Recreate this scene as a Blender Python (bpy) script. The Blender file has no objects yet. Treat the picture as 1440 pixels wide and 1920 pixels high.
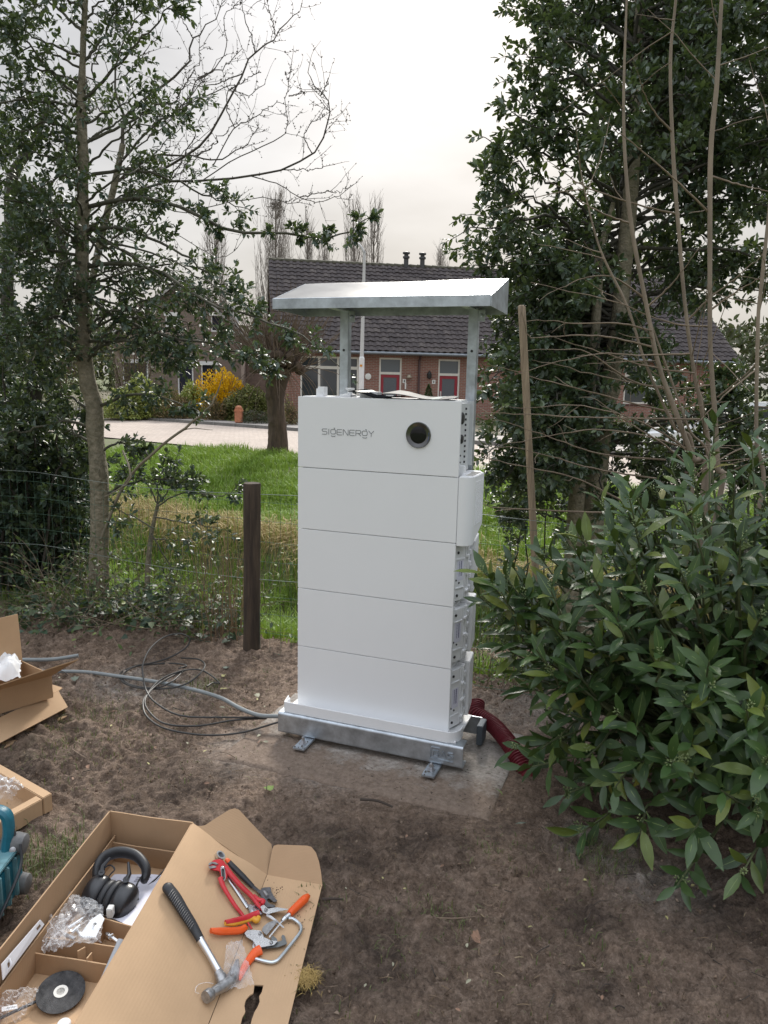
import bpy, bmesh, math, random
import numpy as np
from mathutils import Vector, Matrix
rng = np.random.default_rng(7)
random.seed(7)
SC = bpy.context.scene
COL = SC.collection
R = math.radians
# ------------------------------------------------------------------ camera
FPX, HOR, ROLL, EYE = 1400., 712., .0218, 1.735
PIT = math.atan((960 - HOR) / FPX)
_c, _s, _cr, _sr = math.cos(PIT), math.sin(PIT), math.cos(ROLL), math.sin(ROLL)
FW = np.array([0, _c, -_s]); _U = np.array([0, _s, _c]); _X = np.array([1., 0, 0])
XC = _cr * _X + _sr * _U; UC = _cr * _U - _sr * _X
EYEP = np.array([0, 0, EYE])
cd = bpy.data.cameras.new('camera'); cam = bpy.data.objects.new('camera', cd); COL.objects.link(cam)
cd.sensor_fit = 'AUTO'; cd.sensor_width = 36; cd.lens = FPX / 1920 * 36; cd.clip_start = .05; cd.clip_end = 900
cam.matrix_world = Matrix(((XC[0], UC[0], -FW[0], 0), (XC[1], UC[1], -FW[1], 0), (XC[2], UC[2], -FW[2], EYE), (0, 0, 0, 1)))
SC.camera = cam
# ------------------------------------------------------------------ light
SUN_EL, SUN_AZ = R(34), R(7)          # azimuth from +Y towards +X
SUND = Vector((math.sin(SUN_AZ) * math.cos(SUN_EL), math.cos(SUN_AZ) * math.cos(SUN_EL), math.sin(SUN_EL)))
SC.view_settings.view_transform = 'Standard'; SC.view_settings.look = 'None'
SC.view_settings.exposure = 1.0; SC.view_settings.gamma = 1; SC.view_settings.use_curve_mapping = False
w = bpy.data.worlds.new('World'); SC.world = w; w.use_nodes = True
nt = w.node_tree; nt.nodes.clear()
def N(nt, t, **k):
    n = nt.nodes.new(t)
    for a, b in k.items(): setattr(n, a, b)
    return n
def mth(nt, op, a, b=None, clamp=False):
    n = N(nt, 'ShaderNodeMath', operation=op, use_clamp=clamp)
    for i, q in enumerate((a, b)):
        if q is None: continue
        if isinstance(q, (int, float)): n.inputs[i].default_value = q
        else: nt.links.new(q, n.inputs[i])
    return n.outputs[0]
def mixc(nt, f, a, b, bt='MIX'):
    n = N(nt, 'ShaderNodeMix', data_type='RGBA', blend_type=bt)
    for s, q in ((n.inputs[0], f), (n.inputs[6], a), (n.inputs[7], b)):
        if isinstance(q, (int, float)): s.default_value = q
        elif isinstance(q, tuple): s.default_value = (*q[:3], 1)
        else: nt.links.new(q, s)
    return n.outputs[2]
sky = N(nt, 'ShaderNodeTexSky', sky_type='NISHITA', sun_disc=False, sun_elevation=SUN_EL, sun_rotation=SUN_AZ, air_density=1.2, dust_density=4)
tc = N(nt, 'ShaderNodeTexCoord'); sep = N(nt, 'ShaderNodeSeparateXYZ'); nt.links.new(tc.outputs['Generated'], sep.inputs[0])
dot = N(nt, 'ShaderNodeVectorMath', operation='DOT_PRODUCT'); nt.links.new(tc.outputs['Generated'], dot.inputs[0]); dot.inputs[1].default_value = SUND
el = mth(nt, 'MAXIMUM', sep.outputs[2], 0.)
glow = mth(nt, 'POWER', mth(nt, 'MAXIMUM', dot.outputs['Value'], 0.), 14.)
ns = N(nt, 'ShaderNodeTexNoise'); ns.inputs['Scale'].default_value = 2.2; ns.inputs['Detail'].default_value = 5; ns.inputs['Roughness'].default_value = .5
mp = N(nt, 'ShaderNodeMapping'); mp.inputs['Scale'].default_value = (1, 1, 2.6); nt.links.new(tc.outputs['Generated'], mp.inputs[0]); nt.links.new(mp.outputs[0], ns.inputs['Vector'])
lum = mth(nt, 'ADD', mth(nt, 'ADD', mth(nt, 'MULTIPLY', el, -.6), 2.8), mth(nt, 'MULTIPLY', mth(nt, 'MULTIPLY', el, el), 9.))                # overcast: the zenith brighter than the horizon
lum = mth(nt, 'ADD', lum, mth(nt, 'MULTIPLY', glow, .45))
lum = mth(nt, 'MULTIPLY', lum, mth(nt, 'ADD', mth(nt, 'MULTIPLY', ns.outputs['Fac'], 1.7), .15))
tint = mixc(nt, mth(nt, 'MULTIPLY', el, 1.6, True), (1.0, .975, .94), (.93, .98, 1.07))
vm = N(nt, 'ShaderNodeVectorMath', operation='SCALE'); nt.links.new(tint, vm.inputs[0]); nt.links.new(lum, vm.inputs['Scale'])
col = mixc(nt, .94, sky.outputs[0], vm.outputs[0])
bg = N(nt, 'ShaderNodeBackground'); bg.inputs['Strength'].default_value = .1; nt.links.new(col, bg.inputs[0])
wo = N(nt, 'ShaderNodeOutputWorld'); nt.links.new(bg.outputs[0], wo.inputs[0])
sd = bpy.data.lights.new('sun', 'SUN'); sd.energy = 2.3; sd.angle = R(11); sd.color = (1, .95, .87)
sun = bpy.data.objects.new('sun', sd); COL.objects.link(sun); sun.rotation_euler = (-SUND).to_track_quat('-Z', 'Y').to_euler(); sun.location = (0, 0, 12)
SC.cycles.use_denoising = True
SC.cycles.max_bounces = 8; SC.cycles.transparent_max_bounces = 12

# ------------------------------------------------------------------ measuring helpers
def ray(px, py): return FW + XC * ((px - 720) / FPX) - UC * ((py - 960) / FPX)
def gp(px, py, z=0.):
    d = ray(px, py); return EYEP + d * ((z - EYE) / d[2])
def at(px, py, Y):
    d = ray(px, py); return EYEP + d * (Y / d[1])
def onpl(px, py, p0, n):
    d = ray(px, py); return EYEP + d * (np.dot(np.asarray(p0) - EYEP, n) / np.dot(d, n))
def proj(P):
    v = np.atleast_2d(P) - EYEP; dd = v @ FW
    return 720 + FPX * (v @ XC) / dd, 960 - FPX * (v @ UC) / dd, dd
# ------------------------------------------------------------------ materials
MATS = {}
def mat(name, col, rough=.6, metal=0., var=0., vscale=8., bump=0., bscale=60., spec=.5, coat=0., col2=None, detail=6, stretch=None, dist=.01, trans=0.):
    if name in MATS: return MATS[name]
    m = bpy.data.materials.new(name); m.use_nodes = True; t = m.node_tree; b = t.nodes['Principled BSDF']
    b.inputs['Roughness'].default_value = rough; b.inputs['Metallic'].default_value = metal
    b.inputs['Specular IOR Level'].default_value = spec; b.inputs['Coat Weight'].default_value = coat
    if trans: b.inputs['Transmission Weight'].default_value = trans
    b.inputs['Base Color'].default_value = (*col, 1)
    if var or bump or col2:
        tcn = N(t, 'ShaderNodeTexCoord'); vec = tcn.outputs['Object']
        if stretch:
            mpn = N(t, 'ShaderNodeMapping'); mpn.inputs['Scale'].default_value = stretch; t.links.new(vec, mpn.inputs[0]); vec = mpn.outputs[0]
    if var or col2:
        n1 = N(t, 'ShaderNodeTexNoise'); n1.inputs['Scale'].default_value = vscale; n1.inputs['Detail'].default_value = detail; n1.inputs['Roughness'].default_value = .62
        t.links.new(vec, n1.inputs['Vector'])
        rr = N(t, 'ShaderNodeMapRange'); rr.inputs[1].default_value = .3; rr.inputs[2].default_value = .7; t.links.new(n1.outputs['Fac'], rr.inputs[0])
        c2 = col2 if col2 else tuple(max(0, x * (1 - var)) for x in col)
        c1 = col if col2 else tuple(min(1, x * (1 + var)) for x in col)
        t.links.new(mixc(t, rr.outputs[0], c2, c1), b.inputs['Base Color'])
        if rough < .55 and metal: 
            t.links.new(mth(t, 'ADD', mth(t, 'MULTIPLY', n1.outputs['Fac'], .25), rough - .12), b.inputs['Roughness'])
    if bump:
        n2 = N(t, 'ShaderNodeTexNoise'); n2.inputs['Scale'].default_value = bscale; n2.inputs['Detail'].default_value = 5
        t.links.new(vec, n2.inputs['Vector'])
        bp = N(t, 'ShaderNodeBump'); bp.inputs['Strength'].default_value = bump; bp.inputs['Distance'].default_value = dist
        t.links.new(n2.outputs['Fac'], bp.inputs['Height']); t.links.new(bp.outputs[0], b.inputs['Normal'])
    MATS[name] = m; return m
def leafmat(name, c1, c2, c3=None, rough=.35, transl=.18, back=None, spec=.5, odd=None, nscale=9.):
    """foliage: each leaf its own tone, a paler underside, a little light through"""
    m = bpy.data.materials.new(name); m.use_nodes = True; t = m.node_tree; b = t.nodes['Principled BSDF']
    g = N(t, 'ShaderNodeNewGeometry'); oi = N(t, 'ShaderNodeObjectInfo')
    r = mth(t, 'FRACT', mth(t, 'ADD', g.outputs['Random Per Island'], mth(t, 'MULTIPLY', oi.outputs['Random'], 7.31)))
    cr = N(t, 'ShaderNodeValToRGB'); t.links.new(r, cr.inputs[0]); e = cr.color_ramp.elements
    e[0].position = 0; e[0].color = (*c1, 1); e[1].position = .8; e[1].color = (*c2, 1)
    if c3: q = e.new(1.); q.color = (*c3, 1)
    if odd: q = e.new(.985); q.color = (*c3, 1); e[-1].color = (*odd, 1)
    tcl = N(t, 'ShaderNodeTexCoord'); nl = N(t, 'ShaderNodeTexNoise'); nl.inputs['Scale'].default_value = nscale; nl.inputs['Detail'].default_value = 4; t.links.new(tcl.outputs['Object'], nl.inputs['Vector'])
    base = mixc(t, 1., cr.outputs[0], mixc(t, nl.outputs['Fac'], (.55, .55, .55), (1.45, 1.45, 1.4)), 'MULTIPLY')
    bk = mixc(t, g.outputs['Backfacing'], base, mixc(t, .55, base, back or (.09, .13, .05)))
    t.links.new(bk, b.inputs['Base Color']); b.inputs['Roughness'].default_value = rough; b.inputs['Specular IOR Level'].default_value = spec
    if transl:
        tr = N(t, 'ShaderNodeBsdfTranslucent'); t.links.new(mixc(t, .5, base, (.16, .22, .02)), tr.inputs[0])
        mx = N(t, 'ShaderNodeMixShader'); mx.inputs[0].default_value = transl
        t.links.new(b.outputs[0], mx.inputs[1]); t.links.new(tr.outputs[0], mx.inputs[2])
        t.links.new(mx.outputs[0], t.nodes['Material Output'].inputs[0])
    MATS[name] = m; return m
def clearmat(name, tint=(.9, .92, .95), alpha=.35, rough=.12):
    m = bpy.data.materials.new(name); m.use_nodes = True; t = m.node_tree; b = t.nodes['Principled BSDF']
    b.inputs['Base Color'].default_value = (*tint, 1); b.inputs['Roughness'].default_value = rough; b.inputs['Specular IOR Level'].default_value = .8
    tr = N(t, 'ShaderNodeBsdfTransparent'); lw = N(t, 'ShaderNodeLayerWeight'); lw.inputs[0].default_value = .35
    mx = N(t, 'ShaderNodeMixShader'); t.links.new(mth(t, 'ADD', mth(t, 'MULTIPLY', lw.outputs['Facing'], .5), alpha * .22, True), mx.inputs[0])
    t.links.new(tr.outputs[0], mx.inputs[1]); t.links.new(b.outputs[0], mx.inputs[2]); t.links.new(mx.outputs[0], t.nodes['Material Output'].inputs[0])
    MATS[name] = m; return m
# ------------------------------------------------------------------ meshes and things
def tag(o, label=None, cat=None, group=None, kind=None):
    if label: o['label'] = label
    if cat: o['category'] = cat
    if group: o['group'] = group
    if kind: o['kind'] = kind
    return o
def thing(name, label, cat, loc=(0, 0, 0), rotz=0, group=None):
    o = bpy.data.objects.new(name, None); COL.objects.link(o); o.location = [float(x) for x in loc]; o.rotation_euler = (0, 0, rotz); o.empty_display_size = .1
    return tag(o, label, cat, group)
def rootmat(o):
    M = Matrix.Identity(4); ch = []
    while o is not None: ch.append(o); o = o.parent
    for q in reversed(ch): M = M @ Matrix.LocRotScale(q.location, q.rotation_euler, q.scale)
    return M
def link(name, me, parent=None, mats=()):
    for m in mats: me.materials.append(m)
    o = bpy.data.objects.new(name, me); COL.objects.link(o)
    if parent is not None: o.parent = parent
    return o
def fast(name, V, F, mats, parent=None, smooth=False, mi=None, world=True):
    """V (n,3), F (m,k) of equal-sized faces: one mesh object"""
    V = np.asarray(V, float); F = np.asarray(F, np.int32)
    if parent is not None and world:
        Mi = np.array(rootmat(parent).inverted()); V = V @ Mi[:3, :3].T + Mi[:3, 3]
    me = bpy.data.meshes.new(name); n, k = F.shape
    me.vertices.add(len(V)); me.vertices.foreach_set('co', V.astype(np.float32).ravel())
    me.loops.add(n * k); me.loops.foreach_set('vertex_index', F.ravel())
    me.polygons.add(n); me.polygons.foreach_set('loop_start', np.arange(0, n * k, k, dtype=np.int32))
    if mi is not None: me.polygons.foreach_set('material_index', np.asarray(mi, np.int32))
    me.polygons.foreach_set('use_smooth', np.full(n, smooth)); me.update(calc_edges=True); me.validate()
    return link(name, me, parent, mats)
def nrm(v):
    v = np.asarray(v, float); return v / (np.linalg.norm(v) + 1e-12)
class MB:
    def __init__(s): s.v = []; s.f = []; s.m = []; s.n = 0
    def add(s, V, F, mi=0):
        V = [tuple(float(c) for c in p) for p in V]
        s.v += V; s.f += [tuple(i + s.n for i in f) for f in F]; s.m += [mi] * len(F); s.n += len(V); return s
    def box(s, x0, x1, y0, y1, z0, z1, mi=0):
        P = [(x0, y0, z0), (x1, y0, z0), (x1, y1, z0), (x0, y1, z0), (x0, y0, z1), (x1, y0, z1), (x1, y1, z1), (x0, y1, z1)]
        return s.add(P, [(3, 2, 1, 0), (4, 5, 6, 7), (0, 1, 5, 4), (1, 2, 6, 5), (2, 3, 7, 6), (3, 0, 4, 7)], mi)
    def hexa(s, A, B, mi=0):
        """prism between two polygons of equal length (A the bottom, seen anticlockwise from the side of B)"""
        n = len(A); return s.add(list(A) + list(B), [tuple(reversed(range(n))), tuple(range(n, 2 * n))] + [(i, (i + 1) % n, n + (i + 1) % n, n + i) for i in range(n)], mi)
    def sheet(s, P, th, mi=0):
        """a flat polygon given thickness th against its normal"""
        P = [np.asarray(p, float) for p in P]; c = sum(P) / len(P); nn = np.zeros(3)
        for i in range(len(P)): nn += np.cross(P[i] - c, P[(i + 1) % len(P)] - c)
        nn = nrm(nn); return s.hexa([p - nn * th for p in P], P, mi)
    def tube(s, pts, r, n=8, mi=0, cap=True, flat=1., up=None):
        pts = np.asarray(pts, float); k = len(pts); r = np.broadcast_to(np.asarray(r, float), (k,))
        T = np.gradient(pts, axis=0); T /= np.linalg.norm(T, axis=1)[:, None] + 1e-12
        a = nrm(np.cross(T[0], (0, 0, 1) if up is None else up)) if abs(T[0][2]) < .95 or up is not None else np.array([1., 0, 0])
        V = []; th = np.arange(n) * 2 * math.pi / n
        for i in range(k):
            a = nrm(a - T[i] * np.dot(a, T[i])); b = np.cross(T[i], a)
            V += list(pts[i] + r[i] * (np.cos(th)[:, None] * a + flat * np.sin(th)[:, None] * b))
        F = [(i * n + j, i * n + (j + 1) % n, (i + 1) * n + (j + 1) % n, (i + 1) * n + j) for i in range(k - 1) for j in range(n)]
        if cap: F += [tuple(reversed(range(n))), tuple(range((k - 1) * n, k * n))]
        return s.add(V, F, mi)
    def lathe(s, prof, o=(0, 0, 0), ax=(0, 0, 1), n=24, mi=0):
        ax = nrm(ax); a = nrm(np.cross(ax, (0, 0, 1))) if abs(ax[2]) < .9 else np.array([1., 0, 0]); a = nrm(a - ax * np.dot(a, ax)); b = np.cross(ax, a); o = np.asarray(o, float)
        V = []; k = len(prof)
        for (r, h) in prof:
            for j in range(n):
                t = 2 * math.pi * j / n; V.append(o + ax * h + r * (math.cos(t) * a + math.sin(t) * b))
        F = [(i * n + j, i * n + (j + 1) % n, (i + 1) * n + (j + 1) % n, (i + 1) * n + j) for i in range(k - 1) for j in range(n)]
        F += [tuple(reversed(range(n))), tuple(range((k - 1) * n, k * n))]
        return s.add(V, F, mi)
    def build(s, name, mats, parent=None, world=False, bevel=0., seg=2, smooth=30., fix=True):
        V = s.v
        if parent is not None and world:
            Mi = rootmat(parent).inverted(); V = [tuple(Mi @ Vector(p)) for p in V]
        me = bpy.data.meshes.new(name); me.from_pydata(V, [], s.f)
        me.polygons.foreach_set('material_index', s.m)
        if fix or bevel:
            bm = bmesh.new(); bm.from_mesh(me)
            if fix: bmesh.ops.recalc_face_normals(bm, faces=bm.faces)
            if bevel:
                ed = [e for e in bm.edges if len(e.link_faces) == 2 and e.calc_face_angle(0) > .5]
                bmesh.ops.bevel(bm, geom=ed, offset=bevel, segments=seg, affect='EDGES', clamp_overlap=True)
            bm.to_mesh(me); bm.free()
        if smooth:
            me.polygons.foreach_set('use_smooth', [True] * len(me.polygons)); me.set_sharp_from_angle(angle=R(smooth))
        return link(name, me, parent, mats if isinstance(mats, (list, tuple)) else [mats])
def spline(P, n):
    """Catmull-Rom through the points, n samples"""
    P = np.asarray(P, float)
    if len(P) < 3: return P[0] + np.linspace(0, 1, n)[:, None] * (P[-1] - P[0])
    Q = np.vstack([2 * P[0] - P[1], P, 2 * P[-1] - P[-2]]); k = len(P) - 1; out = []
    for t in np.linspace(0, k - 1e-9, n):
        i = int(t); u = t - i; a, b, c, d = Q[i:i + 4]
        out.append(.5 * (2 * b + (c - a) * u + (2 * a - 5 * b + 4 * c - d) * u * u + (3 * b - a - 3 * c + d) * u ** 3))
    return np.array(out)
def dup(root, loc=None, rotz=None, **kw):
    r = root.copy(); COL.objects.link(r)
    if loc is not None: r.location = [float(x) for x in loc]
    if rotz is not None: r.rotation_euler = (0, 0, rotz)
    for k, v in kw.items(): r[k] = v
    for ch in list(root.children):
        c = ch.copy(); COL.objects.link(c); c.parent = r
        for g in ch.children:
            d = g.copy(); COL.objects.link(d); d.parent = c
    return r
# smooth value noise on numpy arrays
_P = rng.random((256, 256))
def vn(x, y):
    xi = np.floor(x).astype(int); yi = np.floor(y).astype(int); fx = x - xi; fy = y - yi
    fx = fx * fx * (3 - 2 * fx); fy = fy * fy * (3 - 2 * fy); g = lambda a, b: _P[a & 255, b & 255]
    return (g(xi, yi) * (1 - fx) + g(xi + 1, yi) * fx) * (1 - fy) + (g(xi, yi + 1) * (1 - fx) + g(xi + 1, yi + 1) * fx) * fy
def fbm(x, y, f, o=4):
    s = 0; a = .5
    for i in range(o): s = s + a * (vn(x * f + 17 * i, y * f + 31 * i) - .5); f *= 2.03; a *= .5
    return s
# ================================================================== SETTING
YAW = .3535
CU = np.array([math.cos(YAW), -math.sin(YAW), 0]); CV = np.array([math.sin(YAW), math.cos(YAW), 0]); C0 = np.array([-.404, 3.446, 0])
def cw(x, y, z): return C0 + x * CU + y * CV + np.array([0, 0, z])
def sst(a, b, x):
    t = np.clip((x - a) / (b - a), 0, 1); return t * t * (3 - 2 * t)
RD = np.array([.83, -.56]) / math.hypot(.83, .56); RN = np.array([-RD[1], RD[0]])
def fence_s(x, y): return (y + .379 * x - 4.24) * .935
def tz(x, y):
    """ground height: level yard, ditch behind the fence, grass bank up to the road, level street"""
    s = fence_s(x, y); rn = x * RN[0] + y * RN[1]
    z = -.06 - .44 * sst(.1, 1.7, s)
    w_ = rn + .35 * fbm(x, y, .6, 2); z = z - .36 * sst(4.6, 5.5, w_) + .48 * sst(6.25, 6.95, w_)
    z = z + .34 * sst(8.2, 11.6, rn + .6 * fbm(x, y, .3, 2))
    z = z + .05 * fbm(x, y, .5, 3) * sst(.3, 2, s)
    z = z + (0 - z) * sst(11.8, 12.6, rn)
    return z - .03 * sst(12.5, 12.7, rn)
def spot(px, py, r, z=0.):
    p = gp(px, py, z); return p[0], p[1], r
DUST = [(1235, 1655, .17), (1150, 1600, .14), (1275, 1640, .12), (880, 1340, .25), (1010, 1330, .3), (260, 1290, .2), (330, 1290, .2), (225, 1275, .22), (1090, 1560, .12), (800, 1470, .12), (620, 1440, .2), (480, 1400, .22)]
WET = [(330, 1475, .22), (420, 1440, .18), (640, 1590, .22), (1105, 1840, .10), (1135, 1855, .09), (800, 1580, .2), (1100, 1720, .15), (40, 1450, .22), (1380, 1700, .3), (700, 1790, .22), (520, 1235, .1), (300, 1230, .25), (950, 1560, .15)]
def yard():
    nx, ny = 680, 620
    X, Y = np.meshgrid(np.linspace(-3.6, 2.7, nx), 1.05 + (np.linspace(0, 1, ny) ** 1.25) * 5.1)
    s = fence_s(X, Y)
    Z = .075 * fbm(X, Y, .9, 2) + .055 * fbm(X + 9, Y, 3.1, 3) + .075 * np.abs(fbm(X, Y + 5, 8, 3)) + .085 * fbm(X, Y, 15, 3) * (.4 + 1.2 * vn(X * 1.3 + 7, Y * 1.3)) + .05 * np.abs(fbm(X + 3, Y, 38, 3)) + .022 * fbm(X, Y + 2, 75, 2)
    Z -= .02
    lx = (X - C0[0]) * CU[0] + (Y - C0[1]) * CU[1]; ly = (X - C0[0]) * CV[0] + (Y - C0[1]) * CV[1]
    ds = np.maximum(np.maximum(-.25 - lx, lx - 1.05), np.maximum(-.37 - ly, ly - .45))
    Z = Z * (.14 + .86 * sst(-.02, .25, ds)) - .004 * (1 - sst(-.05, .05, ds))
    Z += .05 * np.exp(-((s + .1) / .22) ** 2) * (vn(X * 2.5, Y * 2.5))            # earth thrown up along the fence
    Z -= .5 * sst(.15, 1.3, s)
    kb = (X > -1.7) & (X < -.1) & (Y < 2.75); Z = np.where(kb, np.minimum(Z, .012), Z)
    V = np.stack([X, Y, Z], -1).reshape(-1, 3)
    i = np.arange(nx * ny).reshape(ny, nx)
    F = np.stack([i[:-1, :-1], i[:-1, 1:], i[1:, 1:], i[1:, :-1]], -1).reshape(-1, 4)
    o = fast('yard_ground', V, F, [yard_mat()], smooth=True); o['kind'] = 'structure'
    for nm, L in (('dust', DUST), ('wet', WET)):
        d = np.zeros(nx * ny)
        for px, py, r in L:
            a, b, r = spot(px, py, r); q = ((V[:, 0] - a) ** 2 + (V[:, 1] - b) ** 2) / r ** 2
            d = np.maximum(d, np.exp(-q * 1.3))
        at_ = o.data.attributes.new(nm, 'FLOAT', 'POINT'); at_.data.foreach_set('value', d.astype(np.float32))
def yard_mat():
    m = bpy.data.materials.new('soil'); m.use_nodes = True; t = m.node_tree; b = t.nodes['Principled BSDF']; b.inputs['Roughness'].default_value = .9; b.inputs['Specular IOR Level'].default_value = .25
    tcn = N(t, 'ShaderNodeTexCoord'); v = tcn.outputs['Object']
    def noise(sc, det=6, ro=.6):
        n = N(t, 'ShaderNodeTexNoise'); n.inputs['Scale'].default_value = sc; n.inputs['Detail'].default_value = det; n.inputs['Roughness'].default_value = ro; t.links.new(v, n.inputs['Vector']); return n.outputs['Fac']
    def rng_(q, a, c):
        r = N(t, 'ShaderNodeMapRange'); r.inputs[1].default_value = a; r.inputs[2].default_value = c; t.links.new(q, r.inputs[0]); return r.outputs[0]
    c = mixc(t, rng_(noise(1.7), .34, .66), (.165, .117, .086), (.265, .193, .144))
    c = mixc(t, rng_(noise(11, 8, .78), .42, .68), c, (.29, .22, .172))
    c = mixc(t, mth(t, 'MULTIPLY', rng_(noise(30, 9, .8), .5, .64), .75), c, (.062, .044, .033))
    c = mixc(t, mth(t, 'MULTIPLY', rng_(noise(150, 3, .6), .63, .7), .45), c, (.40, .34, .28))
    a = N(t, 'ShaderNodeAttribute', attribute_name='dust'); wt = N(t, 'ShaderNodeAttribute', attribute_name='wet')
    c = mixc(t, mth(t, 'MULTIPLY', wt.outputs['Fac'], rng_(noise(5, 6, .7), .3, .62)), c, (.058, .043, .035))
    c = mixc(t, mth(t, 'MULTIPLY', mth(t, 'MULTIPLY', a.outputs['Fac'], rng_(noise(16, 9, .8), .36, .66)), .9), c, (.40, .375, .345))
    c = mixc(t, mth(t, 'MULTIPLY', rng_(noise(2.6, 5, .7), .62, .74), .28), c, (.10, .105, .045))
    c = mixc(t, 1., c, mixc(t, rng_(noise(70, 6, .72), .36, .64), (.72, .70, .68), (1.34, 1.34, 1.34)), 'MULTIPLY')
    c = mixc(t, 1., c, mixc(t, rng_(noise(21, 5, .7), .38, .62), (.80, .79, .78), (1.22, 1.22, 1.22)), 'MULTIPLY')
    t.links.new(c, b.inputs['Base Color'])
    h = mth(t, 'ADD', mth(t, 'MULTIPLY', noise(45, 8, .75), .7), mth(t, 'MULTIPLY', noise(170, 5, .7), .35))
    bp = N(t, 'ShaderNodeBump'); bp.inputs['Strength'].default_value = 1.; bp.inputs['Distance'].default_value = .035; t.links.new(h, bp.inputs['Height']); t.links.new(bp.outputs[0], b.inputs['Normal'])
    return m
yard()
# far ground: one sheet out to the horizon
def terrain():
    xs = np.concatenate([np.linspace(-300, -26, 12), np.linspace(-22, 20, 150), np.linspace(24, 300, 12)])
    ys = np.concatenate([np.linspace(-40, 3, 10), np.linspace(3.4, 18, 90), np.linspace(18.5, 40, 30), np.linspace(50, 700, 14)])
    X, Y = np.meshgrid(xs, ys); V = np.stack([X, Y, tz(X, Y)], -1).reshape(-1, 3); ny, nx = X.shape
    i = np.arange(nx * ny).reshape(ny, nx); F = np.stack([i[:-1, :-1], i[:-1, 1:], i[1:, 1:], i[1:, :-1]], -1).reshape(-1, 4)
    o = fast('meadow_ground', V, F, [mat('turf', (.085, .13, .026), .9, var=.5, vscale=3, bump=.6, bscale=25, col2=(.075, .06, .035))], smooth=True); o['kind'] = 'structure'
terrain()
def rp(t, s, z): return np.array([*(RD * t + RN * s), z])
def brickmat(name, c1, c2, mort, scale, bw, bh, mort_s=.02, plane='xy', bump=.25, off=.5, rough=.85):
    m = bpy.data.materials.new(name); m.use_nodes = True; t = m.node_tree; b = t.nodes['Principled BSDF']; b.inputs['Roughness'].default_value = rough; b.inputs['Specular IOR Level'].default_value = .3
    tcn = N(t, 'ShaderNodeTexCoord'); v = tcn.outputs['Object']
    if plane == 'xz':
        s = N(t, 'ShaderNodeSeparateXYZ'); t.links.new(v, s.inputs[0]); cb = N(t, 'ShaderNodeCombineXYZ'); t.links.new(mth(t, 'ADD', s.outputs[0], s.outputs[1]), cb.inputs[0]); t.links.new(s.outputs[2], cb.inputs[1]); v = cb.outputs[0]
    bt = N(t, 'ShaderNodeTexBrick'); bt.offset = off; t.links.new(v, bt.inputs['Vector'])
    for k, q in (('Color1', c1), ('Color2', c2), ('Mortar', mort)): bt.inputs[k].default_value = (*q, 1)
    bt.inputs['Scale'].default_value = scale; bt.inputs['Brick Width'].default_value = bw; bt.inputs['Row Height'].default_value = bh; bt.inputs['Mortar Size'].default_value = mort_s; bt.inputs['Mortar Smooth'].default_value = .2
    n = N(t, 'ShaderNodeTexNoise'); n.inputs['Scale'].default_value = .7; n.inputs['Detail'].default_value = 7; t.links.new(tcn.outputs['Object'], n.inputs['Vector'])
    t.links.new(mixc(t, .4, bt.outputs['Color'], mixc(t, n.outputs['Fac'], (.55, .55, .55), (1.25, 1.22, 1.2)), 'MULTIPLY'), b.inputs['Base Color'])
    bp = N(t, 'ShaderNodeBump'); bp.inputs['Strength'].default_value = bump; bp.inputs['Distance'].default_value = .01; bp.invert = True; t.links.new(bt.outputs['Fac'], bp.inputs['Height']); t.links.new(bp.outputs[0], b.inputs['Normal'])
    MATS[name] = m; return m
def strip(name, s0, s1, z, m, t0=-60, t1=60):
    o = bpy.data.objects.new(name, bpy.data.meshes.new(name)); COL.objects.link(o); o.data.from_pydata([(t0, s0, 0), (t1, s0, 0), (t1, s1, 0), (t0, s1, 0)], [], [(0, 1, 2, 3)])
    o.data.materials.append(m); o.rotation_euler = (0, 0, math.atan2(RD[1], RD[0])); o.location = (0, 0, z); o['kind'] = 'structure'; return o
S_NEAR, S_KERB, S_PAV = 12.75, 18.75, 21.3
strip('road', S_NEAR, S_KERB, .012, brickmat('road_clinker', (.36, .30, .255), (.43, .365, .315), (.28, .24, .21), 1, .2, .1, .008, off=.5, bump=.4))
strip('pavement', S_KERB + .12, S_PAV, .105, brickmat('pavement_tile', (.30, .275, .25), (.35, .32, .295), (.2, .19, .175), 1, .3, .3, .008, off=.5))
strip('garden_soil', S_PAV + .002, 90, .125, mat('garden_earth', (.10, .085, .05), .95, var=.5, vscale=3, bump=.5, bscale=20))
strip('ditch_water', 4.75, 6.7, -.80, mat('ditch_water', (.035, .032, .018), .08, spec=.6, bump=.08, bscale=9))
kerb = thing('kerb', None, None, (0, 0, 0), math.atan2(RD[1], RD[0])); kerb['kind'] = 'structure'
kb = MB().box(0, .985, 0, .12, -.05, .115).build('kerb_stone', mat('kerb_concrete', (.17, .165, .155), .9, var=.25, vscale=9), kerb, bevel=.012)
kb.location = (-34, S_KERB, 0)
for i in range(1, 34):
    q = kb.copy(); COL.objects.link(q); q.parent = kerb; q.location = (-34 + i, S_KERB, 0)
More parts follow.
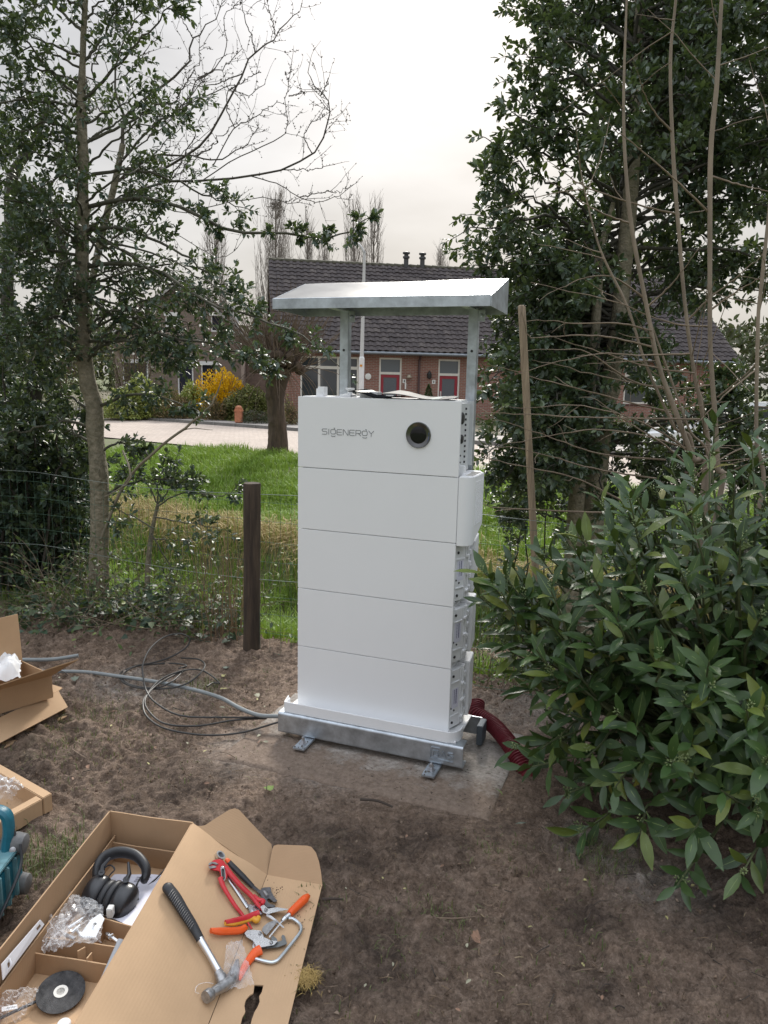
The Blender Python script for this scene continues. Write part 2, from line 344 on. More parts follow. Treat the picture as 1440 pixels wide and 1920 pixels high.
# ---------------------------------------------------------------- slab under the cabinet
def slab():
    m = bpy.data.materials.new('slab_concrete'); m.use_nodes = True; t = m.node_tree; b = t.nodes['Principled BSDF']; b.inputs['Roughness'].default_value = .95; b.inputs['Specular IOR Level'].default_value = .15
    tcn = N(t, 'ShaderNodeTexCoord'); v = tcn.outputs['Object']; s = N(t, 'ShaderNodeSeparateXYZ'); t.links.new(v, s.inputs[0])
    def noise(sc, det=7, ro=.65):
        n = N(t, 'ShaderNodeTexNoise'); n.inputs['Scale'].default_value = sc; n.inputs['Detail'].default_value = det; n.inputs['Roughness'].default_value = ro; t.links.new(v, n.inputs['Vector']); return n.outputs['Fac']
    c = mixc(t, noise(9, 9, .75), (.22, .185, .155), (.46, .435, .405)); c = mixc(t, mth(t, 'MULTIPLY', noise(90, 4), .5), c, (.2, .185, .165))
    # earth trodden over the front and the left end of the slab
    e = mth(t, 'ADD', mth(t, 'MULTIPLY', s.outputs[1], -3.2), mth(t, 'MULTIPLY', noise(7, 9, .75), 2.4))
    e = mth(t, 'ADD', e, mth(t, 'MULTIPLY', mth(t, 'MINIMUM', s.outputs[0], .25), -1.2)); 
    r = N(t, 'ShaderNodeMapRange'); r.inputs[1].default_value = 1.05; r.inputs[2].default_value = 1.55; t.links.new(e, r.inputs[0])
    c = mixc(t, mth(t, 'MULTIPLY', r.outputs[0], .88), c, mixc(t, noise(14), (.13, .095, .072), (.22, .165, .128)))
    n4 = N(t, 'ShaderNodeMapRange'); n4.inputs[1].default_value = .68; n4.inputs[2].default_value = .72; t.links.new(noise(55, 2, .5), n4.inputs[0])
    c = mixc(t, mth(t, 'MULTIPLY', n4.outputs[0], .8), c, (.06, .045, .036))
    g_ = N(t, 'ShaderNodeMapRange'); g_.inputs[1].default_value = .36; g_.inputs[2].default_value = .64; t.links.new(noise(48, 8, .75), g_.inputs[0]); c = mixc(t, 1., c, mixc(t, g_.outputs[0], (.74, .72, .70), (1.25, 1.25, 1.25)), 'MULTIPLY')
    t.links.new(c, b.inputs['Base Color'])
    bp = N(t, 'ShaderNodeBump'); bp.inputs['Strength'].default_value = .8; bp.inputs['Distance'].default_value = .012; t.links.new(noise(60), bp.inputs['Height']); t.links.new(bp.outputs[0], b.inputs['Normal'])
    M = MB(); nx, ny = 70, 46; V = []; F = []
    for j in range(ny + 1):
        for i in range(nx + 1):
            x = -.25 + 1.31 * i / nx; y = -.38 + .83 * j / ny
            e = min(i, nx - i, j, ny - j); z = .007 + .006 * float(fbm(np.array(x), np.array(y), 7, 3)) - (.05 if e == 0 else (.004 + .012 * float(vn(np.array(x * 22), np.array(y * 22))) if e == 1 else 0))
            k = .012 * float(fbm(np.array(x + 4), np.array(y), 9, 2)) if e < 2 else 0
            V.append((x + k, y + k, z))
    for j in range(ny):
        for i in range(nx): a = j * (nx + 1) + i; F.append((a, a + 1, a + nx + 2, a + nx + 1))
    o = M.add(V, F).build('concrete_slab', m, smooth=40); o.location = C0; o.rotation_euler = (0, 0, -YAW); o['kind'] = 'structure'
slab()
# ---------------------------------------------------------------- houses across the street
GLASS = mat('window_glass', (.035, .042, .05), .06, spec=.9)
WHITEP = mat('white_paint', (.74, .71, .64), .5, var=.06)
def wall_cells(M, x0, x1, z0, z1, ops, y0, y1, mi=0):
    xs = sorted({x0, x1, *[o[0] for o in ops], *[o[1] for o in ops]}); zs = sorted({z0, z1, *[o[2] for o in ops], *[o[3] for o in ops]})
    for a, b in zip(xs, xs[1:]):
        for c, d in zip(zs, zs[1:]):
            if not any(o[0] - 1e-6 <= a and b <= o[1] + 1e-6 and o[2] - 1e-6 <= c and d <= o[3] + 1e-6 for o in ops): M.box(a, b, y0, y1, c, d, mi)
def frame(M, x0, x1, z0, z1, t, y0, y1, mi=0):
    M.box(x0, x0 + t, y0, y1, z0, z1, mi); M.box(x1 - t, x1, y0, y1, z0, z1, mi); M.box(x0 + t, x1 - t, y0, y1, z1 - t, z1, mi); M.box(x0 + t, x1 - t, y0, y1, z0, z0 + t, mi)
def brick_house():
    P0 = np.array([-4.45, 30.45, .13]); ang = math.atan2(.17, .985); e = np.array([math.cos(ang), math.sin(ang), 0]); n = np.array([-e[1], e[0], 0])
    H = thing('brick_house', 'long low red brick house with dark tiled roof and two red front doors', 'house', P0, ang)
    def fx(px, py):
        p = onpl(px, py, P0, n) - P0; return float(p @ e), float(p[2])
    bm_ = brickmat('red_brick', (.255, .105, .078), (.33, .15, .11), (.33, .28, .24), 1, .22, .068, .011, 'xz')
    L = 20.; EZ = 2.72; 
    win = (fx(563, 700)[0], fx(672.5, 700)[0], .75, fx(640, 669)[1]); d1 = (fx(711, 700)[0], fx(753, 700)[0], .02, fx(731, 671)[1]); d2 = (fx(821.7, 700)[0], fx(862, 700)[0], .02, fx(841, 674)[1])
    ops = [win, d1, d2, (11.2, 13.6, .8, 2.45), (15., 17.4, .8, 2.45)]
    M = MB(); wall_cells(M, 0, L, 0, EZ, ops, 0, .25); M.box(0, .25, .25, 9.5, 0, EZ); M.box(L - .25, L, .25, 9.5, 0, EZ); M.box(.25, L - .25, 9.25, 9.5, 0, EZ)
    for x in (0, L - .25): M.hexa([(x, 0, EZ), (x, 9.5, EZ), (x, 4.75, 6.6)], [(x + .25, 0, EZ), (x + .25, 9.5, EZ), (x + .25, 4.75, 6.6)])
    M.build('wall', bm_, H, fix=True, smooth=0)
    # roof: boards below, tiles laid in courses above
    ry, rz = 4.75, 6.72; sl = math.hypot(ry + .35, rz - EZ + .1)
    RO = mat('roof_board', (.05, .04, .035), .9)
    rf = MB().hexa([(-.2, -.35, EZ - .12), (L + .2, -.35, EZ - .12), (L + .2, ry, rz - .05), (-.2, ry, rz - .05)], [(-.2, -.35, EZ - .02), (L + .2, -.35, EZ - .02), (L + .2, ry, rz + .05), (-.2, ry, rz + .05)]).hexa([(-.2, ry, rz - .05), (L + .2, ry, rz - .05), (L + .2, 9.85, EZ - .12), (-.2, 9.85, EZ - .12)], [(-.2, ry, rz + .05), (L + .2, ry, rz + .05), (L + .2, 9.85, EZ - .02), (-.2, 9.85, EZ - .02)]).build('roof', RO, H)
    d = np.array([0, ry + .35, rz + .05 - (EZ - .02)]); d /= np.linalg.norm(d); up = np.array([0, -d[2], d[1]]); c0 = np.array([-.2, -.38, EZ])
    V = []; F = []; prof = [(0, .0), (.06, .035), (.13, .045), (.19, .02), (.24, .0), (.30, .006)]; rows = int(sl / .31)
    for r_ in range(rows):
        for k in range(int((L + .4) / .3)):
            b0 = len(V); j = rng.normal(0, .0028); tilt = rng.normal(0, .0018)
            for (q, hh) in ((0, .052 + j), (.36, .012 + j)):
                for (a, zz) in prof: V.append(c0 + np.array([k * .3 + a, 0, 0]) + d * (r_ * .31 + q) + up * (zz + hh + tilt))
            for (a, zz) in prof: V.append(c0 + np.array([k * .3 + a, 0, 0]) + d * (r_ * .31) + up * (zz + .025 + j))
            for i in range(5): F.append((b0 + i, b0 + i + 1, b0 + 7 + i, b0 + 6 + i)); F.append((b0 + 12 + i, b0 + 13 + i, b0 + 1 + i, b0 + i))
    tm = leafmat('roof_tile', (.048, .040, .041), (.07, .058, .058), (.085, .072, .068), rough=.75, transl=0, back=(.06, .05, .05), spec=.25)
    t = fast('roof_tile', np.array(V), F, [tm], H, world=False); t['kind'] = 'stuff'
    M = MB()
    for i in range(int((L + .4) / .36)): M.tube([(-.2 + i * .36, ry, rz + .09), (.2 + i * .36, ry, rz + .075)], [.12, .105], 8)
    q = M.build('ridge_tile', mat('ridge_moss', (.07, .066, .045), .9, var=.5, vscale=6), H); q['kind'] = 'stuff'
    for px in (757, 792):
        x = fx(px, 500)[0] + 1.0
        MB().lathe([(.11, 0), (.11, .42), (.16, .44), (.16, .52), (.1, .54), (.1, .62), (.17, .63), (.17, .7), (.02, .74)], (x, ry - .1, rz), n=12).build('flue_pipe', mat('flue', (.06, .06, .062), .6), H)
    MB().tube([(-.2, -.42, EZ - .06), (L + .2, -.42, EZ - .06)], .065, 10).build('gutter', mat('zinc_gutter', (.22, .24, .26), .45, metal=.5), H)
    x = fx(785, 700)[0]; MB().tube([(x, -.4, EZ - .06), (x, -.08, EZ - .3), (x, -.06, 0)], .045, 8).build('drainpipe', mat('drainpipe_brown', (.09, .05, .05), .5), H)
    # window bank
    def window(x0, x1, z0, z1, muls, tr):
        M = MB(); frame(M, x0, x1, z0, z1, .07, .02, .12); 
        for m_ in muls: M.box(m_ - .045, m_ + .045, .02, .115, z0 + .07, z1 - .07)
        es = [x0, *muls, x1]
        for a, b in zip(es, es[1:]): M.box(a + .045, b - .045, .022, .11, tr - .06, tr + .06)
        W = M.build('window', WHITEP, H, smooth=0)
        MB().box(x0 + .05, x1 - .05, .075, .085, z0 + .05, z1 - .05).build('pane', GLASS, W)
        MB().box(x0 - .06, x1 + .06, -.05, .06, z0 - .07, z0 - .005).build('sill', mat('sill_tile', (.12, .06, .05), .6), W)
        C = MB()
        for k in range(14):
            xx = x0 + .1 + (x1 - x0 - .2) * k / 13; C.box(xx, xx + .09, .16 + .03 * (k % 2), .17 + .03 * (k % 2), z0 + .1, z1 - .1) if k % 5 in (0, 1) else None
        C.build('curtain', mat('curtain_cloth', (.5, .48, .44), .9), W)
    window(*win, [fx(598.5, 700)[0], fx(634, 700)[0]], fx(610, 689)[1]); window(11.2, 13.6, .8, 2.45, [12.4], 2.0); window(15, 17.4, .8, 2.45, [16.2], 2.0)
    RED = mat('red_door_paint', (.30, .018, .035), .35, var=.08); FROST = mat('frosted_glass', (.10, .11, .125), .35, spec=.6, var=.2, vscale=30)
    for (x0, x1, z0, z1), lit in ((d1, 0), (d2, 1)):
        M = MB(); frame(M, x0, x1, z0, z1, .065, .02, .13); zt = z1 - .62; M.box(x0 + .065, x1 - .065, .022, .125, zt - .05, zt + .05)
        D = M.build('door', WHITEP, H, smooth=0)
        MB().box(x0 + .065, x1 - .065, .07, .08, zt + .05, z1 - .065).build('transom_pane', mat('transom_glass', (.10, .115, .13), .12, spec=.8), D)
        M = MB(); M.box(x0 + .075, x0 + .19, .05, .1, .03, zt - .055); M.box(x1 - .19, x1 - .075, .05, .1, .03, zt - .055); M.box(x0 + .19, x1 - .19, .05, .1, zt - .17, zt - .055); M.box(x0 + .19, x1 - .19, .05, .1, .03, .45)
        M.build('door_leaf', RED, D, smooth=0)
        MB().box(x0 + .19, x1 - .19, .07, .08, .45, zt - .17).build('door_pane', FROST, D)
        hx = x1 - .13 if not lit else x0 + .13
        MB().box(hx - .03, hx + .03, -.0, .048, .95, 1.18).box(hx - .012, hx + .012, -.05, 0, 1.08, 1.11).build('handle', mat('door_steel', (.6, .6, .6), .3, metal=1), D)
        if not lit: MB().box((x0 + x1) / 2 - .16, (x0 + x1) / 2 + .16, .03, .049, .92, .99).build('letter_flap', mat('letter_white', (.8, .8, .8), .4), D)
    for px, py, c in ((766, 706, 0), (804, 704, 1)):
        x, z = fx(px, py)
        M = MB(); M.box(x - .05, x + .05, -.03, 0, z - .08, z + .08)
        if c: M.lathe([(.03, -.14), (.09, -.1), (.1, .06), (.04, .16), (.015, .2)], (x, -.12, z), n=8)
        else: M.lathe([(.12, -.04), (.10, .02), (.08, .06), (.03, .08)], (x, -.12, z), n=10)
        M.build('wall_lamp', mat('lamp_dark%d' % c, (.03, .03, .03) if c else (.35, .3, .22), .4, metal=.3), H)
    for px, py, w_ in ((758, 714.5, 'x'), (813, 716, 'x')):
        x, z = fx(px, py); s_ = MB().box(x - .07, x + .07, -.025, -.002, z - .085, z + .085).build('number_plate', mat('plate_white', (.8, .79, .75), .5), H)
        MB().box(x - .02, x + .02, -.03, -.0255, z - .05, z + .05).build('digit', mat('digit_dark', (.08, .08, .08), .5), s_)
    x, z = fx(760, 724); MB().box(x - .03, x + .03, -.04, -.002, z - .12, z + .12).build('bell_push', mat('plate_white', (.8, .8, .8)), H)
    x, z = fx(690, 706); MB().lathe([(.11, 0), (.13, .03), (.05, .05)], (x, -.01, z), (0, -1, 0), 12).build('wall_ornament', mat('plate_white', (.8, .8, .8)), H)
    # clipped cone shrub by the door
    p = onpl(804, 726, P0 - n * .9, n); b = P0 + e * ((p - P0) @ e) - n * .9
    return H, b
BH, CONE_B = brick_house()
def brown_house():
    P0 = at(222, 770, 38.); P0[2] = .15; ang = R(6); e = np.array([math.cos(ang), math.sin(ang), 0]); n = np.array([-e[1], e[0], 0])
    H = thing('brown_house', 'brown brick gable house behind the yellow shrub and the holly branches', 'house', P0, ang)
    def fx(px, py):
        p = onpl(px, py, P0, n) - P0; return float(p @ e), float(p[2])
    bm_ = brickmat('brown_brick', (.20, .148, .12), (.26, .195, .16), (.24, .21, .185), 1, .22, .068, .011, 'xz')
    xr = fx(452, 700)[0]; ez = fx(430, 632)[1]; xl = -.1; xm = fx(335, 600)[0]; pz = fx(340, 528)[1]
    wn = [(fx(333, 700)[0], fx(362.5, 700)[0], fx(340, 770)[1], fx(345, 677)[1]), (fx(377, 700)[0], fx(407, 700)[0], fx(390, 770)[1], fx(390, 680)[1]), (fx(230, 700)[0], fx(278, 700)[0], fx(250, 745)[1], fx(250, 676)[1])]
    wu = [(fx(310, 600)[0], fx(334, 600)[0], fx(320, 613)[1], fx(320, 588)[1]), (fx(395, 600)[0], fx(418, 600)[0], fx(405, 622)[1], fx(405, 588)[1])]
    M = MB(); wall_cells(M, xl, xr, 0, ez, wn, 0, .25); wall_cells(M, xl + .9, xr - .55, ez, fx(320, 580)[1], wu, 0, .25); tz_ = fx(320, 580)[1]
    M.hexa([(xl + .9, 0, tz_), (xr - .55, 0, tz_), (xm + .3, 0, pz)], [(xl + .9, .25, tz_), (xr - .55, .25, tz_), (xm + .3, .25, pz)]); M.box(xl, xl + .25, .25, 8, 0, ez); M.box(xr - .25, xr, .25, 8, 0, ez)
    M.build('wall', bm_, H, smooth=0)
    dk = brickmat('dark_roof', (.05, .043, .042), (.075, .065, .063), (.02, .018, .018), 1, .3, .31, .02, 'xz', bump=.6)
    M = MB(); a = (xl - .3, ez - .35); b = (xm + .3, pz + .12); c_ = (xr + .3, ez - .1)
    for p, q in ((a, b), (b, c_)): M.hexa([(p[0], -.3, p[1]), (q[0], -.3, q[1]), (q[0], 8.3, q[1]), (p[0], 8.3, p[1])], [(p[0], -.3, p[1] + .2), (q[0], -.3, q[1] + .2), (q[0], 8.3, q[1] + .2), (p[0], 8.3, p[1] + .2)])
    rf = M.build('roof', dk, H, smooth=0)
    M = MB()
    for p, q in ((a, b), (b, c_)): M.hexa([(p[0], -.36, p[1] - .02), (q[0], -.36, q[1] - .02), (q[0], -.31, q[1] - .02), (p[0], -.31, p[1] - .02)], [(p[0], -.36, p[1] + .12), (q[0], -.36, q[1] + .12), (q[0], -.31, q[1] + .12), (p[0], -.31, p[1] + .12)])
    M.build('fascia', mat('fascia_grey', (.42, .41, .39), .6), rf, smooth=0)
    SCR = mat('sun_screen', (.012, .014, .03), .7)
    for k, (x0, x1, z0, z1) in enumerate(wn + wu):
        M = MB(); frame(M, x0, x1, z0, z1, .07, .02, .12); M.box(x0 - .05, x1 + .05, -.1, .02, z1 - .12, z1 + .06); Wd = M.build('window', mat('white_frame', (.78, .78, .77), .5), H, smooth=0)
        if k == 2: M = MB(); M.box(x0 + .06, x1 - .06, .06, .07, z0, z1 - .05); M.build('pane', GLASS, Wd)
        else: MB().box(x0 + .06, x1 - .06, .05, .06, z0 + .05, z1 - .05).build('sun_screen', SCR, Wd)
    # white boarded wing on the right
    x0, z0 = fx(418, 632); x1, z1 = fx(446, 572)
    M = MB(); k = 0; x = x0
    while x < x1 - .01: M.box(x, min(x + .17, x1), .3, .42 + .015 * (k % 2), ez - .1, z1); x += .175; k += 1
    M.build('board_cladding', mat('white_board', (.66, .66, .64), .6), H, smooth=0)
    MB().box(xr + .02, xr + 1.9, 3, 8, 0, 2.6).build('side_wing', bm_, H)
brown_house()
# ---------------------------------------------------------------- street lamp
def lamp():
    b = at(676, 790, 23.6); b[2] = .1; top = at(682.5, 452, 23.6)
    L = thing('street_lamp', 'pale grey street lamp post with curved arm rising behind the metal canopy', 'street lamp', b)
    k = (top - b); kink = b + k * ((at(678, 672, 23.6)[2] - b[2]) / k[2])
    MB().tube([b, kink], .085, 14).tube([kink, kink + k * .01], [.085, .062], 14).build('pole_base', mat('lamp_white', (.66, .66, .66), .5, var=.08), L, world=True)
    t2 = at(683, 490, 23.6)
    arm = spline([kink, t2, at(682, 474, 23.6), at(676, 462, 23.6), at(667, 454.5, 23.6)], 26)
    MB().tube(arm, np.concatenate([np.linspace(.062, .045, 6), np.full(20, .04)]), 10).build('pole', mat('lamp_grey', (.50, .50, .50), .5), L, world=True)
    h0 = arm[-1]; d = nrm(at(657, 450.5, 23.6) - h0)
    MB().tube([h0 - d * .05, h0 + d * .03, h0 + d * .15, h0 + d * .26, h0 + d * .32], [.045, .085, .1, .075, .03], 10, flat=.55, up=(0, 1, 0)).build('lamp_head', mat('lamp_head_grey', (.22, .22, .22), .5), L, world=True)
    p = at(677.5, 685.5, 23.5); MB().box(p[0] - .05, p[0] + .03, p[1] - .01, p[1] + .005, p[2] - .03, p[2] + .03).build('sticker', mat('sticker_orange', (.6, .25, .03), .6), L, world=True)
lamp()
# ---------------------------------------------------------------- kerbside bits
gb = at(448, 790, 26.8); gb[2] = .12
T = thing('brick_post', 'small orange terracotta post beside the pavement below the yellow shrub', 'post', gb)
MB().box(-.13, .13, -.13, .13, 0, .5).box(-.15, .15, -.15, .15, .38, .44).lathe([(.13, .5), (.12, .56), (.05, .6)], n=10).build('shaft', mat('terracotta', (.42, .17, .09), .8, var=.25, vscale=12), T, bevel=.015)
def garden_wall():
    T = thing('garden_edging', 'low grey brick edging wall in front of the garden shrubs', 'garden wall', (0, 0, .12), math.atan2(RD[1], RD[0]))
    m = leafmat('edging_brick', (.15, .13, .115), (.24, .21, .185), rough=.9, transl=0, back=(.2, .18, .16), spec=.2)
    b0 = MB().box(0, .2, 0, .1, 0, .115).build('brick', m, T, bevel=.006)
    p0 = gp(230, 776); t0 = float(p0[:2] @ RD); first = True
    for r_ in range(2):
        for i in range(44):
            q = b0 if first else b0.copy()
            if not first: COL.objects.link(q); q.parent = T
            first = False; q.location = (-30.6 + i * .214 + .1 * r_, S_PAV + .03, .122 * r_)
garden_wall()
# ================================================================== CABINET
WH = mat('cabinet_white', (.80, .81, .825), .42, var=.012, vscale=3, bump=.04, bscale=900, spec=.45)
WH2 = mat('plastic_white', (.74, .75, .76), .5)
GALV = mat('galvanised_steel', (.46, .50, .54), .42, metal=.85, var=.3, vscale=16, bump=.1, bscale=35, stretch=(1, 1, 1), dist=.004)
SHEETM = mat('canopy_sheet', (.20, .20, .198), .32, metal=1., var=.12, vscale=5, bump=.12, bscale=9, dist=.006)
DARK = mat('dark_gap', (.03, .03, .032), .7)
BOLT = mat('bolt_steel', (.5, .5, .52), .35, metal=.9, var=.2, vscale=60)
MW, MD = .767, .25; ZB, MH, TH = .170, .2895, .3243
CAB = thing('battery_cabinet', 'tall white stacked battery cabinet with round black display, standing under the metal canopy', 'battery cabinet', C0, -YAW)
def rrect(x0, x1, z0, z1, r, n=5):
    P = []
    for cx, cz, a in ((x1 - r, z0 + r, -90), (x1 - r, z1 - r, 0), (x0 + r, z1 - r, 90), (x0 + r, z0 + r, 180)):
        for i in range(n + 1):
            t = R(a + 90 * i / n); P.append((cx + r * math.cos(t), cz + r * math.sin(t)))
    return P
def panel(M, x0, x1, z0, z1, y0, y1, r, mi=0):
    P = rrect(x0, x1, z0, z1, r); M.hexa([(x, y1, z) for x, z in P], [(x, y0, z) for x, z in P], mi)
def heat_side(M, x, z0, z1):
    pass
protos = {}
def battery_module(z0, h, first):
    b = MB().box(.012, MW - .012, .014, MD, z0 + .004, z0 + h - .004).build('battery_module', WH2, CAB, bevel=.004)
    M = MB(); panel(M, 0, MW, z0 + .0012, z0 + h - .0012, 0, .013, .003); M.build('front_panel', WH, b, bevel=.0015)
    # the open right flank: flange, slanting label plate, two rails with clips, heat sink block standing proud
    x = MW - .03; fx_ = lambda y: MW - .006 + (y - .028) * .42
    def slant(M, ya, yb, za, zb, o0, o1):
        q = lambda y, z, o: (fx_(y) + o * .92, y - o * .39, z)
        M.hexa([q(ya, za, o0), q(yb, za, o0), q(yb, zb, o0), q(ya, zb, o0)], [q(ya, za, o1), q(yb, za, o1), q(yb, zb, o1), q(ya, zb, o1)])
    zl, zh = z0 + .018, z0 + h - .022
    M = MB(); M.box(x, MW - .001, .016, .025, z0 + .006, z0 + h - .006); slant(M, .028, .092, zl, zh, -.03, 0)
    for zz in (zl + .055, zh - .063): slant(M, .030, .090, zz, zz + .008, 0, .004)
    M.build('flank_plate', WH, b, bevel=.0015)
    M = MB()
    for y, w_ in ((.098, .024), (.118, .030)): M.box(x, MW + w_, y, y + .012, zl, zh)
    for k in range(3): M.box(x, MW + .034, .100, .131, z0 + .05 + k * .08, z0 + .060 + k * .08)
    M.build('flank_rail', WH, b, bevel=.0015)
    M = MB()
    for k in range(9):
        zz = zl + k * (zh - zl) / 9; M.box(x, MW + .026 + .008 * (k % 2), .138, .166, zz, zz + (zh - zl) / 9 - .002)
    M.hexa([(x, .170, zl + .012), (x, .245, zl + .05), (x, .245, zh + .03), (x, .170, zh + .004)], [(MW + .046, .170, zl + .012), (MW + .046, .245, zl + .05), (MW + .046, .245, zh + .03), (MW + .046, .170, zh + .004)])
    M.build('heat_sink', WH, b, bevel=.003)
    M = MB(); nq = nrm((.92, -.39, 0))
    for zz in (zl + .025, zh - .028): M.lathe([(.0062, 0), (.0062, .004), (.003, .0045)], (fx_(.045), .045, zz), nq, 10)
    M.lathe([(.0045, 0), (.0045, .004)], (fx_(.034), .034, z0 + .115), nq, 8); M.lathe([(.0045, 0), (.0045, .003)], (fx_(.056), .056, z0 + .100), nq, 8)
    M.build('flank_screw', mat('screw_dark', (.05, .05, .055), .4, metal=.6), b)
    # paper label with print
    M = MB(); slant(M, .040, .084, z0 + .11, z0 + .205, 0, .0009); lb = M.build('paper_label', mat('label_paper', (.70, .70, .80), .6), b)
    M = MB(); zz = z0 + .13
    while zz < z0 + .198:
        d = float(rng.uniform(.003, .007)); slant(M, .066, .072, zz, zz + d, .0009, .0014); slant(M, .054, .058, zz, zz + d * .9, .0009, .0014); zz += d + .0016
    M.build('label_print', mat('print_blue', (.09, .09, .2), .6), b)
    # bolt heads peeping out on the left
    M = MB()
    for k in (.07, .2): M.lathe([(.007, 0), (.007, .012), (.004, .016)], (.001, .03, z0 + k), (-1, 0, 0), 8)
    M.build('side_bolt', WH2, b)
    return b
for i in range(4): battery_module(ZB + i * MH - (.028 if i == 0 else 0), MH + (.028 if i == 0 else 0), i == 0)
# inverter on top
z0 = ZB + 4 * MH; z1 = z0 + TH
b = MB().box(.012, MW - .028, .014, MD, z0 + .004, z1 - .003).build('power_module', WH2, CAB, bevel=.004)
M = MB(); panel(M, 0, MW, z0 + .0015, z1, 0, .013, .003); M.build('front_panel', WH, b, bevel=.0015)
M = MB(); M.box(MW - .028, MW - .018, .03, MD - .01, z0 + .01, z1 - .012); M.box(MW - .028, MW - .004, .016, .024, z0 + .006, z1 - .004); M.box(MW - .028, MW - .004, MD - .02, MD, z0 + .03, z1 - .004); M.build('flank_plate', mat('flank_grey', (.55, .57, .58), .5), b, bevel=.001)
for zz, r in ((z1 - .075, .026), (z1 - .165, .02)): MB().lathe([(r, 0), (r, .008), (r * .8, .012)], (MW - .018, .075, zz), (1, 0, 0), 18).build('cable_gland', mat('gland_black', (.02, .02, .022), .5), b)
M = MB()
for k in range(12): M.lathe([(.005, 0), (.005, .006)], (MW - .018, .15, z0 + .03 + k * .0235), (1, 0, 0), 8)
for zz in (z0 + .06, z0 + .09): M.lathe([(.004, 0), (.004, .012)], (MW - .018, .05, zz), (1, 0, 0), 8)
M.build('flank_screw', MATS['screw_dark'], b)
MB().box(MW - .02, MW + .012, .05, .085, z0 - .002, z0 + .045).box(MW - .02, MW + .02, .06, .15, z0 - .002, z0 + .012).build('latch', WH, b, bevel=.003)
# gaps between modules: a dark core set back behind the panel joints
MB().box(.02, MW - .04, .0125, .2, ZB + .01, z1 - .01).build('core', DARK, CAB)
# round display
DX, DZ = .582, 1.502
disp = MB().lathe([(.0565, -.004), (.0565, .004), (.054, .0075), (.046, .006), (.037, .002)], (DX, 0, DZ), (0, -1, 0), 56).build('round_display', mat('display_bezel', (.16, .16, .165), .2, metal=1.), CAB)
lens = MB().lathe([(.037, .001), (.037, .003), (.034, .0040), (.022, .0048), (.004, .0052)], (DX, 0, DZ), (0, -1, 0), 48).build('display_lens', mat('lens_black', (.006, .006, .008), .08, spec=.35), disp)
M = MB()
for k in range(10):
    t = R(-35 + 5 * k); t2 = R(-30 + 5 * k)
    M.hexa([(DX + .0490 * math.cos(a), -.0070, DZ + .0490 * math.sin(a)) for a in (t, t2)] + [(DX + .0530 * math.cos(a), -.0066, DZ + .0530 * math.sin(a)) for a in (t2, t)], [(DX + .0490 * math.cos(a), -.0070, DZ + .0490 * math.sin(a)) for a in (t, t2)] + [(DX + .0530 * math.cos(a), -.0066, DZ + .0530 * math.sin(a)) for a in (t2, t)])
M.build('status_band', mat('band_blue', (.02, .10, .42), .3), disp)
# lettering, stroke by stroke: SIGENERGY
def logo():
    M = MB(); x = .123; zb = 1.486; h = .024; s = .0025
    def st(pts, cl=False):
        pts = [(x + a * .024, -.0006, zb + c * h) for a, c in pts]
        if cl: pts.append(pts[0])
        for p, q in zip(pts, pts[1:]):
            p = np.array(p); q = np.array(q); d = nrm(q - p); nn = np.array([-d[2], 0, d[0]]) * s / 2; p = p - d * s * .35; q = q + d * s * .35
            M.hexa([p - nn, q - nn, q + nn, p + nn], [v + np.array([0, -.0007, 0]) for v in (p - nn, q - nn, q + nn, p + nn)])
    for ch in 'SIGENERGY':
        adv = 1.28
        if ch == 'S': st([(1, 1), (.16, 1), (0, .86), (0, .66), (.14, .53), (.86, .5), (1, .38), (1, .14), (.86, 0), (0, 0)])
        elif ch == 'I': st([(.1, 0), (.1, 1)]); adv = .5
        elif ch == 'G': st([(.2, .95), (0, .78), (0, .3), (.18, .12), (.82, .12), (1, .3), (1, .78), (.82, .95)], True); st([(.82, .95), (.82, 1.22), (.62, 1.22)]); st([(.1, -.22), (.22, -.34), (.8, -.34), (.95, -.22)])
        elif ch == 'E': st([(1, 1), (.16, 1), (0, .84), (0, .16), (.16, 0), (1, 0)]); st([(0, .5), (.92, .5)])
        elif ch == 'N': st([(0, 0), (0, 1), (.12, 1), (.92, 0), (1, 0), (1, 1)])
        elif ch == 'R': st([(0, 0), (0, 1), (.84, 1), (1, .86), (1, .6), (.84, .45), (.1, .45)]); st([(.5, .45), (1, 0)])
        elif ch == 'Y': st([(0, 1), (.5, .48), (1, 1)]); st([(.5, .48), (.5, 0)])
        x += adv * .024
    M.build('lettering', mat('logo_grey', (.22, .23, .245), .5), CAB, smooth=0)
logo()
# right side cover on the second module: rounded front corner, perforated flank, sloping foot
def side_cover():
    za, zb2 = ZB + 3 * MH - .012, ZB + 4 * MH + .004; W = .062
    P = [(MW + .001, 0.001)]; r = .05
    for i in range(9):
        t = R(-90 + 90 * i / 8); P.append((MW + .012 + r * math.cos(t), .002 + r + r * math.sin(t)))
    P += [(MW + W, .225), (MW + .001, .225)]
    M = MB(); n = len(P)
    def lv(z, k): return [(x, y, z + (k * max(0, (y - .11)) if k else 0)) for x, y in P]
    A = [(x, y, za + (max(0, y - .10) * .55)) for x, y in P]; B = [(x, y, zb2) for x, y in P]
    M.hexa(A, B); c = M.build('side_cover', WH, CAB, bevel=.003)
    M = MB()
    for k in range(24):
        for j in range(8):
            y = .072 + j * .0185; z = za + .085 + k * .0082
            if z < za + .03 + max(0, y - .1) * .6: continue
            M.box(MW + W - .001, MW + W + .0022, y, y + .0125, z, z + .0035)
    M.build('vent_rib', WH, c)
    M = MB()
    for j in range(7): M.box(MW + .012, MW + .052, .06 + j * .022, .068 + j * .022, zb2, zb2 + .003)
    M.build('top_slot', mat('slot_shadow', (.5, .48, .44), .6), c)
side_cover()
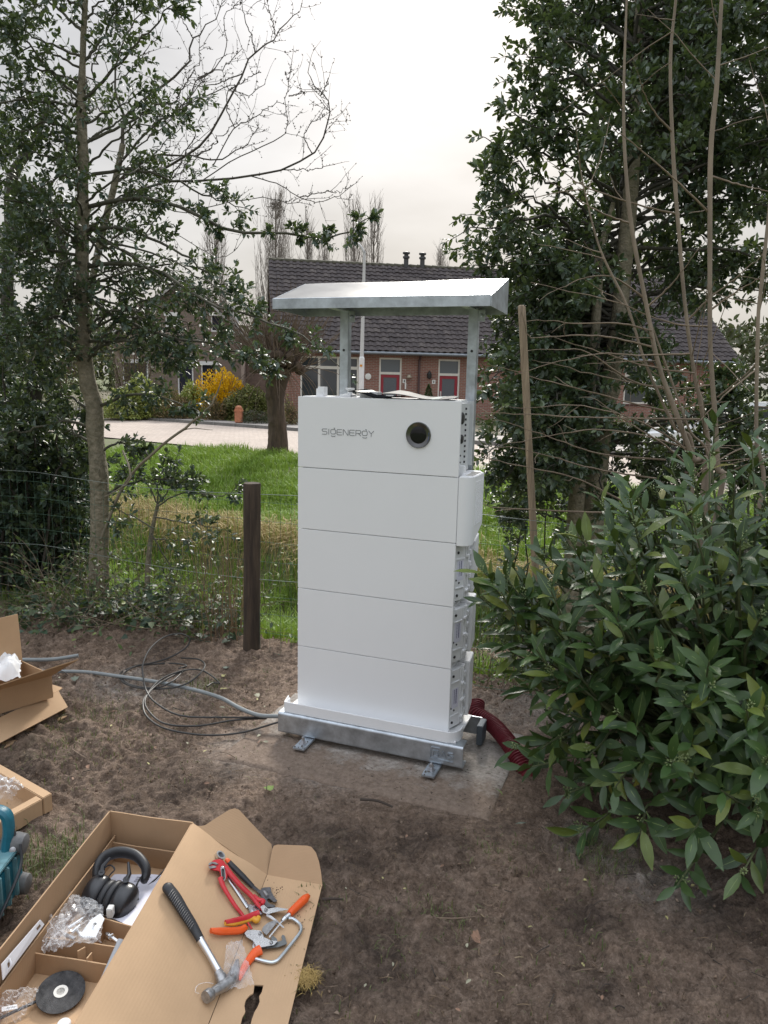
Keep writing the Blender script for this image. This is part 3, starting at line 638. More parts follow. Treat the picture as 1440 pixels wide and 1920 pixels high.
# base tray strip with round right end
def base():
    P = [(-.040, -.01), (-.036, -.066)]; r = .058
    for i in range(9):
        t = R(-90 + 90 * i / 8); P.append((MW + .004 + r * math.cos(t), -.066 + r + r * math.sin(t)))
    P += [(MW + .062, .03), (MW + .057, .03)]
    for i in range(9):
        t = R(0 - 90 * i / 8); P.append((MW + .004 + (r - .005) * math.cos(t), -.061 + r - .005 + (r - .005) * math.sin(t)))
    P += [(-.031, -.061), (-.034, -.01)]
    M = MB(); M.hexa([(x, y, .1385) for x, y in P], [(x, y, .190) for x, y in P]); bt = M.build('base_tray', WH, CAB, bevel=.0015)
    MB().box(-.03, MW + .05, -.058, .24, .139, .147).build('tray_floor', WH2, bt)
    M = MB(); M.hexa([(-.052, .0, .139), (-.040, -.064, .139), (-.040, -.064, .190), (-.052, .0, .194)], [(-.047, .0, .139), (-.035, -.064, .139), (-.035, -.064, .190), (-.047, .0, .194)]); M.build('tray_end', WH2, bt)
base()
# things fixed to the top: antenna box, small sensor box
M = MB(); M.box(.070, .102, .06, .10, z1, z1 + .045).box(.058, .07, .07, .095, z1, z1 + .036).lathe([(.006, 0), (.006, .002)], (.088, .06, z1 + .022), (0, -1, 0), 12); M.build('antenna_box', WH, CAB, bevel=.003)
M = MB(); M.box(.01, MW - .03, .03, .22, z1 - .003, z1 + .002); M.lathe([(.03, 0), (.028, .012), (.012, .014), (.012, .03), (.022, .034), (.02, .04)], (.215, .1, z1 + .002), n=16).box(.18, .235, .06, .14, z1 + .002, z1 + .012); M.build('top_plate', WH2, CAB, bevel=.001)
o = cw(.30, .14, z1 + .002); T = thing('document_pouch', 'small white flat box lying on the cabinet behind the black leaflet', 'box', o, -YAW); MB().box(-.045, .045, -.03, .03, 0, .026).build('carton', WH2, T, bevel=.003)
# leaflets lying on top
def leaflet(nm, lab, pts, m, m2=None):
    P = [cw(*p) for p in pts]; T = thing(nm, lab, 'leaflet', P[0]); n = 14; V = []; F = []
    for j in (0, 1):
        for i in range(n + 1):
            u = i / n; a = P[0] * (1 - u) + P[1] * u; b_ = P[3] * (1 - u) + P[2] * u; q = a * (1 - j) + b_ * j; V.append(q + np.array([0, 0, .006 * math.sin(u * 7 + j) + .014 * (1 - u) ** 2]))
    F = [(i, i + 1, n + 2 + i, n + 1 + i) for i in range(n)]; V2 = [v - np.array([0, 0, .0035]) for v in V]; k = len(V)
    F2 = [tuple(reversed([a + k for a in f])) for f in F]; E = [(i + 1, i, i + k, i + 1 + k) for i in range(n)] + [(n + 1 + i, n + 2 + i, n + 2 + i + k, n + 1 + i + k) for i in range(n)] + [(0, n + 1, n + 1 + k, k), (n, n + k, 2 * n + 1 + k, 2 * n + 1)]
    M = MB(); M.add(V + V2, F + F2 + E); 
    pg = M.build('cover_page', m, T, world=True)
    if m2 is not None:
        M = MB(); ii = [9, 10] if nm == 'brochure' else [2, 3]
        for i in ii: M.add([V[i] + np.array([0, 0, .0008]), V[i + 1] + np.array([0, 0, .0008]), V[n + 2 + i] + np.array([0, 0, .0008]), V[n + 1 + i] + np.array([0, 0, .0008])], [(0, 1, 2, 3)])
        M.build('print_band', m2, T, world=True)
leaflet('leaflet', 'glossy black leaflet curling up on top of the white cabinet', [(.245, .01, z1 + .016), (.45, .02, z1 + .006), (.46, .17, z1 + .006), (.26, .19, z1 + .02)], mat('leaflet_black', (.012, .013, .016), .8, spec=0.), mat('leaflet_grey', (.1, .1, .1), .3))
leaflet('brochure', 'glossy grey brochure with teal stripe lying open on the white cabinet', [(.41, -.012, z1 + .010), (.735, .01, z1 + .008), (.71, .18, z1 + .012), (.43, .17, z1 + .018)], mat('brochure_grey', (.11, .11, .112), .6, var=.6, vscale=9, spec=.08), mat('brochure_teal', (.05, .16, .17), .25))
# ================================================================== STEEL STAND
STD = thing('steel_stand', 'galvanised steel base frame with two posts and canopy around the white cabinet', 'steel stand', C0, -YAW)
def cchannel(M, x0, x1, y0, y1, za, zb, t=.005, r=.012, back=False):
    """channel with open rear: web at y0, flanges to y1, rounded bends"""
    P = []
    for i in range(5):
        a = R(180 + 90 * i / 4); P.append((y0 + r + r * math.cos(a), za + r + r * math.sin(a)))
    out = [(y1, zb)] + [(y0 + r + r * math.cos(R(90 + 90 * i / 4)), zb - r + r * math.sin(R(90 + 90 * i / 4))) for i in range(5)] + P + [(y1, za)]
    inn = [(y1, za + t)] + [(max(y, y0 + t), min(max(z, za + t), zb - t)) for y, z in reversed(out[1:-1])] + [(y1, zb - t)]
    k = len(out); Q = out + list(inn); V = []
    M.hexa([(x0, y, z) for y, z in Q], [(x1, y, z) for y, z in Q]) if not back else M.hexa([(x0, y0 + y1 - y, z) for y, z in Q], [(x1, y0 + y1 - y, z) for y, z in Q])
def channel():
    M = MB(); x0, x1, y0, za, zb = -.065, .857, -.08, .034, .138; t = .005
    M.box(x0, x1, y0, y0 + t, za + .012, zb - .012)
    def bend(zc, s):
        n = 6; A = []; Bq = []
        for i in range(n + 1):
            a = R(90 * i / n); A.append((y0 + .012 - .012 * math.cos(a), zc + s * .012 * math.sin(a))); Bq.append((y0 + .012 - .007 * math.cos(a), zc + s * .007 * math.sin(a)))
        Q = A + Bq[::-1]; M.hexa([(x0, y, z) for y, z in Q], [(x1, y, z) for y, z in Q])
        M.box(x0, x1, y0 + .012, y0 + .075, zc + (s * .012 if s < 0 else .007), zc + (.012 if s > 0 else -.007))
    bend(zb - .012, 1); bend(za + .012, -1)
    c = M.build('front_channel', GALV, STD, smooth=40)
    # pressed emblem
    M = MB(); ex = .722; ez = .074; hgt = .026
    def st(pts, s=.0055, o=0.):
        for p, q in zip(pts, pts[1:]):
            p = np.array([ex + p[0], y0 - .0002, ez + p[1]]); q = np.array([ex + q[0], y0 - .0002, ez + q[1]]); d = nrm(q - p); nn = np.array([-d[2], 0, d[0]]) * s / 2
            M.hexa([p - nn, q - nn, q + nn, p + nn], [v + np.array([0, -.0065, 0]) + (np.array([ex + .05, y0, ez + .015]) - v) * .0 for v in (p - nn * .7, q - nn * .7, q + nn * .7, p + nn * .7)])
    st([(.0, .026), (.024, .026)]); st([(0, .026), (0, .0), (.024, 0), (.024, .013), (.010, .013)])
    st([(.032, 0), (.044, .027)]); st([(.046, .027), (.058, 0)])
    st([(.09, .026), (.068, .026), (.066, .014), (.09, .012), (.09, 0), (.066, 0)])
    st([(-.012, .034), (-.012, -.010), (.092, -.014)], .002); st([(-.01, .042), (.03, .041)], .004)
    M.build('emblem', GALV, c, smooth=0)
    M = MB(); M.box(x0 + .001, x0 + .005, y0 + .076, .285, .05, .12); M.build('side_member', GALV, STD)
channel()
M = MB(); M.box(-.06, .86, .285, .292, .03, .12); M.build('rear_channel', GALV, STD)
MB().box(.855, .883, .19, .284, .022, .12).build('corner_bracket', mat('shaded_steel', (.10, .12, .14), .6, metal=.3), STD, bevel=.003)  # bracket steel coloured dark to stand for the shade it sits in
for k, x in enumerate((.098, .730)):
    f = MB().box(x - .029, x + .029, -.185, -.06, .0215, .0325).build('foot_tab', GALV, STD, bevel=.002)
    MB().lathe([(.019, 0), (.019, .003), (.0125, .003), (.0125, .013), (.008, .013), (.008, .030), (.006, .034)], (x, -.135, .0325), n=6).lathe([(.018, .003), (.018, .005)], (x, -.135, .0325), n=18).build('anchor_bolt', BOLT, f)
    M = MB(); 
    for q in range(9): 
        xx = x + float(rng.uniform(-.03, .03)); yy = -.15 + float(rng.uniform(-.035, .06)); r_ = float(rng.uniform(.003, .006)); M.lathe([(r_, 0), (r_ * .6, r_)], (xx, yy, .0325), n=6)
    s_ = M.build('drill_dust', mat('dust_dark', (.12, .11, .10), .95), f); s_['kind'] = 'stuff'
for k, x in enumerate((.090, .717)):
    M = MB(); M.box(x, x + .0425, .262, .2655, .03, 2.06); M.box(x + .039, x + .0425, .2655, .302, .03, 2.06); M.box(x, x + .0035, .2655, .302, .03, 2.06)
    p = M.build('post', GALV, STD, bevel=.001)
    M = MB()
    for z in (1.87, 1.60, 1.33): M.lathe([(.0062, 0), (.0062, .0012)], (x + .021, .262, z), (0, -1, 0), 14)
    M.build('bolt_hole', DARK, p)
    M = MB(); M.box(x + .045, x + .075, .262, .266, 2.0, 2.05); M.lathe([(.009, 0), (.009, .008), (.005, .012)], (x + .06, .262, 2.025), (0, -1, 0), 6); M.build('roof_bracket', GALV, p)
def canopy():
    x0, x1, yf, zf, yb, zb = -.115, .878, -.02, 2.081, .31, 2.187; t = .003
    n = nrm((0, -(zb - zf), (yb - yf)))
    M = MB(); nx = 24; ny = 8
    V = []; 
    for j in range(ny + 1):
        for i in range(nx + 1):
            u = i / nx; v = j / ny; d = .0025 * math.sin(u * 3.1) * math.sin(v * 3.1) + .0012 * math.sin(9 * u + 3 * v)
            V.append(np.array([x0 + u * (x1 - x0), yf + v * (yb - yf), zf + v * (zb - zf)]) - n * d)
    F = [(j * (nx + 1) + i, j * (nx + 1) + i + 1, (j + 1) * (nx + 1) + i + 1, (j + 1) * (nx + 1) + i) for j in range(ny) for i in range(nx)]
    k = len(V); V2 = [v - n * t for v in V]; F2 = [tuple(reversed([a + k for a in f])) for f in F]
    b = [i for i in range(nx + 1)] + [(j) * (nx + 1) + nx for j in range(1, ny + 1)] + [ny * (nx + 1) + i for i in range(nx - 1, -1, -1)] + [j * (nx + 1) for j in range(ny - 1, 0, -1)]
    E = [(b[i], b[(i + 1) % len(b)], b[(i + 1) % len(b)] + k, b[i] + k) for i in range(len(b))]
    M.add(V + V2, F + F2 + E); c = M.build('canopy', SHEETM, STD, smooth=30)
    M = MB(); M.box(x0, x1, yf - .004, yf - .0005, zf - .043, zf + .001); M.tube([(x0, yf - .001, zf - .0005), (x1, yf - .001, zf - .0005)], .0035, 8); M.build('front_lip', GALV, c)
    for x in (x0 - .0035, x1 + .0005):
        M = MB(); M.hexa([(x, yf, zf - .043), (x, yb, 2.032), (x, yb, zb), (x, yf, zf)], [(x + .003, yf, zf - .043), (x + .003, yb, 2.032), (x + .003, yb, zb), (x + .003, yf, zf)]); M.build('end_plate', GALV, c)
    MB().box(x0, x1, yb + .0005, yb + .0035, 2.032, zb).build('back_plate', GALV, c)
    for x in (.085, .712): MB().box(x, x + .04, yf + .01, yb - .01, 2.052, 2.057).build('support_angle', GALV, c)
canopy()
# ================================================================== PIPES AND CABLES
def gz(x, y): return 0.
PIPEG = mat('conduit_grey', (.20, .22, .225), .45, var=.08, vscale=20)
def run(px, z, n): return spline([gp(a, b, c) for (a, b), c in zip(px, z)], n)
pts = run([(0, 1258), (60, 1259), (110, 1259), (160, 1260), (215, 1267), (290, 1278), (350, 1290), (410, 1307), (450, 1328), (485, 1341), (522, 1343), (560, 1344)], [.02] * 4 + [.03, .03, .03, .045, .06, .065, .07, .07], 70)
T = thing('grey_conduit', 'long grey plastic conduit snaking over the soil into the steel stand', 'conduit', pts[30]); MB().tube(pts, .0105, 12).build('pipe', PIPEG, T, world=True)
pts = run([(-20, 1236), (45, 1237), (100, 1236), (147, 1229)], [.02, .02, .03, .045], 24)
T = thing('conduit_end', 'short loose end of grey conduit sticking out beside the open carton', 'conduit', pts[12]); MB().tube(pts, .0115, 12).build('pipe', PIPEG, T, world=True)
def cable():
    CBL = mat('cable_black', (.025, .024, .023), .5)
    z = .02
    L = [[(522, 1354, .08), (450, 1374, .02), (380, 1378, .02), (310, 1366, .02), (276, 1344, .02), (268, 1320, .03), (275, 1303, .03), (300, 1275, .05), (340, 1258, .06), (375, 1256, .05), (398, 1268, .03), (411, 1281, .02), (400, 1280, .02), (388, 1287, .02)],
         [(500, 1347, .05), (440, 1350, .02), (370, 1361, .02), (310, 1357, .02), (280, 1335, .03), (272, 1312, .03), (290, 1288, .04), (318, 1270, .05), (345, 1258, .05)],
         [(500, 1345, .06), (420, 1345, .02), (340, 1342, .02), (295, 1320, .03), (275, 1297, .04), (268, 1265, .10), (268, 1245, .14), (280, 1218, .18), (305, 1196, .2), (335, 1188, .2), (355, 1196, .17), (350, 1213, .12), (320, 1232, .08), (285, 1243, .05), (250, 1250, .03), (225, 1263, .02), (232, 1280, .02), (265, 1291, .02), (310, 1291, .03), (345, 1284, .05), (370, 1268, .08), (384, 1248, .10), (372, 1236, .09), (340, 1234, .06)],
         [(335, 1253, .02), (350, 1248, .02), (330, 1244, .03), (290, 1245, .03), (250, 1251, .03), (229, 1268, .02), (245, 1284, .02), (290, 1290, .03), (322, 1278, .05), (340, 1262, .05), (346, 1256, .04)]]
    T = thing('black_cable', 'thin black cable lying in loose loops on the soil over the grey conduit', 'cable', gp(300, 1290))
    for q in L: MB().tube(spline([gp(*p) for p in q], 90), .0048, 7).build('cable_loop', CBL, T, world=True)
cable()
def hose():
    RDH = mat('hose_red', (.13, .008, .017), .5, var=.1, vscale=30)
    p = spline([cw(.80, .42, .13), gp(895, 1338, .10), gp(925, 1360, .075), gp(950, 1388, .06), gp(966, 1412, .045), gp(985, 1445, .0), gp(1000, 1470, -.06)], 400)
    L = np.concatenate([[0], np.cumsum(np.linalg.norm(np.diff(p, axis=0), axis=1))]); r = .038 + .0035 * np.clip(1.4 * np.sin(L * 2 * math.pi / .0115), -1, 1)
    T = thing('corrugated_hose', 'dark red corrugated pipe curving out from behind the cabinet into the soil', 'pipe', p[150]); MB().tube(p, r, 18).build('pipe', RDH, T, world=True)
hose()
# ================================================================== WIRE FENCE
FD = nrm((-1, .379, 0)); FP = np.array([-.82, 4.551, 0]); 
def fence():
    T = thing('wire_fence', 'green wire mesh fence on wooden posts between soil yard and grassy ditch', 'fence', FP)
    WM = mat('wire_green', (.06, .12, .085), .5, metal=.2); WG = mat('wire_galv', (.22, .25, .24), .5, metal=.4)
    def fp(s, z): p = FP + FD * s; return np.array([p[0], p[1], z])
    hs = [.04, .16, .28, .40, .52, .64, .76, .88, .99, 1.045]
    for k, h in enumerate(hs):
        pts = [fp(s, h + .012 * math.sin(s * 2.3 + k) - .03 * math.sin(math.pi * ((s + 3.5) % 2.6) / 2.6)) for s in np.linspace(-3.5, 4.4, 60)]
        MB().tube(pts, .0017 if k in (0, 4, 9) else .0011, 5).build('line_wire', WG if k in (4, 9) else WM, T, world=True)
    M = MB()
    for s in np.arange(-3.5, 4.4, .075):
        j = float(rng.normal(0, .006)); M.tube([fp(s + j, .0), fp(s - j, .5), fp(s + j * 1.4, 1.04 - .03 * math.sin(math.pi * ((s + 3.5) % 2.6) / 2.6))], .0010, 4, cap=False)
    o = M.build('stay_wire', WM, T, world=True); o['kind'] = 'stuff'
    def post(p, h, r, lean, m, lab):
        n = 16; V = []; F = []; hs_ = np.concatenate([np.linspace(-.2, h, 26), [h + .008]])
        for i, z in enumerate(hs_):
            for j in range(n):
                a = 2 * math.pi * j / n; rr = r * (1 + .05 * math.sin(3 * a + z * 2) + .10 * (float(vn(np.array(a * 2.2 + 5), np.array(z * 2.2))) - .5)) * (.97 if i == 26 else 1) * (.55 if i == 26 and r < .05 else 1)
                V.append(p + np.array([rr * math.cos(a) + lean[0] * z, rr * math.sin(a) + lean[1] * z, z]))
        k = len(hs_); F = [(i * n + j, i * n + (j + 1) % n, (i + 1) * n + (j + 1) % n, (i + 1) * n + j) for i in range(k - 1) for j in range(n)] + [tuple(range((k - 1) * n, k * n))]
        o = MB().add(V, F).build('post', m, T, world=True, smooth=50); o['label'] = lab
    post(np.array([-.828, 4.545, 0]), 1.085, .053, (0.012, 0), mat('post_creosote', (.018, .013, .011), .9, col2=(.095, .068, .047), vscale=26, bump=1., bscale=48, stretch=(1, 1, .09), dist=.02, detail=9), 'dark weathered round post')
    a = at(978, 575, 3.98); b_ = at(1004, 1076, 3.98); ln = (a - b_) / (a[2] - b_[2]); b0 = b_ - ln * b_[2]
    post(b0, a[2], .0195, ln, mat('stake_pale', (.36, .28, .19), .85, col2=(.16, .12, .08), vscale=60, bump=.8, bscale=90, stretch=(1, 1, .05), dist=.01), 'tall pale split wooden stake')
fence()
# ================================================================== CARTONS AND TOOLS
def cardmat(name, col, ang=0.):
    m = bpy.data.materials.new(name); m.use_nodes = True; t = m.node_tree; b = t.nodes['Principled BSDF']; b.inputs['Roughness'].default_value = .78; b.inputs['Specular IOR Level'].default_value = .25
    tcn = N(t, 'ShaderNodeTexCoord'); mp = N(t, 'ShaderNodeMapping'); mp.inputs['Rotation'].default_value = (0, 0, ang); t.links.new(tcn.outputs['Object'], mp.inputs[0])
    wv = N(t, 'ShaderNodeTexWave', wave_type='BANDS', bands_direction='X'); wv.inputs['Scale'].default_value = 38; wv.inputs['Distortion'].default_value = .8; wv.inputs['Detail'].default_value = 2; t.links.new(mp.outputs[0], wv.inputs['Vector'])
    n = N(t, 'ShaderNodeTexNoise'); n.inputs['Scale'].default_value = 9; n.inputs['Detail'].default_value = 6; t.links.new(tcn.outputs['Object'], n.inputs['Vector'])
    n2 = N(t, 'ShaderNodeTexNoise'); n2.inputs['Scale'].default_value = 320; n2.inputs['Detail'].default_value = 2; t.links.new(tcn.outputs['Object'], n2.inputs['Vector'])
    c = mixc(t, n.outputs['Fac'], tuple(x * .86 for x in col), tuple(min(1, x * 1.12) for x in col)); c = mixc(t, mth(t, 'MULTIPLY', n2.outputs['Fac'], .3), c, tuple(x * .75 for x in col))
    t.links.new(c, b.inputs['Base Color'])
    bp = N(t, 'ShaderNodeBump'); bp.inputs['Strength'].default_value = .22; bp.inputs['Distance'].default_value = .004; t.links.new(mth(t, 'ADD', mth(t, 'MULTIPLY', wv.outputs['Fac'], .18), mth(t, 'MULTIPLY', n.outputs['Fac'], 1.2)), bp.inputs['Height']); t.links.new(bp.outputs[0], b.inputs['Normal'])
    MATS[name] = m; return m
CARD = cardmat('cardboard', (.50, .335, .20), .1); CARDD = cardmat('cardboard_dark', (.41, .27, .16), 1.5)  # the second board is a darker tone of the first, for walls and flaps
CLEAR = clearmat('clear_plastic'); STEELC = mat('chrome_steel', (.62, .63, .65), .25, metal=.95, var=.12, vscale=40); STEELD = mat('dark_forged_steel', (.13, .13, .14), .4, metal=.8, var=.3, vscale=60); STEELW = mat('worn_steel', (.34, .34, .345), .4, metal=.85, var=.3, vscale=70)
BR3 = gp(362, 1542, .2); BL3 = gp(205, 1520, .2); EL = nrm(np.array([-.0865, -.9962, 0])); EWv = BR3 - BL3; EWv[2] = 0; BW = np.linalg.norm(EWv); EWn = EWv / BW; LEN = 1.02
def bx(u, v, z): 
    p = BL3 + EWn * u + EL * v; p[2] = z; return p
def wavy(M, A, B, C, D, th, nu=10, nv=6, amp=.0018, seed=0, mi=0):
    """cardboard panel A-B-C-D (A-B along u, A-D along v) with thickness and a slight warp"""
    A, B, C, D = (np.asarray(q, float) for q in (A, B, C, D)); nn = nrm(np.cross(B - A, D - A)); V = []
    for j in range(nv + 1):
        for i in range(nu + 1):
            u, v = i / nu, j / nv; p = (A * (1 - u) + B * u) * (1 - v) + (D * (1 - u) + C * u) * v
            V.append(p + nn * amp * (math.sin(u * 5.1 + seed) * math.sin(v * 4.3 + 2 * seed) + .5 * math.sin(9 * u + 5 * v + seed)))
    F = [(j * (nu + 1) + i, j * (nu + 1) + i + 1, (j + 1) * (nu + 1) + i + 1, (j + 1) * (nu + 1) + i) for j in range(nv) for i in range(nu)]
    k = len(V); b = list(range(nu + 1)) + [j * (nu + 1) + nu for j in range(1, nv + 1)] + [nv * (nu + 1) + i for i in range(nu - 1, -1, -1)] + [j * (nu + 1) for j in range(nv - 1, 0, -1)]
    M.add(V + [v - nn * th for v in V], F + [tuple(reversed([a + k for a in f])) for f in F] + [(b[i], b[(i + 1) % len(b)], b[(i + 1) % len(b)] + k, b[i] + k) for i in range(len(b))], mi)
    return M
def toolbox():
    T = thing('cardboard_box', 'long open cardboard box with its tool covered lid folded out on the soil', 'cardboard box', bx(.16, .4, 0))
    Z = .2; th = .0045
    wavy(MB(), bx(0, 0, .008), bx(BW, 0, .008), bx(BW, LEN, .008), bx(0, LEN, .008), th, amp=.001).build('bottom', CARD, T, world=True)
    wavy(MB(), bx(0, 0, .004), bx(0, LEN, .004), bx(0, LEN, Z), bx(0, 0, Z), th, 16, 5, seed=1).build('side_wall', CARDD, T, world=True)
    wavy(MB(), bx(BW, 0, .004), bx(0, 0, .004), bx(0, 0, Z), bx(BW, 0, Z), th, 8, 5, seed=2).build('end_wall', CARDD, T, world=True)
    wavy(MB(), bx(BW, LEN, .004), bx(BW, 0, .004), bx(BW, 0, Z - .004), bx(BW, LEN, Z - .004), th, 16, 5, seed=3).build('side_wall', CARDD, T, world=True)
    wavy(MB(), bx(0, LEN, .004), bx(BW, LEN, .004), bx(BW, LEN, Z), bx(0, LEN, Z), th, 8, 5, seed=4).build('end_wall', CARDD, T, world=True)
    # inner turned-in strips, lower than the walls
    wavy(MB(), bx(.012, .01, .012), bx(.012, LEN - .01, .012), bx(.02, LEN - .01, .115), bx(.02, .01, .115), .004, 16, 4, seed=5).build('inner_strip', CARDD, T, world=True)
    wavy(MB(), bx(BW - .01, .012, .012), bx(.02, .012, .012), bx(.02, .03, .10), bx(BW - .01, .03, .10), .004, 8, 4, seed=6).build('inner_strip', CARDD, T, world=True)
    # dividers
    def div(a, b, z, zb=.012, s=0):
        A = gp(*a, z); B = gp(*b, z); wavy(MB(), [A[0], A[1], zb], [B[0], B[1], zb], B, A, .004, 8, 3, amp=.001, seed=s).build('divider', CARDD, T, world=True)
    div((56, 1786), (212, 1811), .078, s=1); div((80, 1757), (232, 1778), .082, s=2); div((191, 1722), (166, 1765), .085, s=3); div((189, 1721), (262, 1742), .085, s=4)
    for a, b in (((146, 1784), (160, 1776)), ((164, 1797), (173, 1786))):
        A = gp(*a, .085); B = gp(*b, .085); wavy(MB(), [A[0], A[1], .03], [B[0], B[1], .03], B, A, .004, 2, 2, amp=0).build('divider_tab', CARD, T, world=True)
    # lid
    C0_ = gp(500, 1640, .02); CD = nrm(gp(390, 1920, .022) - C0_); C1 = C0_ + CD * (LEN + .02); C1[2] = .02
    A0 = bx(BW, .006, Z); A1 = bx(BW, LEN, Z)
    wavy(MB(), A1, C1, C0_, A0, .0045, 10, 18, amp=.0022, seed=2).build('lid_panel', CARD, T, world=True)
    O0 = gp(604, 1659, .016); OD = nrm(gp(540, 1920, .016) - O0); O1 = O0 + OD * (LEN + .02)
    # outer tuck panel with its cut-out slot
    hole = [gp(a, b, .018) for a, b in ((477, 1846), (494, 1847), (491, 1860), (486, 1868), (487, 1878), (483, 1888), (477, 1898), (472, 1912), (468, 1930), (462, 1944), (444, 1944), (450, 1925), (454, 1908), (460, 1897), (458, 1885), (461, 1874), (468, 1866), (475, 1862))]
    outer = [C0_ + np.array([.002, 0, 0]), C1 + np.array([.002, 0, 0]), O1, O0]
    from mathutils.geometry import tessellate_polygon
    allp = [Vector(p) for p in outer] + [Vector(p) for p in hole]; tri = tessellate_polygon([[Vector((p[0], p[1], 0)) for p in outer], [Vector((p[0], p[1], 0)) for p in hole]])
    k = len(allp); M = MB(); V = [tuple(p) for p in allp] + [(p[0], p[1], p[2] - .0045) for p in allp]; no = len(outer); nh = len(hole)
    M.add(V, [tuple(t) for t in tri] + [tuple(reversed([i + k for i in t])) for t in tri] + [(i, (i + 1) % no, (i + 1) % no + k, i + k) for i in range(no)] + [(no + i, no + (i + 1) % nh, no + (i + 1) % nh + k, no + i + k) for i in range(nh)])
    M.build('tuck_panel', CARD, T, world=True, smooth=0)
    nl = nrm(np.cross(A1 - A0, C0_ - A0)); nl = nl if nl[2] > 0 else -nl
    def flap(nm, P0, P1, out, phi, px, s=0):
        d = nrm(out * math.cos(phi) + np.array([0, 0, 1]) * math.sin(phi)); n = nrm(np.cross(P1 - P0, d)); P = [onpl(a, b, P0, n) for a, b in px]
        M = MB(); c = sum(P) / len(P); 
        M.sheet([p for p in P], .0045); M.build(nm, CARDD, T, world=True, smooth=0)
    flap('end_flap', A0, C0_, nrm(np.array([.086, .996, 0])), R(26), [(364, 1547), (500, 1642), (510, 1592), (509, 1583), (502, 1576), (448, 1518), (440, 1515.5), (430, 1518), (400, 1537), (385, 1547), (376, 1549)])
    flap('tuck_flap', C0_, O0, nrm(np.array([.086, .996, 0])), R(40), [(500.5, 1643), (604.5, 1662), (602, 1636), (598, 1615), (592, 1598), (584, 1588), (576, 1585.5), (520, 1583.5), (513, 1586), (510, 1594)])
    return A0, C0_, nl
LA0, LC0, LN = toolbox()
def surf(px, py, h=0.):
    """point at height h over the opened lid (sloping panel) or the tuck panel beyond the crease"""
    a = onpl(px, py, LA0 + LN * h, LN); b = gp(px, py, .019 + h)
    return a if a[2] > b[2] else b
def z5(x, y): return 300 + x / 4.5, 1580 + y / 4.5
def S5(x, y, h): return surf(*z5(x, y), h)
def slab5(M, poly, h0, h1, mi=0): return M.hexa([S5(x, y, h0) for x, y in poly], [S5(x, y, h1) for x, y in poly], mi)
def tube5(M, pts, r, n=10, flat=1., mi=0, ns=24):
    """pts (x,y,h); radii in metres"""
    p = spline([S5(*q) for q in pts], ns); r = np.interp(np.linspace(0, 1, ns), np.linspace(0, 1, len(r)), r) if hasattr(r, '__len__') else np.full(ns, r)
    return M.tube(p, r, n, mi, flat=flat, up=LN)
REDP = mat('red_tool_paint', (.50, .022, .03), .35, var=.12, vscale=40); ORG = mat('orange_grip', (.72, .095, .012), .4, var=.06, vscale=40); YEL = mat('yellow_grip', (.62, .30, .025), .45); BLK = mat('black_rubber', (.02, .021, .024), .5, var=.2, vscale=50); BLKP = mat('black_plastic', (.014, .015, .018), .3, spec=.6)
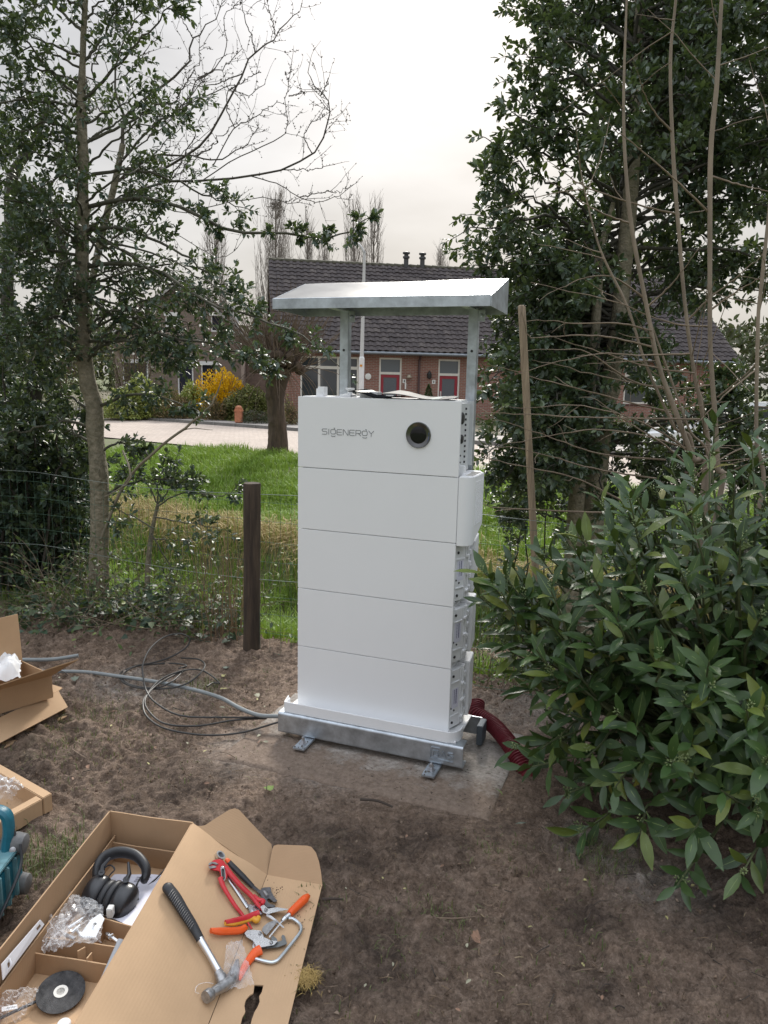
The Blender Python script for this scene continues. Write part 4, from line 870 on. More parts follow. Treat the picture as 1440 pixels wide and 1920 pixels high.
def tools():
    # hammer
    T = thing('claw_hammer', 'claw hammer with black ribbed rubber grip and steel shaft, nearest the folded lid hinge', 'hammer', S5(300, 700, 0))
    hp = [(62, 375, .019), (130, 465, .019), (200, 580, .018), (270, 690, .017), (343, 822, .016)]
    M = MB(); tube5(M, [(45, 350, .019)] + hp, [.009, .0185, .019, .0175, .016, .0135], 14, .8, ns=30); g = M.build('grip', BLK, T, world=True, smooth=50)
    M = MB()
    for k in range(17):
        x, y = 85 + k * 11.0, 415 + k * 18.2; w_ = 44 - k * .8
        tube5(M, [(x - w_ * .3, y + w_ * .75, .032), (x + w_ * .25, y - w_ * .1, .0365), (x + w_ * .8, y - w_ * .75, .030)], .0012, 5, ns=6)
    M.build('grip_rib', mat('rubber_worn', (.10, .10, .105), .45), g, world=True)
    M = MB(); tube5(M, [(335, 810, .016), (420, 950, .016), (510, 1110, .017)], [.0115, .0098, .0105], 14); M.build('shaft', mat('satin_steel', (.66, .67, .69), .28, metal=.9), T, world=True)
    M = MB(); tube5(M, [(488, 1085, .018), (515, 1130, .02), (535, 1180, .02)], [.0125, .017, .018], 12, .8)
    tube5(M, [(385, 1305, .018), (402, 1293, .018), (425, 1278, .018), (440, 1265, .018), (500, 1230, .02), (545, 1195, .021), (590, 1165, .021)], [.0165, .0178, .0178, .0125, .0145, .018, .017], 16, .9, ns=40)
    tube5(M, [(560, 1190, .021), (610, 1160, .02), (640, 1110, .017), (652, 1050, .013), (657, 985, .007)], [.016, .0135, .010, .007, .003], 10, .8)
    tube5(M, [(545, 1170, .021), (590, 1130, .02), (612, 1085, .018), (630, 1040, .014), (644, 990, .009)], [.014, .011, .008, .006, .003], 10, .8)
    M.build('hammer_head', STEELW, T, world=True, smooth=40)
    # water pump pliers
    T = thing('pump_pliers', 'red water pump pliers with grey toothed jaw lying across the lid', 'pliers', S5(560, 350, 0))
    M = MB(); slab5(M, [(410, 200), (422, 168), (455, 146), (500, 137), (535, 150), (560, 190), (572, 250), (566, 300), (545, 325), (515, 318), (502, 240), (455, 236), (420, 222)], .008, .018); jw = M.build('jaw', REDP, T, world=True, bevel=.002)
    M = MB(); slab5(M, [(408, 178), (430, 160), (470, 165), (496, 182), (470, 186), (440, 178), (412, 196)], .018, .021); slab5(M, [(408, 200), (450, 192), (478, 196), (470, 212), (420, 222)], .018, .021); M.build('jaw_teeth', STEELW, jw, world=True, bevel=.001)
    M = MB(); slab5(M, [(510, 205), (528, 192), (548, 205), (556, 305), (540, 325), (520, 312)], .018, .0195); s_ = M.build('slot_rim', STEELC, jw, world=True)
    M = MB(); slab5(M, [(519, 212), (530, 204), (541, 212), (547, 300), (538, 312), (528, 302)], .0195, .0205); M.build('slot', DARK, jw, world=True)
    M = MB(); M.lathe([(.005, 0), (.005, .004), (.003, .005)], S5(531, 215, .0205), LN, 12); M.build('pivot_bolt', STEELC, jw, world=True)
    M = MB(); tube5(M, [(512, 300, .013), (530, 360, .013), (575, 440, .012), (640, 540, .011), (700, 615, .01), (775, 728, .008)], [.011, .0085, .0075, .007, .006, .003], 10, .75); M.build('handle', REDP, T, world=True)
    M = MB(); tube5(M, [(550, 200, .018), (600, 272, .018), (690, 372, .017), (775, 455, .016), (840, 540, .014), (905, 604, .010)], [.010, .0105, .0095, .009, .007, .003], 10, .75); M.build('handle', REDP, T, world=True)
    # adjustable wrench
    T = thing('adjustable_wrench', 'adjustable wrench with black grip and orange end, half under the red pliers', 'wrench', S5(760, 330, 0))
    M = MB(); tube5(M, [(578, 158, .011), (620, 205, .011), (700, 285, .011), (785, 372, .011)], [.0095, .0115, .0115, .0088], 12, .7); M.build('grip', BLK, T, world=True)
    M = MB(); tube5(M, [(553, 140, .011), (568, 150, .011), (582, 163, .011)], [.006, .0092, .0095], 12, .75); M.build('grip_end', ORG, T, world=True)
    M = MB(); tube5(M, [(780, 366, .011), (830, 405, .011), (872, 432, .011)], [.0075, .0065, .011], 8, .55)
    slab5(M, [(850, 450), (838, 410), (868, 378), (934, 374), (938, 410), (962, 455), (992, 492), (962, 505), (918, 468), (902, 484), (922, 514), (976, 530), (962, 549), (900, 546), (868, 500)], .003, .017); M.build('wrench_head', STEELD, T, world=True, bevel=.0015)
    M = MB(); M.tube([S5(880, 415, .018), S5(905, 455, .018)], .006, 12); M.build('worm_screw', STEELW, T, world=True)
    # ring spanner
    T = thing('ratchet_spanner', 'grey steel ring spanner lying under the red pliers', 'spanner', S5(660, 400, 0))
    M = MB(); tube5(M, [(505, 140, .006), (560, 270, .006), (640, 390, .006), (745, 545, .006)], [.005, .0065, .0065, .0085], 8, .6); M.build('shank', STEELC, T, world=True)
    for x, y in ((500, 120), (800, 580)):
        M = MB(); c = S5(x, y, .002); M.lathe([(.011, 0), (.0165, 0), (.0165, .011), (.011, .011), (.011, .0)], c, LN, 20); M.lathe([(.0108, .001), (.0108, .006)], c, LN, 16, 1); M.build('ring', [STEELC, STEELD], T, world=True)
    M = MB(); slab5(M, [(735, 520), (770, 515), (800, 545), (850, 580), (870, 600), (840, 612), (760, 600)], .002, .010); M.build('ratchet_head', STEELC, T, world=True, bevel=.002)
    # insulated pliers
    T = thing('insulated_pliers', 'insulated long nose pliers with red and yellow handles', 'pliers', S5(700, 640, 0))
    M = MB(); tube5(M, [(552, 672, .016), (620, 662, .017), (720, 636, .018), (800, 604, .019), (838, 588, .02)], [.007, .0095, .0095, .0098, .008], 12, .8); M.build('handle', REDP, T, world=True)
    M = MB(); tube5(M, [(548, 684, .013), (620, 682, .014), (720, 658, .015), (780, 640, .016), (815, 655, .016), (836, 625, .018)], [.006, .009, .0075, .0085, .010, .007], 12, .8); M.build('grip_inlay', YEL, T, world=True)
    M = MB(); tube5(M, [(790, 440, .02), (830, 480, .02), (868, 492, .018), (862, 520, .018)], [.005, .008, .009, .006], 10, .8); M.build('handle', REDP, T, world=True)
    M = MB(); slab5(M, [(845, 540), (880, 524), (912, 556), (985, 545), (1078, 558), (1078, 566), (1000, 580), (905, 604), (870, 590)], .014, .023); tube5(M, [(905, 610, .014), (970, 655, .012), (1046, 718, .008)], [.006, .0045, .002], 8); M.build('plier_jaw', STEELC, T, world=True, bevel=.0012)
    M = MB(); M.lathe([(.006, 0), (.006, .003), (.004, .004)], S5(893, 570, .023), LN, 14); M.build('pivot_bolt', STEELW, T, world=True)
    # shears
    T = thing('cable_shears', 'anvil shears with bright orange handles and broad polished jaws', 'shears', S5(800, 830, 0))
    M = MB(); tube5(M, [(428, 742, .012), (500, 748, .012), (600, 746, .012), (680, 738, .013), (722, 712, .014)], [.008, .0115, .0112, .0115, .010], 12, .75); M.build('handle', ORG, T, world=True)
    M = MB(); tube5(M, [(848, 905, .013), (810, 925, .013), (760, 980, .012), (715, 1045, .011), (690, 1100, .010), (672, 1160, .009)], [.0155, .0145, .012, .0105, .0088, .003], 12, .75); M.build('handle', ORG, T, world=True)
    M = MB(); slab5(M, [(712, 765), (735, 738), (790, 735), (852, 742), (880, 798), (930, 822), (998, 830), (962, 866), (870, 882), (815, 884), (785, 832), (730, 798)], .010, .020); slab5(M, [(782, 840), (860, 878), (858, 892), (780, 890)], .006, .014); M.build('shear_body', STEELC, T, world=True, bevel=.0015)
    M = MB(); slab5(M, [(858, 745), (868, 712), (905, 678), (972, 652), (992, 668), (950, 722), (900, 782)], .012, .017); M.build('blade', STEELW, T, world=True, bevel=.001)
    M = MB(); slab5(M, [(858, 886), (960, 868), (998, 832), (1024, 828), (1032, 815), (1022, 795), (1034, 775), (1054, 786), (1072, 855), (1000, 882), (900, 896)], .004, .012); slab5(M, [(935, 800), (955, 785), (985, 810), (990, 830), (940, 822)], .006, .012); M.build('anvil', mat('anvil_grey', (.17, .18, .18), .5, metal=.5), T, world=True, bevel=.001)
    M = MB()
    for x, y in ((843, 768), (938, 845)): M.lathe([(.0062, 0), (.0062, .003), (.0035, .005)], S5(x, y, .02), LN, 6)
    M.build('bolt', STEELW, T, world=True)
    # small frame saw
    T = thing('frame_saw', 'small saw with orange handle and bent steel frame at the outer lid edge', 'saw', S5(1150, 650, 0))
    M = MB(); tube5(M, [(1092, 605, .014), (1120, 572, .014), (1180, 515, .014), (1222, 475, .014), (1250, 448, .014)], [.010, .0122, .0132, .0138, .0085], 14); M.build('handle', ORG, T, world=True)
    M = MB(); tube5(M, [(1030, 662, .012), (1052, 640, .012), (1056, 636, .012), (1098, 600, .013)], [.006, .0085, .0075, .008], 12); M.build('ferrule', STEELC, T, world=True)
    M = MB(); tube5(M, [(1085, 638, .012), (1120, 642, .01), (1170, 678, .008), (1190, 715, .008), (1182, 758, .008), (1100, 865, .007), (1010, 975, .007), (975, 1002, .007), (935, 1010, .007), (870, 998, .007), (805, 980, .007)], .0052, 10, ns=60); M.build('saw_frame', mat('zinc_steel', (.58, .64, .68), .3, metal=.9), T, world=True)
    M = MB(); slab5(M, [(1038, 662), (1030, 655), (918, 790), (922, 806)], .009, .0105); M.build('saw_blade', STEELC, T, world=True)
tools()
def crumple(name, P, th_amp, seed, m, parent=None, n=18, lift=.02):
    """thin crumpled film over the four points"""
    P = [np.asarray(p, float) for p in P]; V = []; r = np.random.default_rng(seed); ph = r.random(12) * 6
    for j in range(n + 1):
        for i in range(n + 1):
            u, v = i / n, j / n; p = (P[0] * (1 - u) + P[1] * u) * (1 - v) + (P[3] * (1 - u) + P[2] * u) * v
            h = abs(math.sin(7 * u + ph[0] + 3 * v)) + abs(math.sin(9 * v + ph[1] - 4 * u)) + .7 * abs(math.sin(17 * (u + v) + ph[2])) + r.random() * .9
            e = min(u, 1 - u, v, 1 - v); V.append(p + np.array([r.normal(0, .2), r.normal(0, .2), 0]) * th_amp + np.array([0, 0, th_amp * h + lift * min(1, e * 5)]))
    F = [(j * (n + 1) + i, j * (n + 1) + i + 1, (j + 1) * (n + 1) + i + 1, (j + 1) * (n + 1) + i) for j in range(n) for i in range(n)]
    return fast(name, V, F, [m], parent, smooth=(seed % 2 == 0))
tag(crumple('plastic_wrap', [S5(560, 880, .002), S5(690, 850, .002), S5(800, 1230, .002), S5(520, 1290, .002)], .006, 4, CLEAR, n=20, lift=.006), 'crumpled clear plastic wrap caught under the hammer head', 'plastic wrap')
M = MB(); tube5(M, [(450, 1190, .003), (400, 1180, .003), (340, 1190, .003), (305, 1220, .003), (300, 1260, .003), (330, 1272, .003)], .0009, 5); tag(M.build('plastic_strip', clearmat('clear_strip', alpha=.9), smooth=60), 'curled sliver of clear plastic beside the hammer head on the lid', 'plastic strip')
M = MB()
for k in range(46):
    x, y = (980 + rng.normal(0, 38), 420 + rng.normal(0, 45)) if k < 24 else (1180 + rng.normal(0, 40), 650 + rng.normal(0, 40)); s_ = float(rng.uniform(.0008, .0022)); c = S5(x, y, .0005); M.lathe([(s_, 0), (s_ * .6, s_)], c, LN, 5)
M.build('soil_crumb', mat('crumb', (.06, .042, .03), .95))['kind'] = 'stuff'
# ---- inside the long box
def inbox():
    # ear defenders
    T = thing('ear_defenders', 'black padded ear defenders with thick headband lying in the open box', 'ear defenders', gp(210, 1690, .01)); up = nrm((.1, .75, .66)); exx = nrm((.93, -.30, -.10))
    for c, sgn, nm in ((gp(183, 1676, .085), -1, 0), (gp(229, 1690, .085), 1, 1)):
        M = MB(); M.tube([c + exx * sgn * q for q in (-.024, -.020, -.006, .008, .022, .033, .040, .043)], [.030, .040, .0445, .0445, .0425, .036, .024, .008], 22, flat=1.28, up=up); cup = M.build('ear_cup', BLKP, T, world=True, smooth=60)
        M = MB(); M.tube([c - exx * sgn * q for q in (.024, .028, .04, .046)], [.036, .041, .041, .034], 22, flat=1.28, up=up); M.build('cushion', BLK, cup, world=True, smooth=60)
        k = c + up * .055 + np.array([0, -.012, .018]); M = MB(); M.tube([k, k + up * .02 + exx * .004 * sgn, k + up * .05 - exx * .012 * sgn], [.009, .007, .004], 8).lathe([(.010, 0), (.010, .006)], k, (0, -.6, .8), 12); M.build('hinge_arm', BLKP, cup, world=True)
    c = gp(229, 1690, .085); M = MB(); q = gp(206, 1709, .098); M.box(q[0] - .007, q[0] + .011, q[1] - .012, q[1] + .012, q[2] - .016, q[2] + .016); M.build('sticker', mat('sticker_white', (.55, .55, .53), .6), T, world=True, bevel=.002)
    q = gp(222, 1718, .05); M = MB(); M.lathe([(.015, -.01), (.016, .008), (.013, .012)], q, (.1, -.8, .3), 14); M.build('dial', BLKP, T, world=True)
    hb = spline([gp(181, 1650, .10), gp(183, 1626, .125), gp(198, 1606, .14), (gp(225, 1598, .145)), gp(254, 1604, .14), gp(271, 1622, .125), gp(274, 1640, .105), gp(268, 1656, .09)], 40)
    M = MB(); M.tube(hb, np.concatenate([[.006], np.linspace(.013, .0155, 8), np.full(22, .0155), np.linspace(.0155, .012, 8), [.005]]), 14, flat=1.55, up=(.1, -.8, .5)); M.build('headband', BLK, T, world=True, smooth=60)
    M = MB(); M.tube(spline([gp(190, 1632, .12), gp(205, 1622, .13), gp(215, 1630, .13), gp(205, 1642, .12), gp(198, 1660, .11)], 20), .0025, 6).tube(spline([gp(268, 1640, .11), gp(258, 1655, .12), gp(256, 1668, .1), gp(259, 1688, .08)], 16), .003, 6).tube(spline([gp(256, 1680, .05), gp(276, 1662, .05), gp(300, 1640, .06), gp(330, 1606, .09)], 12), .0026, 6); M.build('cable', BLKP, T, world=True)
    # instruction sheets
    PAP = mat('paper', (.66, .66, .74), .7)
    T = thing('instruction_sheet', 'white printed instruction sheet lying under the ear defenders', 'paper sheet', gp(250, 1690, .03))
    q = [gp(150, 1702, .02), gp(255, 1738, .09), gp(322, 1640, .05), gp(215, 1640, .03)]; pg = wavy(MB(), *q, .0006, 12, 12, amp=.004, seed=3).build('page', PAP, T, world=True)
    M = MB()
    for k in range(20):
        v = .06 + k * .045; L_ = .10 + .5 * rng.random(); u0 = .62 - (.18 if k % 4 else .5)
        def pt(u, v): return (q[0] * (1 - u) + q[1] * u) * (1 - v) + (q[3] * (1 - u) + q[2] * u) * v + nrm(np.cross(q[1] - q[0], q[3] - q[0])) * (.005 + .004 * (math.sin(u * 5.1 + 3) * math.sin(v * 4.3 + 6) + .5 * math.sin(9 * u + 5 * v + 3)) - .003)
        u1 = min(.95, u0 + L_ * .5); M.add([pt(u0, v), pt(u1, v), pt(u1, v + .012), pt(u0, v + .012)], [(0, 1, 2, 3)])
    M.build('printed_line', mat('print_grey', (.12, .12, .16), .7), pg, world=True, smooth=0)
    # bag of white fittings
    T = thing('parts_bag', 'crumpled clear plastic bag of white fittings and bolts in the box', 'plastic bag', gp(140, 1740, .05))
    crumple('bag_film', [gp(88, 1785, .09), gp(190, 1775, .09), gp(195, 1705, .08), gp(128, 1678, .09)], .007, 3, CLEAR, T, 22, .012)
    crumple('bag_film', [gp(76, 1796, .08), gp(118, 1792, .08), gp(135, 1722, .09), gp(95, 1728, .09)], .009, 5, CLEAR, T, 16, .01)
    M = MB(); M.sheet([gp(150, 1752, .09), gp(178, 1760, .09), gp(196, 1722, .10), (gp(188, 1712, .10)), gp(170, 1724, .10)], .004); f_ = M.build('fitting', mat('fitting_white', (.70, .72, .74), .5), T, world=True, bevel=.001)
    M = MB(); c = gp(178, 1733, .1); M.lathe([(.005, 0), (.005, .002)], c, (0, 0, 1), 12); M.build('screw_hole', DARK, f_, world=True)
    M = MB()
    for a, b in (((128, 1740), (155, 1722)), ((135, 1748), (150, 1735)), ((120, 1752), (140, 1760))): M.tube([gp(*a, .10), gp(*b, .105)], .005, 8)
    M.build('bolt', STEELC, T, world=True)
    M = MB()
    for k in range(5): M.tube(spline([gp(145 + 6 * k, 1745 + 4 * k, .08), gp(155 + 5 * k, 1757, .095), gp(165 + 4 * k, 1750 + 3 * k, .08)], 8), .004, 6)
    M.build('strap', MATS['fitting_white'], T, world=True)
    # white perforated rail leaning on the left wall
    T = thing('plastic_rail', 'white slotted plastic strip leaning on the left side of the open box', 'plastic strip', gp(40, 1780, .1))
    a0, a1, b1, b0 = (onpl(a, b, bx(.016 + k * .004, 0, .1), np.array([-EL[1], EL[0], 0])) for k, (a, b) in enumerate(((3, 1808), (76, 1724), (84, 1733), (6, 1838)))); M = MB(); M.sheet([b0, b1, a1, a0], .003); rl = M.build('strip', mat('rail_white', (.66, .66, .69), .5), T, world=True, bevel=.0008)
    def rq(u, v): return (b0 * (1 - u) + b1 * u) * (1 - v) + (a0 * (1 - u) + a1 * u) * v
    nn = nrm(np.cross(b1 - b0, a0 - b0)); nn = nn if nn @ (EYEP - a0) > 0 else -nn
    M = MB()
    for u in (.12, .84): M.hexa([rq(u, .35), rq(u + .09, .35), rq(u + .09, .65), rq(u, .65)], [p + nn * .001 for p in (rq(u, .35), rq(u + .09, .35), rq(u + .09, .65), rq(u, .65))])
    M.build('slot', mat('slot_brown', (.16, .10, .06), .8), rl, world=True)
    M = MB(); M.tube(spline([rq(.13, .2) + nn * .003, rq(.14, .5) + nn * .008, rq(.16, .85) + nn * .003], 8), .003, 6); M.build('clip', rl.data.materials[0], rl, world=True)
    # tube and bolt
    T = thing('grey_tube', 'short light grey plastic tube leaning over the box dividers', 'tube', gp(210, 1800, .06)); M = MB(); a, b = gp(229, 1763, .115), gp(196, 1838, .06); M.tube([a, b], .0125, 18).tube([a + (a - b) * .0, a + (a - b) * .002], .0095, 16); M.build('tube_body', mat('tube_grey', (.38, .40, .42), .45), T, world=True)
    T = thing('anchor_bolt', 'shiny expansion bolt lying beside the grey tube', 'bolt', gp(208, 1758, .08)); M = MB(); M.tube([gp(199, 1750, .085), gp(204, 1753, .085), gp(204.5, 1753.3, .085), gp(224, 1768, .08)], [.003, .008, .005, .005], 10).lathe([(.010, 0), (.010, .004)], gp(208, 1756, .085), nrm(gp(224, 1768, .08) - gp(199, 1750, .085)), 6); M.build('shank', STEELC, T, world=True)
    # cutting disc
    c = gp(114, 1860, .034); ax = nrm((.10, -.16, .97)); T = thing('cutting_disc', 'worn black cutting disc with metal centre ring on the box floor', 'cutting disc', c)
    M = MB(); M.lathe([(.0112, 0), (.064, 0), (.064, .0022), (.0112, .0022), (.0112, 0)], c, ax, 64); M.build('abrasive', mat('abrasive_black', (.018, .019, .021), .8, var=.6, vscale=45, bump=.5, bscale=500, col2=(.09, .09, .092)), T, world=True)
    M = MB(); M.lathe([(.0110, .0022), (.019, .0022), (.019, .0032), (.0110, .0032), (.0110, .0022)], c + np.array([0, 0, 0]), ax, 40); M.build('centre_ring', mat('ring_zinc', (.62, .60, .55), .45, metal=.5), T, world=True)
    # black rod and labelled bag
    T = thing('black_rod', 'thin black plastic rod reaching from the small bag to the cutting disc', 'rod', gp(50, 1885, .03)); M = MB(); M.tube([gp(-6, 1912, .03), gp(78, 1873, .03)], .005, 8, flat=.7); M.build('rod', BLKP, T, world=True)
    T = thing('labelled_bag', 'small clear plastic bag with white printed label at the near end of the box', 'plastic bag', gp(18, 1895, .05)); crumple('bag_film', [gp(-10, 1930, .04), gp(40, 1925, .04), gp(75, 1862, .04), gp(-4, 1872, .07)], .008, 7, CLEAR, T, 18, .02)
    M = MB(); lq = [gp(3, 1897, .075), gp(33, 1891, .075), gp(32, 1883, .078), gp(3, 1888, .078)]; M.sheet(lq, .0006); lb = M.build('paper_label', mat('label_white', (.75, .75, .76), .6), T, world=True)
    M = MB(); nn = np.array([0, 0, .0008])
    for k in range(5): u = .35 + k * .11; p = lambda a, b: (lq[0] * (1 - a) + lq[1] * a) * (1 - b) + (lq[3] * (1 - a) + lq[2] * a) * b + nn; M.add([p(u, .42), p(u + .08, .42), p(u + .08, .58), p(u, .58)], [(0, 1, 2, 3)])
    M.build('label_print', DARK, lb, world=True, smooth=0)
    T = thing('white_stopper', 'round white plastic cap at the near end of the box floor', 'cap', gp(120, 1924, .02)); M = MB(); M.lathe([(.018, 0), (.018, .008), (.015, .012), (.004, .013)], gp(120, 1924, .014), (0, 0, 1), 24); M.build('cap', MATS['fitting_white'], T, world=True)
inbox()
# ---- open carton on a flattened one, far left
def carton_left():
    FR = gp(97, 1264.5, .22); FL = gp(0, 1292, .22); BRr = gp(41.5, 1239, .22); e1 = nrm(FL - FR); L1 = .62; FLx = FR + e1 * L1; e2 = BRr - FR; BLx = FLx + e2; zb = at(98, 1306, FR[1])[2]
    T = thing('open_carton', 'open brown carton with upright back flap and white plastic inside', 'cardboard box', [FR[0], FR[1], zb])
    def lo(p): return np.array([p[0], p[1], zb])
    th = .005
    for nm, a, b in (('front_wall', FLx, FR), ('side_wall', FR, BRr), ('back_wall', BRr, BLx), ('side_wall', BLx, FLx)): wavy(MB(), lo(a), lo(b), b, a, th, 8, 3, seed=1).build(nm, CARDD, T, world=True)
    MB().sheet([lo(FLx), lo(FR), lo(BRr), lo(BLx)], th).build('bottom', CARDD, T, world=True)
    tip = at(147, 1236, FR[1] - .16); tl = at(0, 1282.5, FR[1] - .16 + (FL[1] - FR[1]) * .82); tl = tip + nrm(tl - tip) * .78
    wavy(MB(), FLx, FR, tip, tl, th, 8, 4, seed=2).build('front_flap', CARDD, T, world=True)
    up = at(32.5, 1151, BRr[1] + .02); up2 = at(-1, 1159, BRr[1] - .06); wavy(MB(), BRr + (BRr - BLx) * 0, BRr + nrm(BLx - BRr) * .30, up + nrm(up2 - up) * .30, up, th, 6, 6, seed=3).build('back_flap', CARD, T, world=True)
    o = crumple('plastic_sheet', [gp(-30, 1290, .17), gp(38, 1280, .17), gp(40, 1250, .20), gp(-20, 1244, .20)], .013, 8, mat('film_white', (.78, .78, .78), .4), n=16, lift=.06); tag(o, 'crumpled white plastic sheet inside the open carton', 'plastic sheet')
    T = thing('flat_carton', 'flattened light brown carton lying under the open carton', 'cardboard box', gp(60, 1360, .02))
    a, b, c, d = gp(110, 1295, zb - .01), gp(127, 1326, .05), gp(0, 1393, .04), gp(0, 1345, zb - .01); ext = nrm(c - b); wavy(MB(), c + ext * .3, b, a, d + nrm(d - a) * .3, th, 10, 4, amp=.003, seed=4).build('panel', CARD, T, world=True)
    wavy(MB(), gp(90, 1302, zb - .016), gp(109, 1296, zb - .016), gp(117, 1289, zb - .02), gp(88, 1281, zb - .02), th, 3, 3, seed=5).build('panel', CARD, T, world=True)
    MB().sheet([[a[0], a[1], zb - .012], [b[0] - .02, b[1] + .02, .045], [b[0] - .02, b[1] + .02, .005], [a[0], a[1], .0]], th).build('panel', CARDD, T, world=True)
    p = [c + ext * .3, b, a, d + nrm(d - a) * .3]; MB().sheet([[q[0], q[1], .006] for q in p], .005).build('panel', CARD, T, world=True)
carton_left()
def tray():
    h = .078; K = gp(97.5, 1487, h); e1 = nrm(gp(0, 1432, h) - K); e2 = nrm(gp(0, 1541, h) - K); L = .6; wd = .042
    T = thing('carton_tray', 'shallow thick walled cardboard tray holding clear bubble wrap', 'cardboard tray', [K[0], K[1], 0])
    def q(a, b, z): p = K + e1 * a + e2 * b; return np.array([p[0], p[1], z])
    MB().hexa([q(0, 0, .004), q(L, 0, .004), q(L, wd, .004), q(0, wd, .004)], [q(0, 0, h), q(L, 0, h), q(L, wd, h), q(0, wd, h)]).build('back_wall', CARD, T, world=True, bevel=.003)
    MB().hexa([q(.0, wd + .003, .004), q(wd, wd + .003, .004), q(wd, L, .004), q(.0, L, .004)], [q(.0, wd + .003, h - .002), q(wd, wd + .003, h - .002), q(wd, L, h - .002), q(.0, L, h - .002)]).build('side_wall', CARD, T, world=True, bevel=.003)
    MB().sheet([q(wd, wd, .012), q(L, wd, .012), q(L, L, .012), q(wd, L, .012)], .006).build('bottom', CARDD, T, world=True)
    tag(crumple('bubble_wrap', [gp(-40, 1530, .05), gp(24, 1508, .05), gp(46, 1484, .06), gp(-20, 1462, .06)], .013, 10, CLEAR, n=20, lift=.03), 'crumpled clear bubble wrap lying in the shallow cardboard tray', 'bubble wrap')
tray()
def radio():
    TEAL = mat('teal_plastic', (.008, .115, .165), .4, var=.15, vscale=20, bump=.1, bscale=60); TEALD = mat('teal_dusty', (.10, .22, .25), .65, var=.3, vscale=30); GRB = mat('grey_rubber', (.14, .14, .14), .65, var=.3, vscale=30)
    c = gp(22, 1690, .0); x1 = -1.185; T = thing('site_radio', 'teal site radio with grey corner bumpers and black aerial beside the box', 'radio', (-1.36, 2.12, 0))
    x0, y0, y1 = -1.50, 1.93, 2.27; h = .235
    MB().box(x0, x1, y0, y1, .02, h - .05).build('body', TEAL, T, world=True, bevel=.02, seg=3)
    M = MB()
    for k in range(5): M.box(x1 - .004, x1 + .012, y0 + .06 + k * .05, y0 + .072 + k * .05, .04, h - .06)
    M.box(x1 - .05, x1 + .006, y0 + .05, y1 - .05, h - .056, h - .043); M.build('rib', TEALD, T, world=True, bevel=.003)
    for y in (y0, y1 - .055):
        for z in (.012, h - .075): MB().tube([(x1 - .05, y + .027, z + .035), (x1 - .01, y + .027, z + .036), (x1 + .020, y + .027, z + .034), (x1 + .026, y + .027, z + .033)], [.030, .034, .030, .015], 14, flat=1.1).build('bumper', GRB, T, world=True)
    M = MB()
    for y in (y0 + .027, y1 - .027): M.lathe([(.010, 0), (.010, .004), (.005, .006)], (x1 - .005, y - .036, h - .04), (.3, -.8, .5), 10)
    M.build('screw', STEELW, T, world=True)
    p = spline([(x1 - .03, y1 - .05, h - .05), (x1 - .028, y1 - .035, h + .03), (x1 - .05, y1 - .03, h + .075), (x1 - .16, y1 - .03, h + .085), (x0 + .06, y1 - .03, h + .07), (x0 + .03, y1 - .04, h - .05)], 30)
    MB().tube(p, .017, 10, flat=1.5).build('handle', TEAL, T, world=True)
    a = np.array([x1 + .012, y1 - .05, h - .06]); b = at(17.5, 1534, y1 - .02); MB().tube([a, a + (b - a) * .9, a + (b - a) * .9, b], [.007, .006, .007, .006], 10).build('aerial', BLKP, T, world=True)
    MB().tube(spline([(x1 + .02, y1 - .06, h - .02), (x1 + .035, y1 - .1, h - .08), (x1 + .032, y0 + .1, .08), (x1 + .03, y0 + .04, .02)], 16), .005, 8).build('power_cord', BLKP, T, world=True)
radio()
# ================================================================== PLANTS
def ltemplate(prof, fold, droop, wav=0.):
    """leaf along +x, length 1: midrib and two edges; triangles"""
    n = len(prof); V = []
    for i, (x, w_) in enumerate(prof):
        z = -droop * x * x; wz = wav * (1 if i % 2 else -1) if 0 < i < n - 1 else 0
        V += [(x, 0, z), (x, w_ * math.cos(fold), z + w_ * math.sin(fold) + wz), (x, -w_ * math.cos(fold), z + w_ * math.sin(fold) - wz * .5)]
    F = []
    for i in range(n - 1):
        a, b = 3 * i, 3 * i + 3
        F += [(a, b, b + 1), (a, b + 1, a + 1), (a, b + 2, b), (a, a + 2, b + 2)]
    return np.array(V, float), np.array([f for f in F])
HOLLY = ltemplate([(0, .02), (.25, .20), (.55, .25), (.82, .15), (1, .0)], .35, .12, .035)
OVAL = ltemplate([(0, .02), (.3, .22), (.65, .22), (1, 0)], .3, .15)
LAUR = [ltemplate([(0, .012), (.12, .03), (.3, .105), (.52, .148), (.74, .118), (.9, .05), (1, .0)], f, d, w_) for f, d, w_ in ((.22, .10, .006), (.38, .22, -.008), (.12, .32, .01))]
IVY = ltemplate([(0, .10), (.12, .42), (.35, .26), (.5, .34), (.75, .12), (1, 0)], .12, .12, .02)
BUD = (np.array([(0, 0, 0), (.4, .3, 0), (.4, -.15, .26), (.4, -.15, -.26), (1, 0, 0)], float), np.array([(0, 1, 2), (0, 2, 3), (0, 3, 1), (4, 2, 1), (4, 3, 2), (4, 1, 3)]))
def unit(a): return a / (np.linalg.norm(a, axis=-1, keepdims=True) + 1e-9)
def frames(d, u):
    x = unit(d); z = unit(u - (u * x).sum(1, keepdims=True) * x); y = np.cross(z, x); return np.stack([x, y, z], 2)
def scat(T, pos, M, s):
    V, F = T; n = len(pos); k = len(V)
    W = np.einsum('nij,kj->nki', M * np.asarray(s)[:, None, None], V) + pos[:, None, :]
    return W.reshape(-1, 3), (F[None] + (np.arange(n) * k)[:, None, None]).reshape(-1, F.shape[1])
